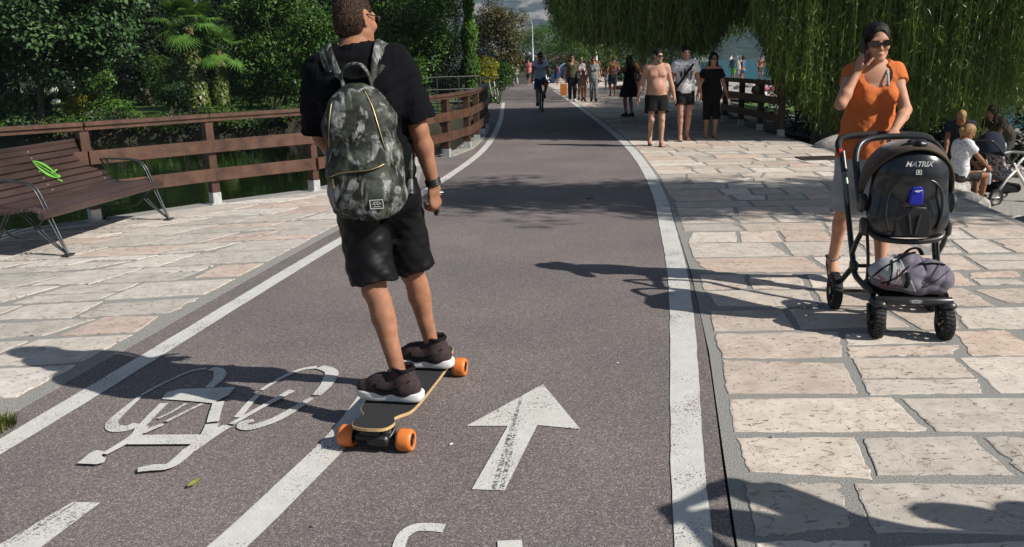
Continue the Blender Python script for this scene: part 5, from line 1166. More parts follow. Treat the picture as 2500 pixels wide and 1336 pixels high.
def top(p, v, m, t, sleeve=.6, off=.014, loose=.02, hem=.02, neck=.075, neckdrop=.0, amp=.006, seed=1, name='shirt', shell=True, arml=1.06, strap=False, hemtilt=0., scoop=None, sl_r=.070, hemflare=.0):
    """a shirt following the torso; hem = metres below the hip point; sleeve = share of the upper arm covered"""
    F = grid(p, v); s = p.s; torso(F, p, off, .05, loose, False)
    hipr = (.172 if p.sex == 'f' else .162)*s*p.bulk+off+loose*.8
    F.cone(p.hip-(0, 0, hem+.03), p.hip+(0, 0, .10*s), hipr+hemflare, hipr*.985, .05, (p.fwd, .72))
    F.ell(p.hip-(0, 0, .045*s)-p.fwd*.05*s, None, (.16*s*p.bulk+off, .10*s*p.bulk+off, .10*s), .05)
    chans = []
    if sleeve > 0:
        for S, E, sg in ((p.SL, p.EL, -1), (p.SR, p.ER, 1)):
            d = E-S; q = S+d*min(sleeve, 1); G = grid(p, v); r1_ = (sl_r*arml)*s+off*.6
            G.cone(S-d*.02, q+d*.10, sl_r*s+off*.5, r1_, .04); G.half(q, d); sl_ = (slice(None),)*3; F.put(G.D, sl_, .035); chans.append((S+d*min(sleeve, 1)*.45, q+d*.10, sl_r*.93*s, r1_-max(.009, v*1.5)))
    if amp: F.ripple(amp, 38, seed, (1, 1, 1.4)); F.ripple(amp*.5, 85, seed+50, (1, 1, 1))
    if shell: F.shell(max(.010, v*1.9))
    F.half(p.hip-(0, 0, hem), np.array([0, 0, -1])+p.lat*hemtilt)
    if sleeve > 0:
        for a_, b_, ra_, rb_ in chans: F.cone(a_, b_, ra_, rb_, 0, None, 's')
    else:
        for S, sg in ((p.SL, -1), (p.SR, 1)): F.cone(S+p.tl*sg*.035*s-p.up*.06*s, S+p.tl*sg*.08*s+p.up*.05, .070*s, .085*s, .01, None, 's')
    # neck opening
    F.cone(p.neck0+p.up*(.038-neckdrop*.2)*s+p.tf*.01, p.neck1+p.up*.1, neck*s, (neck+.03)*s, .008, None, 's')
    if neckdrop: F.ell(p.neck0+p.tf*.09*s-p.up*(neckdrop*.3)*s, (p.tl, p.tf, p.up), (neck*1.05*s, .10*s, neckdrop*s), .01, 's')
    if scoop: F.half(p.sh+p.up*scoop*s, p.up)
    return F.mesh(name, m, t, relax=4 if shell else 1)
def bottom(p, v, m, t, length=.45, waist=.06, off=.016, flare=1.15, amp=.006, seed=3, name='shorts', shell=True, r0=.098, r1=.085):
    """shorts or trousers: length is the share of the leg covered (1 = to the ankle)"""
    F = grid(p, v); s = p.s*(1+.35*(p.bulk-1)); B = p.bulk
    hr = (.172 if p.sex == 'f' else .162)*p.s*B+off; F.cone(p.hip-(0, 0, .03*p.s), p.hip+(0, 0, waist+.03), hr, hr*.97, .05, (p.fwd, .72))
    for g in (-1, 1): F.ell(p.hip-(0, 0, .05*p.s)+p.lat*g*.075*p.s-p.fwd*.06*p.s, None, (.092*p.s*B+off, .088*p.s*B+off, .10*p.s+off), .05)
    chans = []
    for Hj, K, A in ((p.HL, p.KL, p.AL), (p.HR, p.KR, p.AR)):
        G = grid(p, v); th = max(.009, v*1.5)
        if length <= .5:
            q = Hj+(K-Hj)*(length/.5); d = nrm(K-Hj); re_ = r1*flare*s+off*.3; G.cone(Hj, q+d*.09, r0*s+off*.3, re_, .04); G.half(q, d); chans.append((Hj+(q-Hj)*.55, q+d*.09, r1*s, re_-th))
        else:
            q = K+(A-K)*((length-.5)/.5); d = nrm(A-K); re_ = r1*flare*.72*s+off*.3; G.cone(Hj, K, r0*s+off*.2, r1*.86*s+off*.3, .04); G.cone(K, q+d*.08, r1*.86*s+off*.3, re_, .03); G.half(q, d); chans.append((K+(q-K)*.6, q+d*.08, re_-th, re_-th))
        F.put(G.D, (slice(None),)*3, .03)
    if amp: F.ripple(amp, 42, seed, (1, 1, 1.2)); F.ripple(amp*.5, 90, seed+7)
    if shell: F.shell(max(.010, v*1.9))
    F.half(p.hip+(0, 0, waist), (0, 0, 1))
    for a_, b_, ra_, rb_ in chans: F.cone(a_, b_, ra_, rb_, 0, None, 's')
    return F.mesh(name, m, t, relax=4 if shell else 1)
def hair_short(p, v, m, t, back=-.075, side=.02, th=.008, top_=.016, seed=1, amp=.005, front=.085, name='hair', fringe=.055):
    s = p.hs; c, f, u, l = p.hc, p.hf, p.hu, p.hl; R = (l, f, u); P = lambda x, y, z: c+(l*x+f*y+u*z)*s
    F = Field(c-.22, c+.22, min(v, .008)); F.ell(P(0, -.016, .040), R, ((.076+th*.7)*s, (.096+th)*s, (.086+top_)*s), .02)
    F.ell(P(0, -.035, -.015), R, ((.066+th*.6)*s, (.068+th)*s, .075*s), .03)
    F.ripple(amp, 90, seed, (1, 1, .35), 7); F.ripple(amp*.7, 190, seed+1, (1, 1, .4), 7)
    F.cone(P(0, .16, -.03), P(0, .16, .034), .098*s, .088*s, .012, (f, 1.), 's')             # face
    F.half(P(0, 0, back), -u+f*.35) if True else None
    for g in (-1, 1): F.cone(P(.10*g, .012, -.06), P(.10*g, .004, .02), .042*s, .034*s, .008, None, 's')    # ears stay clear
    return F.mesh(name, m, t)
def hair_long(p, v, m, t, length=.30, th=.02, seed=1, pony=False, name='hair', side=True, vol=1.):
    s = p.hs; c, f, u, l = p.hc, p.hf, p.hu, p.hl; R = (l, f, u); P = lambda x, y, z: c+(l*x+f*y+u*z)*s
    F = Field(c-(.25, .25, .25+length), c+(.25, .25, .25), min(v, .009)); F.ell(P(0, -.018, .042), R, ((.078+th*.7)*s, (.098+th)*s, (.088+th)*s), .02); F.ell(P(0, -.04, -.01), R, ((.07+th*.6)*s, (.07+th)*s, .08*s), .03)
    z = np.array([0, 0, 1.])
    if pony: F.cone(P(0, -.10, .02), P(0, -.13, -.01), .028, .034, .02); F.cone(P(0, -.135, -.01), P(0, -.125, 0)-z*length, .034*vol, .016, .03)
    else:
        F.cone(P(0, -.06, 0), P(0, -.055, -.03)-z*length*.5, .072*vol*s, .078*vol*s, .03, (f, .7)); F.cone(P(0, -.055, -.03)-z*length*.5, P(0, -.05, -.03)-z*length, .078*vol*s, .05*s, .03, (f, .6))
        if side:
            for g in (-1, 1): F.cone(P(.072*g, .0, .03), P(.085*g, .01, -.05)-z*length*.45, .028*s, .026*s, .03); F.cone(P(.085*g, .01, -.05)-z*length*.45, P(.08*g, .02, -.05)-z*length*.8, .026*s, .012*s, .03)
    F.ripple(.006, 90, seed, (1, 1, .25), 7); F.ripple(.004, 190, seed+1, (1, 1, .25), 7)
    F.cone(P(0, .150, -.12), P(0, .150, .030), .092*s, .086*s, .008, None, 's'); F.ell(P(0, .115, .050), R, (.060*s, .062*s, .062*s), .008, 's')
    return F.mesh(name, m, t)
LENS = mat('dark_lens', (.012, .010, .010), .12, spec=.6, var=.1)
def lens_outline(g, w, h):
    sg = lambda x, e: math.copysign(abs(x)**e, x)
    return [(g*(.006+w*.5*(1-sg(math.cos(a), .6))), h*sg(math.sin(a), .62)*(1-.12*(math.sin(a) < 0)*(1+math.cos(a)))) for a in np.linspace(0, 2*math.pi, 25)[:-1]]
def glasses(p, t, m=None, z=.012, w=.058, h=.022):
    s = p.hs; c, f, u, l = p.hc, p.hf, p.hu, p.hl; P = lambda x, y, z_: c+(l*x+f*y+u*z_)*s; R = np.array([l, f, u]).T; fm = m or BLACKP
    b = MB(); 
    for g in (-1, 1):
        b.tube([P(.068*g, .094, z+.008), P(.082*g, .045, z+.012), P(.082*g, -.02, z+.014)], .0028*s, 6)
        o = lens_outline(g, w, h)
        b.tube([P(x, .1135-abs(x)*.22, z+y*.98) for x, y in o], .0026*s, 5, closed=True)
    b.tube([P(-.008, .116, z+.006), P(.008, .116, z+.006)], .003*s, 6); o_ = b.build('sunglasses', fm, t, auto=50)
    q = MB()
    for g in (-1, 1):
        o = lens_outline(g, w, h); n = len(o)
        q.add([P(x, .1135-abs(x)*.22, z+y*.98) for x, y in o]+[P(x, .110-abs(x)*.22, z+y*.98) for x, y in o], [tuple(range(n)), tuple(range(2*n-1, n-1, -1))]+[(i, (i+1) % n, n+(i+1) % n, n+i) for i in range(n)])
    q.build('lens', LENS, o_)
    return o_
def flipflops(p, t, m, lift=0.):
    s = p.s
    for A, ft, nm in ((p.AL, p.FL, 'flip_flop'), (p.AR, p.FR, 'flip_flop')):
        sd = nrm(np.cross(ft, (0, 0, 1.))); u = np.cross(sd, ft); b = MB(); o = A-u*.088*s
        out = [(-.085, -.030), (-.06, -.036), (.02, -.034), (.10, -.044), (.155, -.040), (.178, -.012), (.178, .012), (.155, .040), (.10, .044), (.02, .036), (-.06, .036), (-.085, .030)]
        b.prism([(x*s, y*s) for x, y in out], -.012, .008, lambda q: o+ft*q[0]+sd*q[1]+u*q[2])
        tp = o+ft*.125*s+u*.018*s
        for g in (-1, 1): b.tube(bez([o+ft*.03*s+sd*g*.042*s+u*.006, o+ft*.075*s+sd*g*.030*s+u*.050*s, tp+u*.016*s], 5), .006*s, 6)
        b.build(nm, m, t, auto=50)
def shoe(p, which, t, upper, solem, high=True, v=.005, name='shoe', big=1.):
    s = p.s*big; A, ft = (p.AL, p.FL) if which < 0 else (p.AR, p.FR); sd = nrm(np.cross(ft, (0, 0, 1.))); u = np.cross(sd, ft); o = A-u*.085*p.s; Q = lambda x, y, z: o+(ft*x+sd*y+u*z)*s
    lo = np.minimum(np.minimum(Q(-.15, -.1, -.02), Q(.27, .1, .22)), np.minimum(Q(-.15, .1, .22), Q(.27, -.1, -.02)))-.06; hi = np.maximum(np.maximum(Q(-.15, -.1, -.02), Q(.27, .1, .22)), np.maximum(Q(-.15, .1, -.02), Q(.27, -.1, .22)))+.06
    F = Field(lo, hi, v); F.cone(Q(-.045, 0, .055), Q(.08, 0, .052), .040*s, .045*s, .02); F.cone(Q(.07, 0, .048), Q(.155, -.004, .040), .046*s, .036*s, .03); F.cone(Q(0, 0, .07), Q(.10, 0, .06), .045*s, .036*s, .03)
    F.cone(Q(-.02, 0, .05), Q(-.012, 0, .135 if high else .095), .048*s, .046*s, .03); F.ripple(.0012, 110, 4+which); F.half(Q(0, 0, .143 if high else .098), nrm(u-ft*.12)); F.half(Q(0, 0, .022), -u)
    F.cone(Q(-.012, 0, .12 if high else .085), Q(-.01, 0, .25), .036*s, .038*s, .004, None, 's')
    so_ = F.mesh(name, upper, t)
    half = bez([(-.098, 0), (-.088, .030), (-.055, .042), (.0, .042), (.06, .046), (.115, .051), (.16, .044), (.190, .024), (.199, 0)], 4)
    out = [tuple(q) for q in half]+[(x, -y) for x, y in [tuple(q) for q in half][-2:0:-1]]; n = len(out); V = []; Fq = []
    for (z, k) in ((.0, .93), (.004, .985), (.016, 1.0), (.030, 1.0), (.036, .975), (.0365, .90)): V += [Q(x*k+(.05*(1-k)), y*k, z+.012*max(0, (x-.12)/.08)**2*(1 if z < .02 else .4)) for x, y in out]
    for r_ in range(5):
        for i in range(n): Fq.append((r_*n+i, r_*n+(i+1) % n, (r_+1)*n+(i+1) % n, (r_+1)*n+i))
    Fq.append(tuple(range(n-1, -1, -1))); Fq.append(tuple(5*n+i for i in range(n)))
    mesh_np('sole', V, Fq, solem, so_, True)
    return so_, Q
WHITE_RUB = mat('white_rubber', (.62, .62, .62), .5, .06, 30)

def tufts(o, n, L, m, parent, seed=1, down=.4, w=.0016, lo=None):
    """short loose strands standing off a hair surface"""
    me = o.data; nv = len(me.vertices); c = np.empty(nv*3, np.float32); me.vertices.foreach_get('co', c); c = c.reshape(-1, 3); nn = np.empty(nv*3, np.float32); me.vertex_normals.foreach_get('vector', nn); nn = nn.reshape(-1, 3)
    r_ = np.random.default_rng(seed); i = r_.integers(0, nv, n); P = c[i]; N = nn[i]; D = N*.55+r_.normal(size=(n, 3))*.28; D[:, 2] -= down*(1-np.clip(N[:, 2], 0, 1)); D[:, 2] += .15; D /= np.linalg.norm(D, axis=1, keepdims=True)
    S = np.cross(D, r_.normal(size=(n, 3))); S /= np.linalg.norm(S, axis=1, keepdims=True); ll = (L*r_.uniform(.4, 1.2, n))[:, None]
    V = np.stack([P-S*w-N*.003, P+S*w-N*.003, P+D*ll], 1).reshape(-1, 3); return mesh_np('loose_hair', V, np.arange(3*n).reshape(n, 3), m, parent)
# ================================================================== the skateboarder and his board
CL = lambda n, c, rough=.85, **k: mat(n, c, rough, k.pop('var', .12), k.pop('nscale', 30), k.pop('bump', .07), k.pop('bscale', 260), spec=k.pop('spec', .15), **k)
BLK_TEE = CL('black_cotton', (.0035, .004, .0055), .95, spec=.12); BLK_SATIN = CL('black_satin', (.003, .003, .004), .56, spec=.22, bump=.05); BLK = CL('black_cloth', (.006, .006, .007), .9, spec=.2)
def camo_mat():
    m = bpy.data.materials.new('camouflage'); m.use_nodes = True; n = m.node_tree.nodes; L = m.node_tree.links; p = n['Principled BSDF']; tc = n.new('ShaderNodeTexCoord')
    def nz(sc, dt, dist, stretch=None, rot=0):
        a = node(m, 'ShaderNodeTexNoise', Scale=sc, Detail=dt, Roughness=.6, Distortion=dist); mp = n.new('ShaderNodeMapping'); L.new(tc.outputs['Object'], mp.inputs[0]); L.new(mp.outputs[0], a.inputs['Vector'])
        if stretch: mp.inputs['Scale'].default_value = stretch; mp.inputs['Rotation'].default_value = (0, rot, 0)
        return a
    def ramp(src, st, interp='LINEAR'):
        r = n.new('ShaderNodeValToRGB'); r.color_ramp.interpolation = interp; e = r.color_ramp.elements; e[0].position, e[0].color = st[0][0], (*st[0][1], 1); e[1].position, e[1].color = st[-1][0], (*st[-1][1], 1)
        for ps, c in st[1:-1]: e.new(ps).color = (*c, 1)
        L.new(src.outputs[0], r.inputs[0]); return r
    base = ramp(nz(12, 5, .5), [(.42, (.007, .008, .007)), (.47, (.020, .024, .018)), (.53, (.022, .027, .019)), (.57, (.045, .054, .040))])
    k1 = ramp(nz(15, 5, .7, (1.3, 1, .65), .6), [(.50, (0, 0, 0)), (.54, (.5, .5, .5)), (.60, (1, 1, 1))]); k2 = ramp(nz(17, 5, .6, (.6, 1, 1.4), -.5), [(.57, (0, 0, 0)), (.62, (.8, .8, .8))])
    st = nz(60, 3, .3, (1, 1, .25), .4); g = ramp(st, [(.35, (.10, .105, .10)), (.65, (.30, .31, .305))])
    m1 = n.new('ShaderNodeMixRGB'); L.new(k1.outputs[0], m1.inputs[0]); L.new(base.outputs[0], m1.inputs[1]); L.new(g.outputs[0], m1.inputs[2])
    m2 = n.new('ShaderNodeMixRGB'); L.new(k2.outputs[0], m2.inputs[0]); L.new(m1.outputs[0], m2.inputs[1]); m2.inputs[2].default_value = (.012, .013, .012, 1)
    L.new(m2.outputs[0], p.inputs['Base Color']); p.inputs['Roughness'].default_value = .62; p.inputs['Specular IOR Level'].default_value = .3
    bm = n.new('ShaderNodeBump'); bm.inputs['Strength'].default_value = .3; bm.inputs['Distance'].default_value = .003; L.new(st.outputs[0], bm.inputs['Height']); L.new(bm.outputs[0], p.inputs['Normal']); return m
CAMO = camo_mat()
def skater():
    R0 = np.array([-.55, 3.60, 0]); t = thing('person', 'person seen from behind in black shirt and shorts riding the longboard', 'person', R0); v = .0062
    p = pose(1.80, hip=(-.045, .03, 1.055), yaw=rad(30), tyaw=rad(-30), shk=.94, hsk=.90, bulk=.94, lean=(-.10, .02), head=(rad(-34), rad(-3), .04), footL=(.040, -.155, .128), footR=(.150, .255, .128), ftL=(-1, .24, 0), ftR=(-1, .2, 0), kneeL=(-.9, .5, 0), kneeR=(-.5, .8, 0),
             handR=(.212, .085, 1.045), handL=(-.17, .25, 1.10), elbR=(.6, -.8, 0), elbL=(-1, -.2, -.2))
    body(p, .0056, 'tan', t, {1: dict(f=(.02, .12, -1), n=(-.75, .55, .1), curl=(.5, .75, .85, .9), thumb=.9), -1: dict(curl=(.5, .6, .7, .8))})
    top(p, v, BLK_TEE, t, .86, .018, .002, .125, .060, 0, .011, 11, 't_shirt', True, 1.25, sl_r=.063, hemtilt=.06, hemflare=-.004)
    bottom(p, v, BLK_SATIN, t, .458, .05, .016, 1.22, .009, 12, 'shorts', True, .100, .084)
    hr = hair_short(p, .006, HAIRM['brown'], t, -.062, 0, .004, .024, 5, .0028); tufts(hr, 2200, .010, HAIRM['brown'], hr, 3, 1.4, .0016)
    glasses(p, t)
    knit = mat('knit_upper', (.010, .009, .010), .85, nscale=70, bump=.18, bscale=400, col2=(.055, .030, .033)); s1, Q1 = shoe(p, -1, t, knit, WHITE_RUB, big=1.1); s2, Q2 = shoe(p, 1, t, knit, WHITE_RUB, big=1.1)
    for so_, Q, sg in ((s1, Q1, -1), (s2, Q2, 1)):
        b = MB()
        b.tube(bez([Q(-.06, .012*0+.0, .135), Q(-.03, .046, .135), Q(.012, .030, .135), Q(.03, 0, .133), Q(.012, -.030, .135), Q(-.03, -.046, .135), Q(-.06, 0, .135)], 4), .009, 8, squash=(1, 1)); b.build('collar_strap', BLK, so_, True)
        for side in (-1, 1):
            o = [(-.050, .050, .088), (.02, .050, .058), (.075, .046, .046), (.115, .042, .050), (.115, .042, .060), (.085, .046, .066), (.06, .044, .082)] 
            q = [Q(x, side*(y+.001), z) for x, y, z in ((-.062, .036, .082), (-.02, .0505, .064), (.045, .0515, .050), (.085, .0485, .056), (.095, .044, .070), (.075, .046, .068), (.045, .0505, .064), (-.02, .0515, .078), (-.058, .038, .094))]
            MB().tube(bez([Q(-.055, side*.040, .095), Q(-.01, side*.0525, .070), (Q(.045, side*.0545, .054)), Q(.085, side*.0515, .058), Q(.090, side*.046, .076)], 5), [.004]*5+[.006]*5+[.009]*6+[.010]*5, 6, squash=(.55, 1)).build('side_stripe', BLK, so_, True)
        l = MB()
        for k in range(5): x = .055+.018*k; z = .098-.0105*k; l.tube(bez([Q(x, -.030, z-.012), Q(x+.004, 0, z+.004), Q(x, .030, z-.012)], 3), .004, 6)
        l.build('laces', BLK, so_, True)
    # wristband with its pale lettering
    W = p.WR; f = nrm(W-p.ER); a = W-f*.012; x = nrm(np.cross(f, (0, 1, 0.))); y = np.cross(f, x); wb = MB()
    for dz in (-.010, .0, .010): wb.tube([a+f*dz+(x*math.cos(q)+y*math.sin(q))*.0305 for q in np.linspace(0, 2*math.pi, 21)[:-1]], .0062, 6, closed=True)
    w_ = wb.build('wristband', BLACKP, t, True)
    bpy.context.view_layer.update()
    return p, t, R0
SKP, SK, SK0 = skater()
def text_mesh(txt, size, T, name, m, parent, extr=.0012, font_shear=0., bold=False):
    """letters as a thin mesh; T maps local (x, y, z) to the parent's frame"""
    c = bpy.data.curves.new('t', 'FONT'); c.body = txt; c.size = size; c.align_x = 'CENTER'; c.align_y = 'CENTER'; c.extrude = extr; c.shear = font_shear; c.resolution_u = 3
    if bold: c.offset = size*.02
    o = bpy.data.objects.new('t', c); COL.objects.link(o); bpy.context.view_layer.update(); me = bpy.data.meshes.new_from_object(o.evaluated_get(bpy.context.evaluated_depsgraph_get()))
    V = [T(np.array(v.co[:])) for v in me.vertices]; F = [tuple(q.vertices) for q in me.polygons]; bpy.data.objects.remove(o); bpy.data.curves.remove(c); bpy.data.meshes.remove(me)
    return mesh_np(name, V, F, m, parent)
WHT = mat('white_print', (.62, .62, .60), .6, .05)
def backpack():
    p = SKP; t = thing('backpack', 'grey and black camouflage backpack worn by the skateboarder', 'backpack', SK0); f = p.tf; u = nrm(p.up*.45+np.array([0, 0, .55])); l = nrm(np.cross(f, u)); f = np.cross(u, l); R = (l, f, u)
    c = p.chest-u*.195-f*.200+l*.010; P = lambda x, y, z: c+l*x+f*y+u*z; v = .0065
    F = Field(c-(.34, .30, .48), c+(.34, .30, .48), v)
    F.cone(P(-.065, .0, -.18), P(-.062, .01, .11), .088, .084, .06); F.cone(P(.065, .0, -.18), P(.062, .01, .11), .088, .084, .06)
    F.ell(P(0, .01, -.19), R, (.150, .112, .105), .05); F.ell(P(0, .02, .13), R, (.122, .094, .130), .06); F.ell(P(0, -.02, -.06), R, (.134, .10, .19), .05)
    F.ell(P(0, -.075, -.175), R, (.130, .055, .105), .02)       # front pocket
    F.cone(P(.045, -.12, .22), P(.065, -.16, -.05), .012, .030, .03, None, 's')      # sagging crease
    F.ripple(.015, 24, 3, (1, .6, 1)); F.ripple(.008, 60, 4)
    F.half(P(0, .095, 0), f)
    F.mesh('bag', CAMO, t)
    g = mat('brass_zip', (.30, .24, .12), .35, metal=.8, col2=(.45, .38, .2)); dark = mat('zip_tape', (.012, .013, .012), .8)
    def hug(x, z, F=F):
        y = -.26
        for k in range(90):
            q = P(x, y, z); i = tuple(int(round((q[j]-F.lo[j])/F.v)) for j in range(3))
            if F.D[i] < .001: return q-f*.002
            y += .003
        return P(x, y, z)
    for pts, nm in (([(-.125, -.095), (-.09, -.083), (-.04, -.078), (.03, -.075), (.07, -.068), (.10, -.058)], 'zip'), ([(-.095, .20), (-.108, .12), (-.122, 0.02)], 'zip'), ([(.04, .24), (.07, .17), (.09, .09), (.11, .0), (.132, -.07)], 'zip')):
        q = bez([hug(*a) for a in pts], 5); zz = MB().tube(q, .0055, 6).build(nm, dark, t, True); MB().tube([a-f*.004 for a in q], .0028, 5).build('zip_teeth', g, zz, True)
    k = hug(-.115, -.10); MB().box(k-f*.006-u*.022, (.009, .004, .045), np.array(R).T, .002).build('zip_pull', g, t)
    # woven patch
    q = hug(.055, -.215); n_ = nrm(-f-u*.12); px = nrm(np.cross(u, n_)); px = px if px@l > 0 else -px; pu = np.cross(n_, px); pu = pu if pu@u > 0 else -pu; b = MB(); b.box(q+n_*.003, (.056, .040, .005), np.array([px, pu, n_]).T, .001); pb_ = b.build('patch', mat('patch_grey', (.05, .055, .05), .8), t)
    e = MB()
    for (cx, cy, sx, sy) in ((0, .018, .056, .003), (0, -.018, .056, .003), (.0265, 0, .003, .033), (-.0265, 0, .003, .033), (0, .009, .026, .002), (0, -.010, .030, .002)): e.box(q+n_*.006+px*cx+pu*cy, (sx, sy, .001), np.array([px, pu, n_]).T)
    e.tube([q+n_*.0068+px*x_+pu*y_ for x_, y_ in ((-.018, -.001), (-.012, .004), (-.006, -.003), (0, .004), (.006, -.003), (.012, .004), (.018, 0))], .0012, 4)
    e.build('stitching', WHT, pb_)
    # grab loop and shoulder straps
    a = hug(0, .26); top_ = p.chest+u*.16-f*.10
    MB().tube(bez([P(-.062, .055, .245), P(-.055, .04, .315), P(-.015, .03, .345), P(.03, .035, .335), P(.052, .045, .29), P(.058, .055, .24)], 6), .012, 8, squash=(1.5, .6)).build('grab_loop', CAMO, t, True)
    s = p.s
    for g_, S in ((-1, p.SL), (1, p.SR)):
        lx = l*g_; b0 = P(.068*g_, .085, .225); m0 = p.sh+lx*.118*s+u*.078*s-f*.055*s; m1 = p.sh+lx*.122*s+u*.080*s+f*.035*s; fr1 = p.chest+lx*.118*s+u*.06*s+f*.155*s; fr2 = p.mid+lx*.15*s+u*.08*s+f*.10*s; en = P(.155*g_, .085, -.22)
        c_ = bez([b0, b0*.5+m0*.5-f*.026+u*.006, m0, m1, fr1, fr2, en], 7); V = []; Fq = []; w = .033
        for i, q in enumerate(c_):
            d = nrm(c_[min(i+1, len(c_)-1)]-c_[max(i-1, 0)]); o = nrm(q-(p.chest*.6+p.sh*.4-u*.03)); sd = nrm(np.cross(d, o)); o = np.cross(sd, d); ww = w
            V += [q+sd*ww+o*.001, q+sd*ww*.9+o*.009, q+sd*ww*.12+o*.010, q+o*.006, q-sd*ww*.12+o*.010, q-sd*ww*.9+o*.009, q-sd*ww+o*.001, q-sd*ww*.9-o*.005, q+sd*ww*.9-o*.005]
        n = 9
        for i in range(len(c_)-1):
            for k in range(n): Fq.append((i*n+k, i*n+(k+1) % n, (i+1)*n+(k+1) % n, (i+1)*n+k))
        mesh_np('shoulder_strap', V, Fq, CAMO, t, True)
backpack()
def longboard():
    a = np.array([-.60, 3.235, 0]); b = np.array([-.415, 4.085, 0]); d = nrm(b-a); L = np.linalg.norm(b-a); rz = math.atan2(-d[0], d[1])
    t = thing('longboard', 'black longboard with orange wheels under the skateboarder', 'skateboard', (a+b)/2, rz)
    half = [(0.0, .545), (.045, .540), (.075, .522), (.088, .49), (.090, .455), (.078, .425), (.072, .405), (.085, .375), (.112, .335), (.122, .29), (.126, .2), (.126, .0)]
    half = [tuple(q) for q in bez(half, 3)]; full = half+[(x, -y) for x, y in half[-2::-1]]; out = full+[(-x, y) for x, y in full[-2:0:-1]]
    sc = .965
    def camber(p): return np.array([p[0], p[1]*sc, .108+p[2]+.010*(p[1]/.5)**2])
    N = len(out)
    def deckpart(nm, z0, z1, s_, m, par):
        rings = []; V = []
        for k, (f_, z) in enumerate(((1, z0), (1, z1))): V += [camber((x*s_*f_, y*(1-(1-s_)*.3), z)) for x, y in out]
        C0 = len(V); V += [camber((0, y, z0)) for x, y in out]; F = [(i, (i+1) % N, N+(i+1) % N, N+i) for i in range(N)]
        # cap as strips between left and right outline
        idx = {}; top_ = sorted(range(len(full)), key=lambda i: 0)
        M_ = len(full)
        for zk in (0, 1):
            for i in range(M_-1):
                r0, r1 = zk*N+i, zk*N+i+1; l0 = zk*N+(N-i) % N if i else zk*N; l1 = zk*N+(N-i-1) if i+1 < M_-1 else zk*N+M_-1
                q = [r0, r1, l1, l0]; q2 = []
                for x in q:
                    if x not in q2: q2.append(x)
                if len(q2) >= 3: F.append(tuple(q2) if zk == 0 else tuple(q2[::-1]))
        return mesh_np(nm, V[:2*N], F, m, par)
    dk = deckpart('deck', 0, .013, 1, mat('bamboo_ply', (.42, .27, .12), .5, nscale=30, bump=.1, col2=(.56, .40, .20), stretch=(1, 1, 6)), t)
    deckpart('grip_tape', .0132, .0145, .975, mat('grip_tape', (.014, .015, .016), .95, nscale=300, bump=.9, bscale=500, col2=(.05, .052, .055)), dk)
    OR = mat('orange_urethane', (.62, .17, .035), .45, .1, 20, col2=(.70, .21, .05)); r = .0485
    X = np.array([(0, 0, 1), (0, 1, 0), (-1, 0, 0)]).T
    for y in (-.435, .435):
        tr = MB(); tr.box((0, y, .088), (.065, .11, .03), None, .008); tr.box((0, y*.97, .068), (.16, .06, .045), None, .012); tr.tube([(-.13, y, r), (.13, y, r)], .011, 10); tr.tube([(-.085, y, r), (.085, y, r)], .024, 12)
        if y < 0: tr.box((-.055, y+.07, .060), (.13, .085, .062), None, .015); tr.box((.02, y-.03, .055), (.10, .05, .05), None, .01); tr.tube(bez([(.045, y-.05, .06), (.075, y-.03, .075), (.085, y+.02, .10)], 5), .006, 6)
        tk = tr.build('truck', BLACKP, t, auto=40)
        for g in (-1, 1):
            w = MB(); w.lathe([(.030, -.031), (r-.008, -.033), (r-.002, -.027), (r, -.018), (r, .018), (r-.002, .027), (r-.008, .033), (.030, .031)], (g*.132, y, r), X, 36, closed=True); wo = w.build('wheel', OR, t, auto=40)
            c = MB(); c.lathe([(.0305, -.026), (.0305, .026), (.018, .027), (.010, .027), (.010, -.026)], (g*.132, y, r), X, 24, closed=True)
            for k in range(6): a_ = k*math.pi/3; c.box((g*(.132+.026), y+.020*math.cos(a_), r+.020*math.sin(a_)), (.006, .006, .014), rotm((1, 0, 0), a_))
            c.build('wheel_core', BLACKP, wo, auto=40); MB().lathe([(.008, 0), (.008, .008)], (g*(.132+.026*(1)), y, r), X if g < 0 else np.array([(0, 0, -1), (0, 1, 0), (1, 0, 0)]).T, 6).build('nut', CHROME, wo)
longboard()
def remote():
    p = SKP; W = p.WR; c = W+np.array([.012, .045, -.085]); t = thing('remote_control', 'small black remote control in the right hand of the skateboarder', 'remote control', SK0+c); d = nrm([.25, -.35, 1.]); x = nrm(np.cross(d, (1, .4, 0))); y = np.cross(d, x); R = np.array([x, y, d]).T
    b = MB(); b.box((0, 0, -.01), (.030, .022, .125), R, .008); b.build('body', BLACKP, t); k = MB(); k.lathe([(.011, 0), (.012, .006)], R@np.array([0, .012, .01]), R@rotm((1, 0, 0), -math.pi/2), 14); k.box(R@np.array([0, .0, .056]), (.034, .026, .006), R, .002); k.build('thumb_wheel', CHROME, t)
remote()
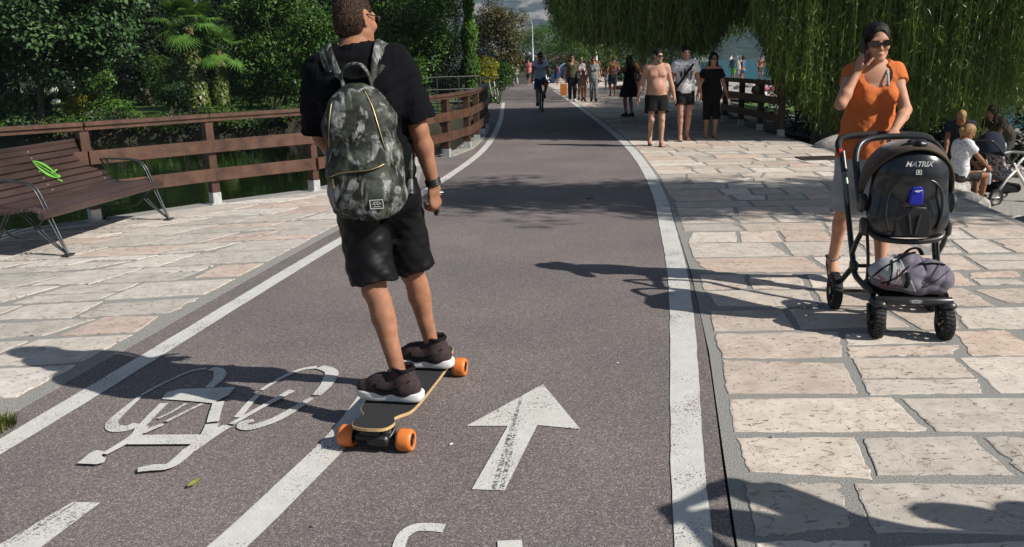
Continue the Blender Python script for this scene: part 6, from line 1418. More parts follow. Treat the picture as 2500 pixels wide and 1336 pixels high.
# ================================================================== the woman with the pushchair
DENIM = CL('pale_denim', (.26, .285, .32), .85, nscale=14, col2=(.36, .385, .42), bump=.4); ORANGE = CL('orange_cotton', (.47, .125, .036), .85, nscale=12, col2=(.54, .150, .045))
def pram_woman():
    R0 = np.array([2.42, 5.58, 0]); t = thing('person', 'woman in orange top and pale shorts phoning while pushing the pushchair', 'person', R0, math.pi-.06)
    p = pose(1.735, hip=(-.0, .02, .955), lean=(.012, .045), head=(rad(-4), rad(-11), -.08), sex='f', bulk=1.0, footL=(-.075, .27, 0.012), footR=(.095, -.20, .075), ftR=(.15, 1, -.35), ftL=(-.12, 1, .05), kneeL=(0, 1, 0), kneeR=(.1, 1, 0),
             handR=(.140, .135, 1.480), elbR=(.6, .4, -1), handL=(-.035, .36, 1.115), elbL=(-.9, -.5, -.1))
    body(p, .0062, 'fair', t, {1: dict(f=(-.22, -.22, 1), n=(-.85, -.30, -.25), t=(-.3, .85, .1), curl=(.25, .32, .40, .45), thumb=.5), -1: dict(f=(.35, .9, -.25), n=(0, -.25, -1), t=(.9, -.35, 0), curl=(.55, .6, .6, .65), thumb=.8)})
    top(p, .0065, ORANGE, t, .24, .013, .004, .045, .085, .085, .010, 21, 't_shirt', True, 1.04, sl_r=.056, hemflare=.016)
    bottom(p, .0065, DENIM, t, .485, .05, .014, 1.22, .005, 22, 'shorts', True, .098, .082)
    hr = hair_long(p, .006, HAIRM['black'], t, .10, .006, 23, True, vol=.8)
    glasses(p, t, mat('tortoise', (.03, .012, .008), .25), .012, .058, .021)
    # bikini strap round the neck
    u, l, f = p.up, p.tl, p.tf; MB().tube(bez([p.neck0-l*.055*p.s+f*.0+u*.058, p.neck0-l*.062+f*.045+u*.030, p.sh-l*.058+f*.095+u*.0, p.chest-l*.06+f*.120+u*.05], 5), .0055, 6, squash=(1.6, .6)).build('neck_strap', mat('striped_strap', (.02, .05, .06), .7, nscale=80, col2=(.5, .55, .55)), t, True)
    m = mat('sandal_grey', (.10, .10, .09), .8, .3, 60)
    for A, ft in ((p.AL, p.FL), (p.AR, p.FR)):
        s = p.s*.95; sd = nrm(np.cross(ft, (0, 0, 1.))); uu = np.cross(sd, ft); o = A-uu*.09*s; b = MB()
        out = [(-.085, -.03), (-.06, -.036), (.02, -.034), (.10, -.044), (.155, -.040), (.178, -.012), (.178, .012), (.155, .040), (.10, .044), (.02, .036), (-.06, .036), (-.085, .03)]
        b.prism([(x*s, y*s) for x, y in out], -.016, .010, lambda q: o+ft*q[0]+sd*q[1]+uu*q[2]); Q = lambda x, y, z: o+(ft*x+sd*y+uu*z)*s
        for pts in ([(.10, -.044, .01), (.10, -.030, .045), (.105, 0, .056), (.10, .030, .045), (.10, .044, .01)], [(.05, -.042, .01), (.055, -.034, .055), (.06, 0, .073), (.055, .034, .055), (.05, .042, .01)], [(-.06, 0, .085), (-.045, -.036, .09), (.0, -.046, .10), (.035, -.022, .105), (.045, 0, .105), (.035, .022, .105), (.0, .046, .10), (-.045, .036, .09), (-.06, 0, .085)], [(-.03, -.037, .01), (-.04, -.037, .05), (-.045, -.036, .09)], [(-.03, .037, .01), (-.04, .037, .05), (-.045, .036, .09)]):
            b.tube(bez([Q(*q) for q in pts], 4), .006, 6, squash=(2., .6))
        b.build('sandal', m, t, auto=50)
    W = p.WR; ph = thing('phone', 'dark phone held to the ear of the woman with the pushchair', 'phone', R0, math.pi-.06); c = p.hc+(p.hl*.096-p.hu*.028+p.hf*.035)*p.hs; d = nrm(p.hu*.9-p.hf*.45); y = nrm(np.cross(d, p.hl)); x = np.cross(y, d); R = np.array([x, y, d]).T
    MB().box(c, (.010, .066, .135), R, .004).build('phone_body', mat('phone_dark', (.01, .01, .012), .25), ph); MB().box(c-x*.0055, (.001, .060, .126), R).build('screen', mat('phone_glass', (.005, .005, .006), .08), ph)
    return p
PW = pram_woman()
def pushchair():
    rz = math.pi-.16; R0 = (2.325, 4.75, 0); t = thing('pushchair', 'black pushchair with brown hood pushed by the woman in orange', 'pushchair', R0, rz)
    FR = mat('chassis_black', (.014, .015, .016), .35, nscale=30, spec=.5, col2=(.022, .023, .024)); GRN = mat('chassis_grey_green', (.10, .13, .11), .35, metal=.5, col2=(.16, .19, .165)); HOODM = CL('hood_brown', (.070, .042, .034), .9, col2=(.095, .060, .048), sheen=.2); SH = mat('shell_black', (.010, .012, .016), .22, nscale=8, spec=.5, col2=(.016, .019, .025), coat=.2)
    X = np.array([(0, 0, 1), (0, 1, 0), (-1, 0, 0)]).T
    def wheel(c, r, w, nm='wheel'):
        wo = MB().lathe([(r*.62, -w*.42), (r*.86, -w*.5), (r*.97, -w*.34), (r, -w*.12), (r, w*.12), (r*.97, w*.34), (r*.86, w*.5), (r*.62, w*.42)], c, X, 36, closed=True)
        wo = wo.build('wheel', TYRE, t, auto=50); tr = MB()
        for k in range(26):
            a = 2*math.pi*k/26
            for g in (-1, 1): tr.box(np.array(c)+np.array([g*w*.2, r*1.0*math.cos(a+g*.06), r*1.0*math.sin(a+g*.06)]), (w*.36, .010, .006), rotm((1, 0, 0), a-math.pi/2))
        tr.build('tread', TYRE, wo); rm = MB(); rm.lathe([(r*.62, -w*.35), (r*.62, w*.35), (r*.55, w*.3), (r*.55, -w*.3)], c, X, 30, closed=True); rm.lathe([(r*.22, -w*.5), (r*.22, w*.5)], c, X, 16)
        for k in range(5): a = 2*math.pi*k/5; rm.box(np.array(c)+np.array([0, r*.39*math.cos(a), r*.39*math.sin(a)]), (w*.4, r*.36, r*.14), rotm((1, 0, 0), a))
        rm.build('rim', FR, wo, auto=40)
    fy, ry = .285, -.285; rf, rr = .098, .118
    for g in (-1, 1): wheel((g*.185, fy, rf), rf, .062); wheel((g*.295, ry, rr), rr, .060)
    ch = MB()
    for g in (-1, 1):
        x = g*.245; ch.tube(bez([(x*1.08, -.50, .985), (x*1.05, -.42, .86)], 2), .021, 10); ch.tube(bez([(x*1.05, -.40, .82), (x, -.21, .50), (x*.97, -.10, .33)], 5), .018, 10)
        ch.tube(bez([(x*.97, -.10, .33), (x*.95, -.06, .28), (x*.90, .05, .26), (x*.80, .22, .235)], 5), .018, 10); ch.tube(bez([(x*.97, -.10, .33), (x*1.1, -.17, .24), (x*1.2, ry, .135)], 5), .017, 10)
        ch.box((x*.97, -.10, .33), (.045, .075, .075), None, .015); ch.tube(bez([(x*1.0, -.13, .40), (x*1.0, -.04, .50), (x*.92, .03, .60)], 4), .016, 8); ch.box((x*.93, .02, .60), (.04, .10, .10), None, .014)
        ch.tube(bez([(x*.80, -.02, .55), (x*.80, .05, .40), (x*.82, .08, .27)], 4), .010, 8)
        ch.box((g*.185, fy-.005, .205), (.085, .13, .05), None, .02); ch.tube([(g*.185, fy-.045, .20), (g*.185, fy-.05, .13)], .020, 8)
        for e in (-1, 1): ch.tube(bez([(g*.185+e*.040, fy-.04, .19), (g*.185+e*.044, fy-.01, .14), (g*.185+e*.042, fy, rf)], 4), .012, 8)
    ch.tube(bez([(-.20, fy+.01, .228), (-.1, fy+.035, .232), (.1, fy+.035, .232), (.20, fy+.01, .228)], 6), .024, 12); ch.tube([(-.3, ry, .118), (.3, ry, .118)], .012, 8); ch.tube([(-.235, -.10, .33), (.235, -.10, .33)], .012, 8)
    ch.build('chassis', FR, t, auto=50)
    for g in (-1, 1): q = MB(); q.tube([(g*.258, -.415, .85), (g*.247, -.31, .67)], .0195, 12); q.build('telescopic_tube', GRN, t, auto=50)
    hd = MB(); hd.tube(bez([(-.268, -.50, .97), (-.285, -.53, 1.03), (-.25, -.555, 1.07), (-.12, -.57, 1.085), (.12, -.57, 1.085), (.25, -.555, 1.07), (.285, -.53, 1.03), (.268, -.50, .97)], 6), .021, 12); ho = hd.build('handle', mat('handle_foam', (.012, .012, .012), .75, nscale=60, bump=.4), t, auto=50)
    for g in (-1, 1): b = MB(); b.lathe([(.022, -.010), (.022, .010)], (g*.277, -.50, .985), X, 16); b.build('release_button', mat('button_red', (.45, .03, .02), .4), ho)
    # oval badge on the front bar
    bd = MB(); o = [(.036*math.cos(a), .011*math.sin(a)) for a in np.linspace(0, 2*math.pi, 21)[:-1]]; bd.prism(o, 0, .004, lambda q: np.array([-q[0]-.0, fy+.058+q[2]-.001, .234+q[1]])); bo = bd.build('badge', mat('badge_pale', (.55, .56, .57), .4), t)
    o = [(x*.88, y*.72) for x, y in o]; b2 = MB(); b2.prism(o, 0, .0015, lambda q: np.array([-q[0], fy+.061+q[2], .234+q[1]])); b2.build('badge_field', FR, bo)
    bb = MB()
    for k, x in enumerate((-.018, -.006, .006, .018)): bb.box((x, fy+.0632, .234), (.008, .001, .007))
    bb.build('badge_letters', WHT, bo)
    # infant seat: glossy shell with its back to the front
    v = .007; F = Field((-.30, -.40, .46), (.30, .27, 1.16), v); I = np.eye(3)
    F.ell((0, .02, .80), I, (.215, .135, .285), .0); F.cone((-.09, .05, .66), (.09, .05, .66), .135, .135, .06, ((0, 1, 0), .75)); F.ell((0, .05, .93), I, (.190, .12, .155), .05); F.half((0, -.10, 0), (0, -1, 0)); F.half((0, 0, .553), (0, 0, -1))
    F.ell((0, .235, .70), I, (.125, .095, .165), .02, 's')                         # dished underside of the seat
    shl = F.mesh('seat_shell', SH, t)
    q = MB(); q.tube(bez([(-.205, .0, .62), (-.20, .06, .575), (-.15, .11, .545), (0, .135, .535), (.15, .11, .545), (.20, .06, .575), (.205, .0, .62)], 6), .017, 10); q.tube(bez([(-.128, .155, .60), (-.150, .150, .70), (-.14, .15, .82), (-.09, .155, .885), (0, .16, .90), (.09, .155, .885), (.14, .15, .82), (.150, .150, .70), (.128, .155, .60)], 5), .008, 8); q.build('shell_rim', FR, shl, True)
    i_ = MB(); i_.box((0, .155, .655), (.19, .012, .17), rotm((1, 0, 0), .12), .02); i_.tube([(-.03, .167, .70), (-.012, .172, .59)], .008, 6); i_.tube([(.03, .167, .70), (.012, .172, .59)], .008, 6); i_.build('base_plate', BLACKP, shl, auto=40)
    bl = MB(); bl.box((0, .166, .800), (.076, .030, .092), rotm((1, 0, 0), .10), .010); bl.box((0, .160, .848), (.062, .026, .03), rotm((1, 0, 0), .25), .009); lk = bl.build('release_latch', mat('latch_blue', (.018, .022, .33), .35, .1, 10), shl, auto=40)
    o = [(.015*math.cos(a), .006*math.sin(a)) for a in np.linspace(0, 2*math.pi, 17)[:-1]]; b2 = MB(); b2.prism(o, 0, .003, lambda q: np.array([-q[0], .182+q[2], .836+q[1]])); b2.build('latch_badge', WHT, lk)
    sg_ = mat('logo_silver', (.42, .43, .44), .4, col2=(.5, .5, .5))
    def onshell(p3): 
        x = -p3[0]; z = p3[1]+.985; y = .25
        for k in range(80):
            i = tuple(int(round(((x, y, z)[j]-F.lo[j])/F.v)) for j in range(3))
            if F.D[i] < .002: break
            y -= .003
        return np.array([x, y+.004+p3[2], z])
    text_mesh('MATRIX', .040, lambda q: onshell(q), 'lettering', sg_, shl, .001, .35, True)
    e = MB()
    for (cx, cz, sx, sz) in ((0, .953, .030, .004), (0, .931, .030, .004), (.013, .942, .004, .026), (-.013, .942, .004, .026), (0, .942, .012, .012)): e.box(onshell((cx, cz-.985, .0)), (sx, .004, sz))
    e.build('emblem', WHT, shl)
    # hood: a shell of cloth on a bow
    def bow(a, sx, sy, cz=.80, cy=-.02): return [np.array([sx*math.cos(th), cy+sy*math.sin(th)*math.cos(a), cz+(.0+.305)*math.sin(th)*math.sin(a)*1.0]) for th in np.linspace(0, math.pi, 25)]
    V = []; Fq = []; angs = np.linspace(rad(62), rad(150), 10)
    for k, a in enumerate(angs):
        w = .245+.022*math.sin(k/9*math.pi)
        for q in bow(a, w, .34): V.append(q+np.array([0, .0, .012*math.sin(k*2.2)**2]))
    for k, a in enumerate(angs):
        w = .237+.022*math.sin(k/9*math.pi)
        for q in bow(a, w, .328): V.append(q+np.array([0, 0, -.008+.012*math.sin(k*2.2)**2]))
    m_ = 25; na = len(angs)
    for s_ in (0, na*m_):
        for k in range(na-1):
            for i in range(m_-1): q = (s_+k*m_+i, s_+k*m_+i+1, s_+(k+1)*m_+i+1, s_+(k+1)*m_+i); Fq.append(q if s_ else q[::-1])
    for k0 in (0, na-1):
        for i in range(m_-1): Fq.append((k0*m_+i, k0*m_+i+1, na*m_+k0*m_+i+1, na*m_+k0*m_+i))
    hood = mesh_np('hood', V, Fq, HOODM, t, True); tr = MB(); tr.tube([np.array(q)+(0, .003, 0) for q in bow(angs[0], .247, .342)], .008, 8); tr.tube([np.array(q) for q in bow(angs[-1], .249, .342)], .010, 8); tr.build('hood_piping', mat('piping_olive', (.05, .045, .02), .7), hood, True)
    cl = Field((-.10, -.06, 1.02), (.10, .20, 1.16), .005); cl.cone((-.03, .085, 1.095), (.03, .085, 1.095), .024, .024, .01, ((0, 1, 0), .7)); cl.cone((-.035, .10, 1.088), (-.012, .105, 1.09), .018, .022, .01); cl.mesh('hood_clip', BLACKP, hood)
    # carrying bow of the seat
    cb = MB(); cb.tube(bez([(-.250, -.02, .74), (-.256, -.10, .86), (-.246, -.22, 1.0), (-.18, -.30, 1.075), (0, -.33, 1.095), (.18, -.30, 1.075), (.246, -.22, 1.0), (.256, -.10, .86), (.250, -.02, .74)], 6), .020, 10); cb.build('carry_bow', FR, t, True)
    for g in (-1, 1): b = MB(); b.lathe([(.055, -.018), (.062, 0), (.05, .02)], (g*.245, -.0, .74), X, 20); b.build('hinge', FR, t, auto=40)
    # net basket under the seat
    bs = MB(); bs.box((0, .09, .245), (.36, .34, .02), None, .008); bs.build('basket', BLK, t)
    return t
pushchair()
def lay(F, pts, dr, lift=.003, n=6):
    """a line of points dropped along dr onto the surface of the block"""
    dr = nrm(dr); out = []
    for q in bez(pts, n):
        q = np.array(q, float)-dr*.30; hit = None
        for k in range(230):
            i = tuple(int(round((q[j]-F.lo[j])/F.v)) for j in range(3))
            if all(0 <= i[j] < F.n[j] for j in range(3)) and F.D[i] < F.v*.3: hit = q-dr*lift; break
            q = q+dr*.0025
        if hit is not None: out.append(hit)
    return out
def tote():
    rz = math.pi-.16; c0 = np.array([2.295, 4.575, .262]); t = thing('rucksack', 'grey and lilac rucksack lying on the front of the black pushchair', 'rucksack', c0, rz); t.scale = (.86, .9, .88); v = .006; F = Field((-.34, -.26, -.05), (.34, .26, .34), v); I = np.eye(3); D = (0, -.75, -.65)
    F.ell((-.02, .0, .10), I, (.240, .155, .110), .0); F.ell((-.13, .02, .085), I, (.145, .135, .105), .03); F.cone((.16, .02, .09), (.02, .0, .16), .085, .085, .05); F.cone((-.20, .02, .05), (-.02, .10, .05), .06, .07, .02)
    F.cone((.05, .17, -.02), (.10, .02, .26), .010, .012, .02, None, 's'); F.cone((-.08, .18, .0), (-.05, .04, .24), .008, .010, .02, None, 's')
    F.ripple(.016, 24, 5); F.ripple(.008, 55, 6); F.half((0, 0, .0), (0, 0, -1)); F.mesh('bag', CL('lilac_grey_nylon', (.10, .092, .12), .6, nscale=5, col2=(.165, .152, .195)), t, 2)
    G = Field((-.34, -.26, -.05), (.34, .26, .34), v); G.D = F.D-.007; G.cone((.26, .26, .06), (.09, -.12, .30), .125, .15, 0, None, 'u') if False else None
    G.half((.065, .0, .10), nrm((-1, .15, .35))); G.half((0, 0, .075), nrm((.1, -.1, -1))); G.mesh('pale_panel', CL('pale_nylon', (.34, .34, .35), .6, nscale=9, col2=(.47, .47, .48)), t, 2)
    G2 = Field((-.34, -.26, -.05), (.34, .26, .34), v); G2.D = F.D-.006; G2.half((-.035, 0, 0), nrm((-1, .1, .5))); G2.half((.035, 0, 0), nrm((1, -.1, -.5))); G2.half((0, 0, .03), (0, 0, -1)); G2.mesh('reflective_band', CL('band_grey', (.23, .23, .24), .5, col2=(.32, .32, .33)), t, 2)
    b = MB()
    for pts, r_ in (([(.24, .06, .10), (.16, .08, .18), (.07, .06, .23), (-.02, .02, .25)], .010), ([(.20, .12, .07), (.12, .15, .12), (.04, .12, .19)], .009), ([(.17, .14, .05), (.15, .12, .12), (.13, .05, .21)], .008), ([(-.03, .10, .20), (-.12, .08, .20), (-.20, .03, .16)], .008), ([(.06, .15, .05), (.05, .15, .09), (.055, .13, .14)], .016)):
        q = lay(F, pts, D, .008)
        if len(q) > 2: b.tube(q, r_, 6, squash=(1.3, .55))
    b.tube(bez([(.04, -.05, .21), (.02, .03, .275), (-.03, .04, .285), (-.08, -.02, .23)], 6), .010, 6, squash=(1.4, .6)); b.build('strap', BLK, t, True)
    for pts in ([(-.05, .14, .04), (-.10, .13, .12), (-.16, .06, .18)], [(-.22, .05, .12), (-.12, .14, .08), (-.04, .16, .05)], [(.0, .12, .19), (-.10, .05, .22)]):
        q = lay(F, pts, D, .007)
        if len(q) > 2: MB().tube(q, .0028, 5).build('seam', mat('seam_dark', (.035, .033, .042), .8), t, True)
    c = MB()
    for pts in ([(.22, .10, .12), (.19, .14, .10), (.16, .15, .06), (.20, .12, .05), (.21, .11, .10)], [(.10, .12, .17), (.105, .15, .10), (.12, .16, .06)]):
        q = lay(F, pts, D, .013)
        if len(q) > 2: c.tube(q, .003, 5)
    c.build('cord', mat('cord_red', (.42, .07, .04), .6), t, True)
tote()
# ================================================================== the walkers
def simple_shoes(p, t, m, v): 
    for w in (-1, 1): F = grid(p, v); 
def walker(label, loc, face, H=1.72, sex='m', v=.011, skin='tan', bulk=1., shirt=None, pants=None, hair=('short', 'black'), shoes=None, stride=0., arms=None, head=(0, 0, 0), lean=(0, 0), shades=False, extra=None, lift=.0, hip=None, feetpos=None, bare_top=False, group=None, dress=None, curl=(.3, .35, .4, .45), knees=None, hands=None, tyaw=0., cat='person'):
    """face: heading in degrees seen from above, 0 = away from the viewer, 180 = towards the viewer"""
    t = thing('person', label, cat, loc, rad(face), group); s = H/1.8; st = stride
    kw = dict(footL=(-.085*s, st, 0.0), footR=(.085*s, -st, lift), ftL=(-.12, 1, .0), ftR=(.12, 1, -.5*bool(lift)))
    if feetpos: kw.update(feetpos)
    if knees: kw.update(knees)
    if arms: kw.update(arms)
    p = pose(H, hip=hip if hip is not None else (0, 0, (.94-abs(st)*.10)*s), lean=lean, head=head, sex=sex, bulk=bulk, tyaw=tyaw, **kw)
    body(p, v, skin, t, hands or {-1: dict(curl=curl), 1: dict(curl=curl)})
    fine = v < .013
    if shirt: top(p, v, shirt.pop('m'), t, shell=fine, **shirt)
    if pants: bottom(p, v, pants.pop('m'), t, shell=fine, **pants)
    if dress: dress(p, v, t)
    if hair:
        if hair[0] == 'short': hr = hair_short(p, v, HAIRM[hair[1]], t, **(hair[2] if len(hair) > 2 else {}))
        else: hr = hair_long(p, v, HAIRM[hair[1]], t, **(hair[2] if len(hair) > 2 else {}))
        if v < .01: tufts(hr, 1500, .012, HAIRM[hair[1]], hr, 6, 1.2, .0025)
    if shades: glasses(p, t)
    if shoes and shoes[0] == 'flip': flipflops(p, t, shoes[1])
    elif shoes:
        for w in (-1, 1): shoe(p, w, t, shoes[1], shoes[2], shoes[0] == 'high', max(v*.8, .006), 'shoe')
    if extra: extra(p, t)
    return p, t
def c3(r, g, b, n=None, **k): return CL(n or 'cloth_%d_%d_%d' % (r*1000, g*1000, b*1000), (r, g, b), .85, **k)
FLIP = mat('flipflop_dark', (.02, .014, .010), .7); WTEE = c3(.62, .62, .63, 'white_cotton'); SHOEB = mat('shoe_black', (.012, .012, .012), .7); 
def gpos(px, py, dy=0): p = at(px, py); return (p[0], p[1]+dy, .009)
# shirtless man
def ex_shirtless(p, t):
    # beard
    s = p.hs; P = lambda x, y, z: p.hc+(p.hl*x+p.hf*y+p.hu*z)*s; F = Field(p.hc-.16, p.hc+.16, .006); F.cone(P(-.056, .02, -.045), P(-.02, .082, -.098), .018*s, .022*s, .02); F.cone(P(.056, .02, -.045), P(.02, .082, -.098), .018*s, .022*s, .02); F.ell(P(0, .090, -.092), (p.hl, p.hf, p.hu), (.03*s, .016*s, .024*s), .02); F.cone(P(-.02, .101, -.046), P(.02, .101, -.046), .006*s, .006*s, .01); F.ripple(.003, 150, 3)
    F.mesh('beard', HAIRM['grey'], t)
    # red and white side stripe of the shorts
    for Hj, K, sg in ((p.HR, p.KR, 1),):
        for k, m in ((0, mat('stripe_white', (.6, .6, .6), .8)), (1, mat('stripe_red', (.45, .03, .03), .8))):
            o = p.lat*sg; a = Hj+o*.118+(0, 0, .0); b = Hj+(K-Hj)*.70+o*.106; d = nrm(b-a); y = np.cross(d, o)
            MB().box((a+b)/2+y*(.012-.024*k)+o*.002, (np.linalg.norm(b-a)*.55, .022, .006), np.array([d, y, np.cross(d, y)]).T, .001).build('side_stripe', m, t) if False else None
walker('shirtless man in black swim shorts and sunglasses walking with flip flops', gpos(1600, 357), 180, 1.75, 'm', .0085, 'light', 1.14, None, dict(m=c3(.007, .007, .008, 'swim_black'), length=.35, waist=.03, flare=1.32, seed=31, r0=.106, r1=.098), ('short', 'black', dict(th=.010, top_=.014)), ('flip', FLIP), .13, dict(handL=(-.33, .06, .86), handR=(.34, .0, .88)), (rad(28), rad(-6), 0), (0, -.01), True, ex_shirtless, .07)
def eyes(p, t):
    s = p.hs; P = lambda x, y, z: p.hc+(p.hl*x+p.hf*y+p.hu*z)*s; b = MB(); e = MB()
    for g in (-1, 1): b.tube([P(.014*g, .101, .030), P(.034*g, .100, .034), P(.050*g, .088, .028)], .0042*s, 6); e.tube([P(.020*g, .0985, .010), P(.032*g, .0995, .011), P(.044*g, .094, .009)], .0048*s, 6)
    b.build('eyebrows', HAIRM['black'], t, True); e.build('eyes', mat('eye_dark', (.02, .014, .01), .3), t, True)
def ex_white(p, t):
    eyes(p, t)
    # four dark surfboards and pale lettering across the chest, sling bag with a strap
    c = p.chest; u, l, f = p.up, p.tl, p.tf; dk = mat('print_slate', (.03, .035, .05), .8)
    def onf(x, z): return c+l*x+u*z+f*(.176-abs(x)*.42-.02*abs(z))
    for k, (x, h) in enumerate(((.10, .075), (.035, .085), (-.025, .095), (-.095, .125))):
        n = 14; o = [(.022*math.sin(a)*(1 if math.cos(a) < 0 else .85), h*math.cos(a)) for a in np.linspace(0, 2*math.pi, n+1)[:-1]]
        MB().add([onf(x+q, -.045+r_) for q, r_ in o]+[onf(x+q, -.045+r_)-f*.03 for q, r_ in o], [tuple(range(n)), tuple(range(2*n-1, n-1, -1))]+[(i, n+i, n+(i+1) % n, (i+1) % n) for i in range(n)]).build('board_print', dk, t)
    text_mesh('ILLAMUI', .055, lambda q: onf(.055-q[0]*1.0, .095+q[1])+f*q[2], 'lettering', mat('print_grey', (.12, .12, .14), .8), t, .004)
    b = MB(); st = bez([p.SL*.75+p.sh*.25+u*.055*p.s, p.SL*.6+p.sh*.4+f*.12-u*.02, c+l*-.04+u*.02+f*.180, c+l*.07-u*.14+f*.168, p.mid+l*.175-u*.10+f*.08], 6); b.tube(st, .020, 8, squash=(1.2, .4)); b.build('sling_strap', BLK, t, True)
    g = MB(); q = p.hip+p.lat*.215+(0, .03, .10); g.box(q, (.09, .20, .22), rotm((0, 1, 0), .15), .03); g.build('sling_bag', BLK, t, auto=40)
walker('man in white T-shirt with dark surfboard print and black sling bag', gpos(1668, 344), 180, 1.80, 'm', .0085, 'red', 1.0, dict(m=WTEE, sleeve=.55, off=.013, loose=.012, hem=.02, seed=33, amp=.0028), dict(m=c3(.008, .008, .010, 'short_black'), length=.28, waist=.06, flare=1.25, seed=34), ('short', 'black', dict(th=.008, top_=.016)), ('flip', FLIP), -.10, dict(handL=(-.32, .05, .84), handR=(.31, .03, .86)), (rad(4), rad(-8), -.06), extra=ex_white)
def off_shoulder(p, v, t):
    top(p, v, c3(.007, .007, .008, 'soft_black'), t, .70, .014, .016, .10, .10, 0, .005, 35, 'top', True, 1.25, sl_r=.068, scoop=-.005)
walker('woman in black off shoulder top and black capri trousers', gpos(1733, 337), 183, 1.66, 'f', .0085, 'fair', 1.10, None, dict(m=c3(.007, .007, .008, 'soft_black'), length=.62, waist=.08, flare=1.15, seed=36), ('long', 'black', dict(length=.20, vol=.8)), ('flip', FLIP), .05, dict(handL=(-.31, .04, .82), handR=(.30, .02, .83)), (rad(-4), rad(-5), .12), shades=True, dress=off_shoulder)
# woman in a black dress seen from behind
def dress_mesh(m, hem, flare, sleeve=.0, seed=40, waist=.0):
    def f(p, v, t):
        top(p, v, m, t, sleeve, .012, .006, .0, .085, 0, .003, seed, 'bodice', v < .013)
        F = grid(p, v); s = p.s; z = p.hip[2]; F.cone(p.hip+(0, 0, .10*s), (p.hip[0], p.hip[1], hem), .190*s*p.bulk, flare, .03, (p.fwd, .9)); F.ripple(.012, 26, seed, (1, 1, .05)); F.half((0, 0, hem+.05), (0, 0, -1)); F.half(p.hip+(0, 0, .13*s), (0, 0, 1)); F.mesh('skirt', m, t)
    return f
walker('woman with long black hair in a short black dress turned away on the promenade', gpos(1535, 286), 30, 1.66, 'f', .012, 'tan', 1.0, None, None, ('long', 'black', dict(length=.34)), ('high', SHOEB, SHOEB), .04, dict(handL=(-.12, .34, 1.16), handR=(.26, .24, 1.22), elbR=(1, -.2, -.6), elbL=(-1, .1, -.6)), (rad(-20), 0, 0), dress=dress_mesh(c3(.006, .006, .007, 'dress_black'), .50, .30))
# cyclist
CY = np.array([1.08, 27.2, .006])
bk = bicycle('dark city bicycle ridden towards the viewer by the cyclist in the pale blue shirt', tuple(CY), math.pi+.03, (.02, .02, .022))
def cyclist():
    t = thing('person', 'cyclist in pale blue shirt and navy shorts riding towards the viewer', 'cyclist', tuple(CY), math.pi+.03)
    p = pose(1.76, hip=(0, -.25, 1.02), lean=(0, .22), head=(0, rad(-8), 0), footL=(-.12, -.12, .41), footR=(.12, .10, .18), kneeL=(-.25, 1, .2), kneeR=(.25, 1, .2), ftL=(0, 1, -.1), ftR=(0, 1, 0), handL=(-.29, .20, 1.02), handR=(.29, .20, 1.02), elbL=(-1, -.2, -.5), elbR=(1, -.2, -.5))
    v = .012; body(p, v, 'brown', t); top(p, v, c3(.46, .53, .68, 'pale_blue_cotton'), t, .6, .014, .018, .03, .09, .06, .006, 41, 'shirt', True); bottom(p, v, c3(.02, .035, .09, 'navy_cotton'), t, .42, .05, flare=1.2, seed=42); hair_short(p, v, HAIRM['black'], t); glasses(p, t)
    for w in (-1, 1): shoe(p, w, t, SHOEB, SHOEB, False, .009)
cyclist()
# the group behind
OL = c3(.075, .078, .040, 'olive_cotton'); GT = c3(.20, .21, .21, 'grey_marl')
def bag_orange():
    p0 = at(1378, 232); q = (2.20, 32.9, 0); t = thing('shopping_bag', 'orange shopping bag carried by the man in the olive shirt', 'bag', q); b = MB(); b.prism([(-.12, .25), (.12, .25), (.13, .68), (-.12, .70)], -.07, .07, lambda p: np.array([p[0], p[2], p[1]])); b.build('bag_body', mat('bag_orange', (.42, .13, .02), .5, .15, 9, .4, 30), t)
    h = MB(); h.tube(bez([(-.12, 0, .68), (0, 0, .86), (.12, 0, .69)], 6), .010, 6); h.build('bag_handle', MATS['bag_orange'], t)
walker('man in olive V-neck T-shirt and dark trousers carrying the orange bag', (2.55, 33.0, .006), 180, 1.80, 'm', .014, 'fair', 1.0, dict(m=OL, sleeve=.5, seed=43, neckdrop=.07, neck=.07), dict(m=c3(.012, .013, .016, 'dark_trousers'), length=.97, seed=44, flare=.9), ('short', 'black'), ('low', mat('shoe_white', (.6, .6, .6), .6), WHITE_RUB), .09, dict(handR=(.33, 0, .87)), (0, rad(-5), 0), shades=True)
bag_orange()
walker('woman in white tank top and straw hat behind the child', (3.02, 34.4, .006), 180, 1.68, 'f', .016, 'brown', 1.0, dict(m=c3(.45, .46, .48, 'tank_white'), sleeve=0, seed=45), dict(m=c3(.05, .06, .09, 'short_blue'), length=.3), ('short', 'blond'), ('low', SHOEB, SHOEB), .07)
walker('child in a pale bikini walking in front of the woman in the tank top', (2.98, 32.9, .006), 180, 1.18, 'f', .013, 'tan', .95, None, dict(m=c3(.45, .35, .33, 'bikini_pale'), length=.08, waist=.0), ('long', 'brown', dict(length=.16)), ('low', SHOEB, SHOEB), .05)
walker('woman in grey printed T-shirt and grey trousers with a camera at her hip', (3.36, 32.7, .006), 178, 1.66, 'f', .014, 'fair', 1.0, dict(m=GT, sleeve=.6, seed=46), dict(m=c3(.17, .18, .18, 'grey_trousers'), length=.95, seed=47), ('long', 'brown', dict(length=.10, pony=True)), ('low', SHOEB, SHOEB), .08, shades=True)
walker('reddish shirtless man behind the woman in the grey T-shirt', (3.72, 36.0, .006), 182, 1.80, 'm', .016, 'brown', 1.08, None, dict(m=c3(.015, .018, .022, 'swim_dark'), length=.4, flare=1.2), ('short', 'black'), None, .08)
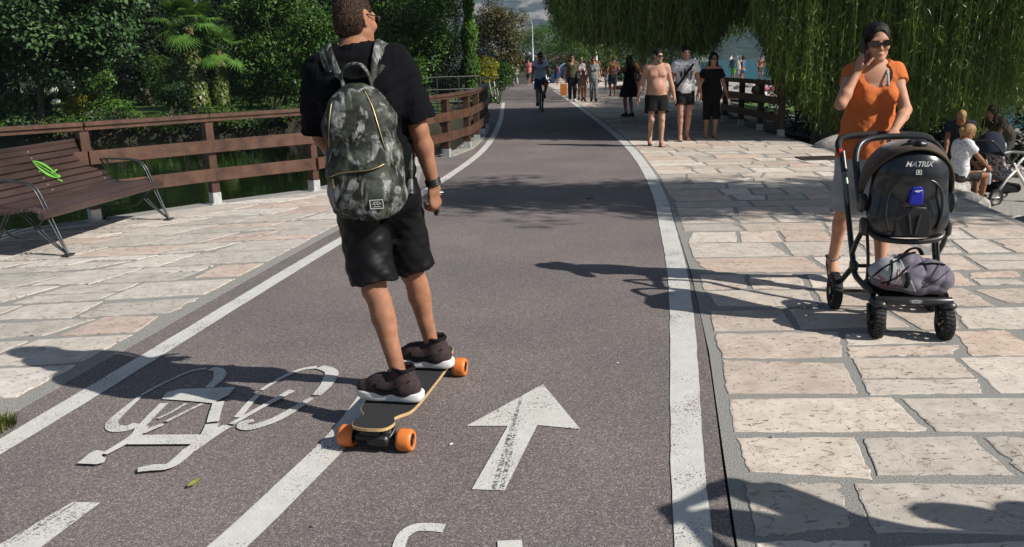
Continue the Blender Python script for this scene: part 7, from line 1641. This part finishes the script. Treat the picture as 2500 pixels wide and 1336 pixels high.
walker('bare backed person in dark shorts walking away on the promenade', (4.62, 36.8, .006), 10, 1.70, 'm', .016, 'brown', 1.05, None, dict(m=c3(.03, .04, .055, 'swim_slate'), length=.44, flare=1.2), ('short', 'brown'), None, .06)
walker('woman in pink bikini behind the olive shirted man', (3.02, 39.5, .006), 5, 1.66, 'f', .018, 'tan', 1.05, None, dict(m=c3(.55, .22, .22, 'bikini_pink'), length=.10, waist=0), ('long', 'blond', dict(length=.10, pony=True)), None, .06)
walker('blond woman in white skirt far along the promenade', (.18, 56.0, 0), 20, 1.68, 'f', .024, 'tan', 1.0, dict(m=c3(.50, .28, .13, 'top_apricot'), sleeve=.3), None, ('long', 'blond', dict(length=.25)), None, .1, dress=dress_mesh(c3(.5, .5, .48, 'skirt_white'), .45, .26))
walker('person in striped grey clothes far along the promenade', (.55, 55.0, 0), 30, 1.72, 'm', .024, 'tan', 1.0, dict(m=c3(.36, .37, .38, 'stripe_grey'), sleeve=.7), dict(m=c3(.3, .31, .31, 'trousers_pale'), length=.9), ('short', 'grey'), None, .12)
walker('person in pink shirt far behind the cyclist on the left', (1.42, 55.5, 0), 160, 1.72, 'm', .024, 'tan', 1.0, dict(m=c3(.56, .20, .20, 'pink_cotton'), sleeve=.6, hem=.12), dict(m=c3(.05, .05, .06, 'shorts_dark'), length=.42), ('short', 'black'), None, .12)
walker('child in dark blue dress beside the blue tent', (3.35, 56.5, 0), 170, 1.35, 'f', .024, 'brown', 1.0, None, None, ('long', 'black', dict(length=.1)), None, .05, dress=dress_mesh(c3(.02, .03, .08, 'dress_navy'), .35, .2))
walker('person in white T-shirt and dark trousers beneath the willow', (5.6, 47, 0), 200, 1.75, 'm', .02, 'tan', 1.0, dict(m=c3(.02, .02, .025, 'tee_dark'), sleeve=.6), dict(m=c3(.5, .51, .52, 'trousers_white'), length=.9), ('short', 'black'), None, .05)
walker('person in blue swimwear beneath the willow', (6.3, 49, 0), 150, 1.70, 'f', .02, 'tan', 1.0, dict(m=c3(.06, .12, .30, 'swim_blue'), sleeve=0, hem=.1), dict(m=c3(.06, .12, .30, 'swim_blue'), length=.1), ('long', 'brown', dict(length=.12)), None, .05)
walker('orange shirted person bending beside the willow trunk', (6.25, 40.2, 0), 120, 1.68, 'm', .018, 'brown', 1.0, dict(m=c3(.42, .13, .05, 'rust_cotton'), sleeve=.6), dict(m=c3(.05, .05, .06, 'shorts_dark'), length=.42), ('short', 'black'), None, .05, lean=(0, .7))
# people of the beach
walker('person in green shorts standing at the water', (15.7, 58.5, -.12), 150, 1.72, 'm', .024, 'brown', 1.05, dict(m=c3(.05, .10, .11, 'tee_teal'), sleeve=.5), dict(m=c3(.10, .35, .05, 'shorts_green'), length=.42), ('short', 'black'), None, .03)
walker('person in white shirt standing at the water behind the woman in blue', (17.1, 62, -.3), 180, 1.78, 'm', .024, 'tan', 1.0, dict(m=WTEE, sleeve=.6), dict(m=c3(.3, .3, .3, 'short_grey'), length=.4), ('short', 'black'), None, .03)
walker('woman in blue bikini raising her arm on the beach', (14.0, 50.0, -.12), 60, 1.70, 'f', .02, 'brown', 1.0, dict(m=c3(.03, .12, .25, 'bikini_blue'), sleeve=0, hem=-.16), dict(m=c3(.03, .12, .25, 'bikini_blue'), length=.09, waist=.0), ('long', 'brown', dict(length=.08)), None, .03, dict(handR=(.30, .30, 1.45), elbR=(.6, .3, -1)))
walker('person standing with hands on hips at the water beside the pink float', (17.6, 58.5, -.14), 180, 1.70, 'f', .024, 'brown', 1.0, None, dict(m=c3(.12, .11, .07, 'wrap_khaki'), length=.3), ('short', 'black'), None, .05, dict(handL=(-.17, .10, 1.0), handR=(.17, .10, 1.0), elbL=(-1, -.3, 0), elbR=(1, -.3, 0)))
def lying(label, loc, rz, skin, cloth, H=1.7, sex='f', hairc='brown', towel=None):
    t = thing('person', label, 'sunbather', loc, rz); p = pose(H, hip=(0, 0, .95), sex=sex, footL=(-.1, .02, 0), footR=(.1, .02, 0), handL=(-.26, .10, .95), handR=(.2, .2, 1.5)); v = .022; o = body(p, v, skin, t); L_ = [o]
    L_.append(bottom(p, v, cloth, t, .12, 0, shell=False)); L_.append(hair_short(p, v, HAIRM[hairc], t)); 
    for o in L_:
        n = len(o.data.vertices); c = np.empty(n*3, np.float32); o.data.vertices.foreach_get('co', c); c = c.reshape(-1, 3); c = np.stack([c[:, 0], c[:, 2]-.9, -c[:, 1]+.14], 1); o.data.vertices.foreach_set('co', np.ascontiguousarray(c).ravel()); o.data.update()
    if towel: tw = MB(); tw.box((0, .02, .02), (.9, 1.95, .03), None, .01); ob = tw.build('beach_towel', towel, None); ob.location = loc; ob.rotation_euler = (0, 0, rz); tag(ob, 'towel beneath the %s' % label.split(' lying')[0], 'towel')
TW = [c3(.5, .49, .46, 'towel_white'), c3(.42, .10, .06, 'towel_red'), c3(.1, .2, .36, 'towel_blue'), c3(.55, .25, .33, 'towel_pink')]
def gl(x, y): return (x, y, gz(x, y)+.05)
lying('sunbather in black lying on a white towel behind the short fence', gl(8.9, 32.6), rad(70), 'tan', BLK, towel=TW[0])
lying('sunbather in pale trunks lying behind the fence nearer the water', gl(10.6, 34.5), rad(95), 'fair', WTEE, sex='m', towel=TW[2])
lying('sunbather in pink lying beneath the far willow', gl(6.4, 44.5), rad(60), 'brown', TW[3], towel=TW[3])
# seated figures
def sitter(label, loc, face, H, sex, skin, shirt, pants, hair, v=.010, hiph=.45, knee_fwd=.45, legs_down=True, arms=None, lean=(0, .08), head=(0, -.1, 0), group=None, sl=.55):
    t = thing('person', label, 'person', loc, rad(face), group); s = H/1.8
    if legs_down: kw = dict(footL=(-.10, .43, .0), footR=(.10, .38, .0), kneeL=(-.1, 1, .8), kneeR=(.1, 1, .8))
    else: kw = dict(footL=(-.14, .70, .0), footR=(.14, .66, .0), kneeL=(-.2, .4, 1), kneeR=(.2, .4, 1))
    p = pose(H, hip=(0, 0, hiph), sex=sex, lean=lean, head=head, **kw, **(arms or {})); body(p, v, skin, t); top(p, v, shirt, t, sl, .014, .014, .03, .085, .03, .005, 61, 'shirt', v < .013); bottom(p, v, pants, t, .36, .06, flare=1.15, seed=62, shell=v < .013); hair_long(p, v, HAIRM[hair], t, .12, pony=True) if sex == 'f' else hair_short(p, v, HAIRM[hair], t); return p, t
FLOR = mat('white_floral', (.50, .50, .52), .8, nscale=38, col2=(.72, .72, .73), bump=.2, bscale=200)
e_ = FLOR.node_tree.nodes['Color Ramp'].color_ramp.elements; e_[0].color = (.10, .12, .17, 1); e_[0].position = .36; e_[1].color = (.62, .62, .63, 1); e_[1].position = .44
sitter('woman in white floral blouse and dark shorts sitting on the pale boulder', (7.12, 12.95, -.80), -82, 1.66, 'f', 'brown', FLOR, c3(.045, .042, .036, 'shorts_khaki'), 'blond', .0095, .48, arms=dict(handL=(-.14, .40, .60), handR=(.14, .42, .58), elbL=(-.6, -1, 0), elbR=(.6, -1, 0)), lean=(0, .10), head=(rad(-10), rad(-25), 0))
sitter('dark haired person in dark clothes sitting on the lawn beyond the short fence', (9.35, 31.3, gz(9.35, 31.3)), 10, 1.70, 'f', 'tan', BLK, BLK, 'black', .016, .12, legs_down=False)
# white bag on the lawn
def wbag():
    t = thing('beach_bag', 'white beach bag standing beside the seated dark haired person', 'bag', (9.55, 29.6, gz(9.55, 29.6)+.03)); b = MB(); b.prism([(-.24, 0), (.24, 0), (.30, .42), (-.30, .46)], -.10, .10, lambda p: np.array([p[0], p[2], p[1]])); b.build('bag_body', WTEE, t); h = MB()
    for g in (-.1, .1): h.tube(bez([(-.15, g, .42), (0, g, .62), (.15, g, .42)], 6), .012, 6)
    h.build('bag_handle', WTEE, t)
wbag()
def floatie():
    t = thing('inflatable_kayak', 'pink inflatable boat lying on the beach', 'inflatable boat', (18.6, 57.0, gz(18.6, 57.0)+.12), rad(80)); b = MB(); b.tube(bez([(0, -1.6, .18), (.35, -1.1, .1), (.4, 0, .1), (.35, 1.1, .1), (0, 1.6, .2), (-.35, 1.1, .1), (-.4, 0, .1), (-.35, -1.1, .1), (0, -1.6, .18)], 5)[:-1], .16, 10, closed=True); b.build('tube', mat('pvc_pink', (.62, .18, .30), .35, .1), t, True); MB().box((0, 0, .02), (.6, 2.4, .05), None, .02).build('floor', MATS['pvc_pink'], t)
floatie()
# bending couple and a child behind the second pushchair, all in the willow shade
walker('dark clothed person bending over behind the second pushchair', (8.15, 14.9, -.86), 150, 1.72, 'm', .012, 'brown', 1.0, dict(m=c3(.02, .025, .035, 'navy_tee'), sleeve=.55), dict(m=c3(.03, .03, .03, 'shorts_black2'), length=.44), ('short', 'blond'), None, .06, dict(handL=(-.15, .55, .45), handR=(.18, .55, .5)), (0, -.6, 0), (0, 1.6), hip=(0, -.12, .86))
walker('long haired person stooping at the right edge behind the second pushchair', (8.95, 15.0, -.86), 120, 1.68, 'f', .012, 'tan', 1.0, dict(m=c3(.06, .05, .04, 'brown_tee'), sleeve=.5), dict(m=c3(.05, .05, .05, 'shorts_grey2'), length=.44), ('long', 'brown', dict(length=.25)), None, .06, dict(handL=(-.15, .5, .6), handR=(.2, .5, .62)), (0, -.5, 0), (0, 1.2), hip=(0, -.10, .86))
sitter('small child in dark clothes sitting left of the second pushchair', (7.52, 13.75, -.80), -160, 1.0, 'm', 'fair', c3(.09, .065, .05, 'kid_tee'), c3(.05, .05, .05, 'shorts_grey2'), 'blond', .012, .22, legs_down=False)
def pushchair2():
    t = thing('pushchair', 'white framed pushchair with black and white patterned seat at the right edge', 'pushchair', (7.95, 13.2, -.82), rad(-72)); W_ = mat('frame_white', (.62, .62, .58), .35, .05); X = np.array([(0, 0, 1), (0, 1, 0), (-1, 0, 0)]).T
    for (x, y, r) in ((-.26, .42, .09), (.26, .42, .09), (-.28, -.36, .14), (.28, -.36, .14)):
        wo = MB().lathe([(r*.7, -.02), (r*.95, -.024), (r, 0), (r*.95, .024), (r*.7, .02)], (x, y, r), X, 24, closed=True).build('wheel', TYRE, t, auto=50); rm = MB(); rm.tube(circle((x, y, r), r*.68, (1, 0, 0), 20), .010, 6, closed=True)
        for k in range(6): a = k*math.pi/3; rm.tube([(x, y, r), (x, y+r*.66*math.cos(a), r+r*.66*math.sin(a))], .006, 5)
        rm.build('rim', GALV, wo)
    f = MB(); d = MB()
    for g in (-1, 1):
        x = g*.26; f.tube(bez([(x, .36, .14), (x, .20, .36), (x, .02, .56), (x, -.05, .66)], 5), .020, 8, squash=(1, 1.4)); f.tube([(x, -.36, .16), (x, -.15, .42), (x, .02, .56)], .019, 8); f.tube(bez([(x, -.02, .58), (x, .12, .72), (x*.9, .30, .76)], 5), .020, 8); d.tube(bez([(x, .02, .56), (x, -.25, .80), (x, -.52, 1.02), (x*.9, -.58, 1.04)], 5), .017, 8)
    f.tube(bez([(-.235, .30, .76), (-.15, .42, .78), (.15, .42, .78), (.235, .30, .76)], 5), .018, 8); d.tube([(-.235, -.58, 1.04), (.235, -.58, 1.04)], .019, 8); f.build('frame', W_, t, True); d.build('push_bar', BLACKP, t, True)
    Z = bpy.data.materials.new('zebra_cloth'); Z.use_nodes = True; n = Z.node_tree.nodes; w = n.new('ShaderNodeTexNoise'); w.inputs['Scale'].default_value = 17; w.inputs['Distortion'].default_value = 2.5; tc = n.new('ShaderNodeTexCoord'); r = n.new('ShaderNodeValToRGB'); r.color_ramp.elements[0].position = .47; r.color_ramp.elements[1].position = .53; r.color_ramp.elements[0].color = (.015, .015, .018, 1); r.color_ramp.elements[1].color = (.42, .38, .39, 1); L = Z.node_tree.links; L.new(tc.outputs['Object'], w.inputs[0]); L.new(w.outputs[0], r.inputs[0]); L.new(r.outputs[0], n['Principled BSDF'].inputs[0]); n['Principled BSDF'].inputs['Roughness'].default_value = .85
    F = Field((-.3, -.5, .2), (.3, .45, 1.15), .012); F.cone((-.12, .22, .50), (.12, .22, .50), .10, .10, .05); F.cone((-.12, -.02, .48), (.12, -.02, .48), .10, .10, .08); F.cone((-.12, -.22, .92), (.12, -.22, .92), .09, .09, .06); F.cone((0, -.05, .5), (0, -.22, .92), .15, .15, .08, ((0, 1, .3), .5)); F.cone((0, -.02, .48), (0, .24, .50), .15, .15, .06, ((0, 0, 1), .5)); F.ripple(.008, 30, 4); F.mesh('seat', Z, t)
    V = []; Fq = []
    for a in np.linspace(rad(75), rad(170), 8):
        for th in np.linspace(0, math.pi, 15): V.append((.25*math.cos(th), -.26+.30*math.sin(th)*math.cos(a), .78+.38*math.sin(th)*math.sin(a)))
    for k in range(7):
        for i in range(14): Fq.append((k*15+i, k*15+i+1, (k+1)*15+i+1, (k+1)*15+i))
    mesh_np('hood', V, Fq, c3(.02, .025, .04, 'hood_navy'), t, True); b = MB(); b.box((0, .02, .24), (.42, .5, .14), None, .04); b.build('basket', BLK, t, auto=40)
    bt = thing('bottle', 'pale blue bottle standing in the basket front of the white framed pushchair', 'bottle', (7.62, 12.95, -.48)); MB().lathe([(.03, 0), (.035, .01), (.035, .14), (.028, .17), (.012, .19), (.012, .21)], n=14).build('body', mat('bottle_blue', (.35, .52, .62), .2), bt, auto=40); MB().lathe([(.014, .205), (.014, .235)], n=12).build('cap', mat('cap_blue', (.06, .16, .5), .4), bt, auto=40)
pushchair2()
# passer-by just right of the view, whose raised arms and head throw the shadow at the lower right
walker('person standing just right of the view with raised arms throwing a shadow', (2.74, 1.74, .009), 67, 1.68, 'f', .014, 'tan', 1.15, dict(m=c3(.2, .2, .22, 'grey_cotton2'), sleeve=.9, loose=.03, sl_r=.085), dict(m=c3(.06, .07, .10, 'jeans'), length=.95), ('long', 'brown', dict(length=.24, vol=1.5)), ('low', SHOEB, SHOEB), .03, dict(handL=(-.06, .26, 1.52), handR=(.08, .22, 1.58), elbL=(-1, .2, -.5), elbR=(1, 0, .35)))
walker('person in a sun hat standing just right of the view beside the other', (3.45, 1.78, .009), 90, 1.62, 'f', .016, 'tan', 1.0, dict(m=c3(.3, .2, .2, 'rose_cotton2'), sleeve=.7, loose=.03), dict(m=c3(.06, .07, .10, 'jeans'), length=.95), ('long', 'brown', dict(length=.22)), ('low', SHOEB, SHOEB), .03)
# sailing boats far out on the lake
rs = random.Random(77)
for k in range(22):
    px = rs.uniform(1690, 1900) if k < 17 else rs.uniform(1450, 1690); Y = rs.uniform(430, 505); X = (px-1250)/2000*Y
    t = thing('sailing_boat', 'small white sailing boat among the others far out on the lake', 'sailing boat', (X, Y, LAKE_Z), rs.uniform(0, 6), 'sailing boats on the lake'); b = MB(); b.prism([(-1.6, -.5), (1.0, -.5), (2., 0), (1.0, .5), (-1.6, .5)], -.1, .45); b.build('hull', WTEE, t); h = rs.uniform(2.2, 3.2); b = MB(); b.prism([(-1.5, .7), (.2, .7), (.25, h)], -.03, .03, lambda p: np.array([p[0], p[2], p[1]])); b.prism([(.35, .7), (1.6, .6), (.3, h*.8)], -.03, .03, lambda p: np.array([p[0], p[2], p[1]])); b.build('sail', WTEE, t); MB().tube([(.28, 0, 0), (.28, 0, h+.2)], .05, 6).build('mast', GALV, t)
# ================================================================== air
hm = bpy.data.materials.new('haze_air'); hm.use_nodes = True; n = hm.node_tree.nodes; n.remove(n['Principled BSDF']); pv = n.new('ShaderNodeVolumePrincipled')
pv.inputs['Color'].default_value = (.62, .74, .90, 1); pv.inputs['Density'].default_value = .00028; pv.inputs['Anisotropy'].default_value = .2; hm.node_tree.links.new(pv.outputs[0], n['Material Output'].inputs['Volume'])
hb = MB(); hb.box((0, 1000, 150), (5000, 2900, 330)); ho = hb.build('haze', hm); tag(ho, 'pale blue air that veils the mountains beyond the lake', 'haze', kind='stuff'); ho.visible_shadow = True
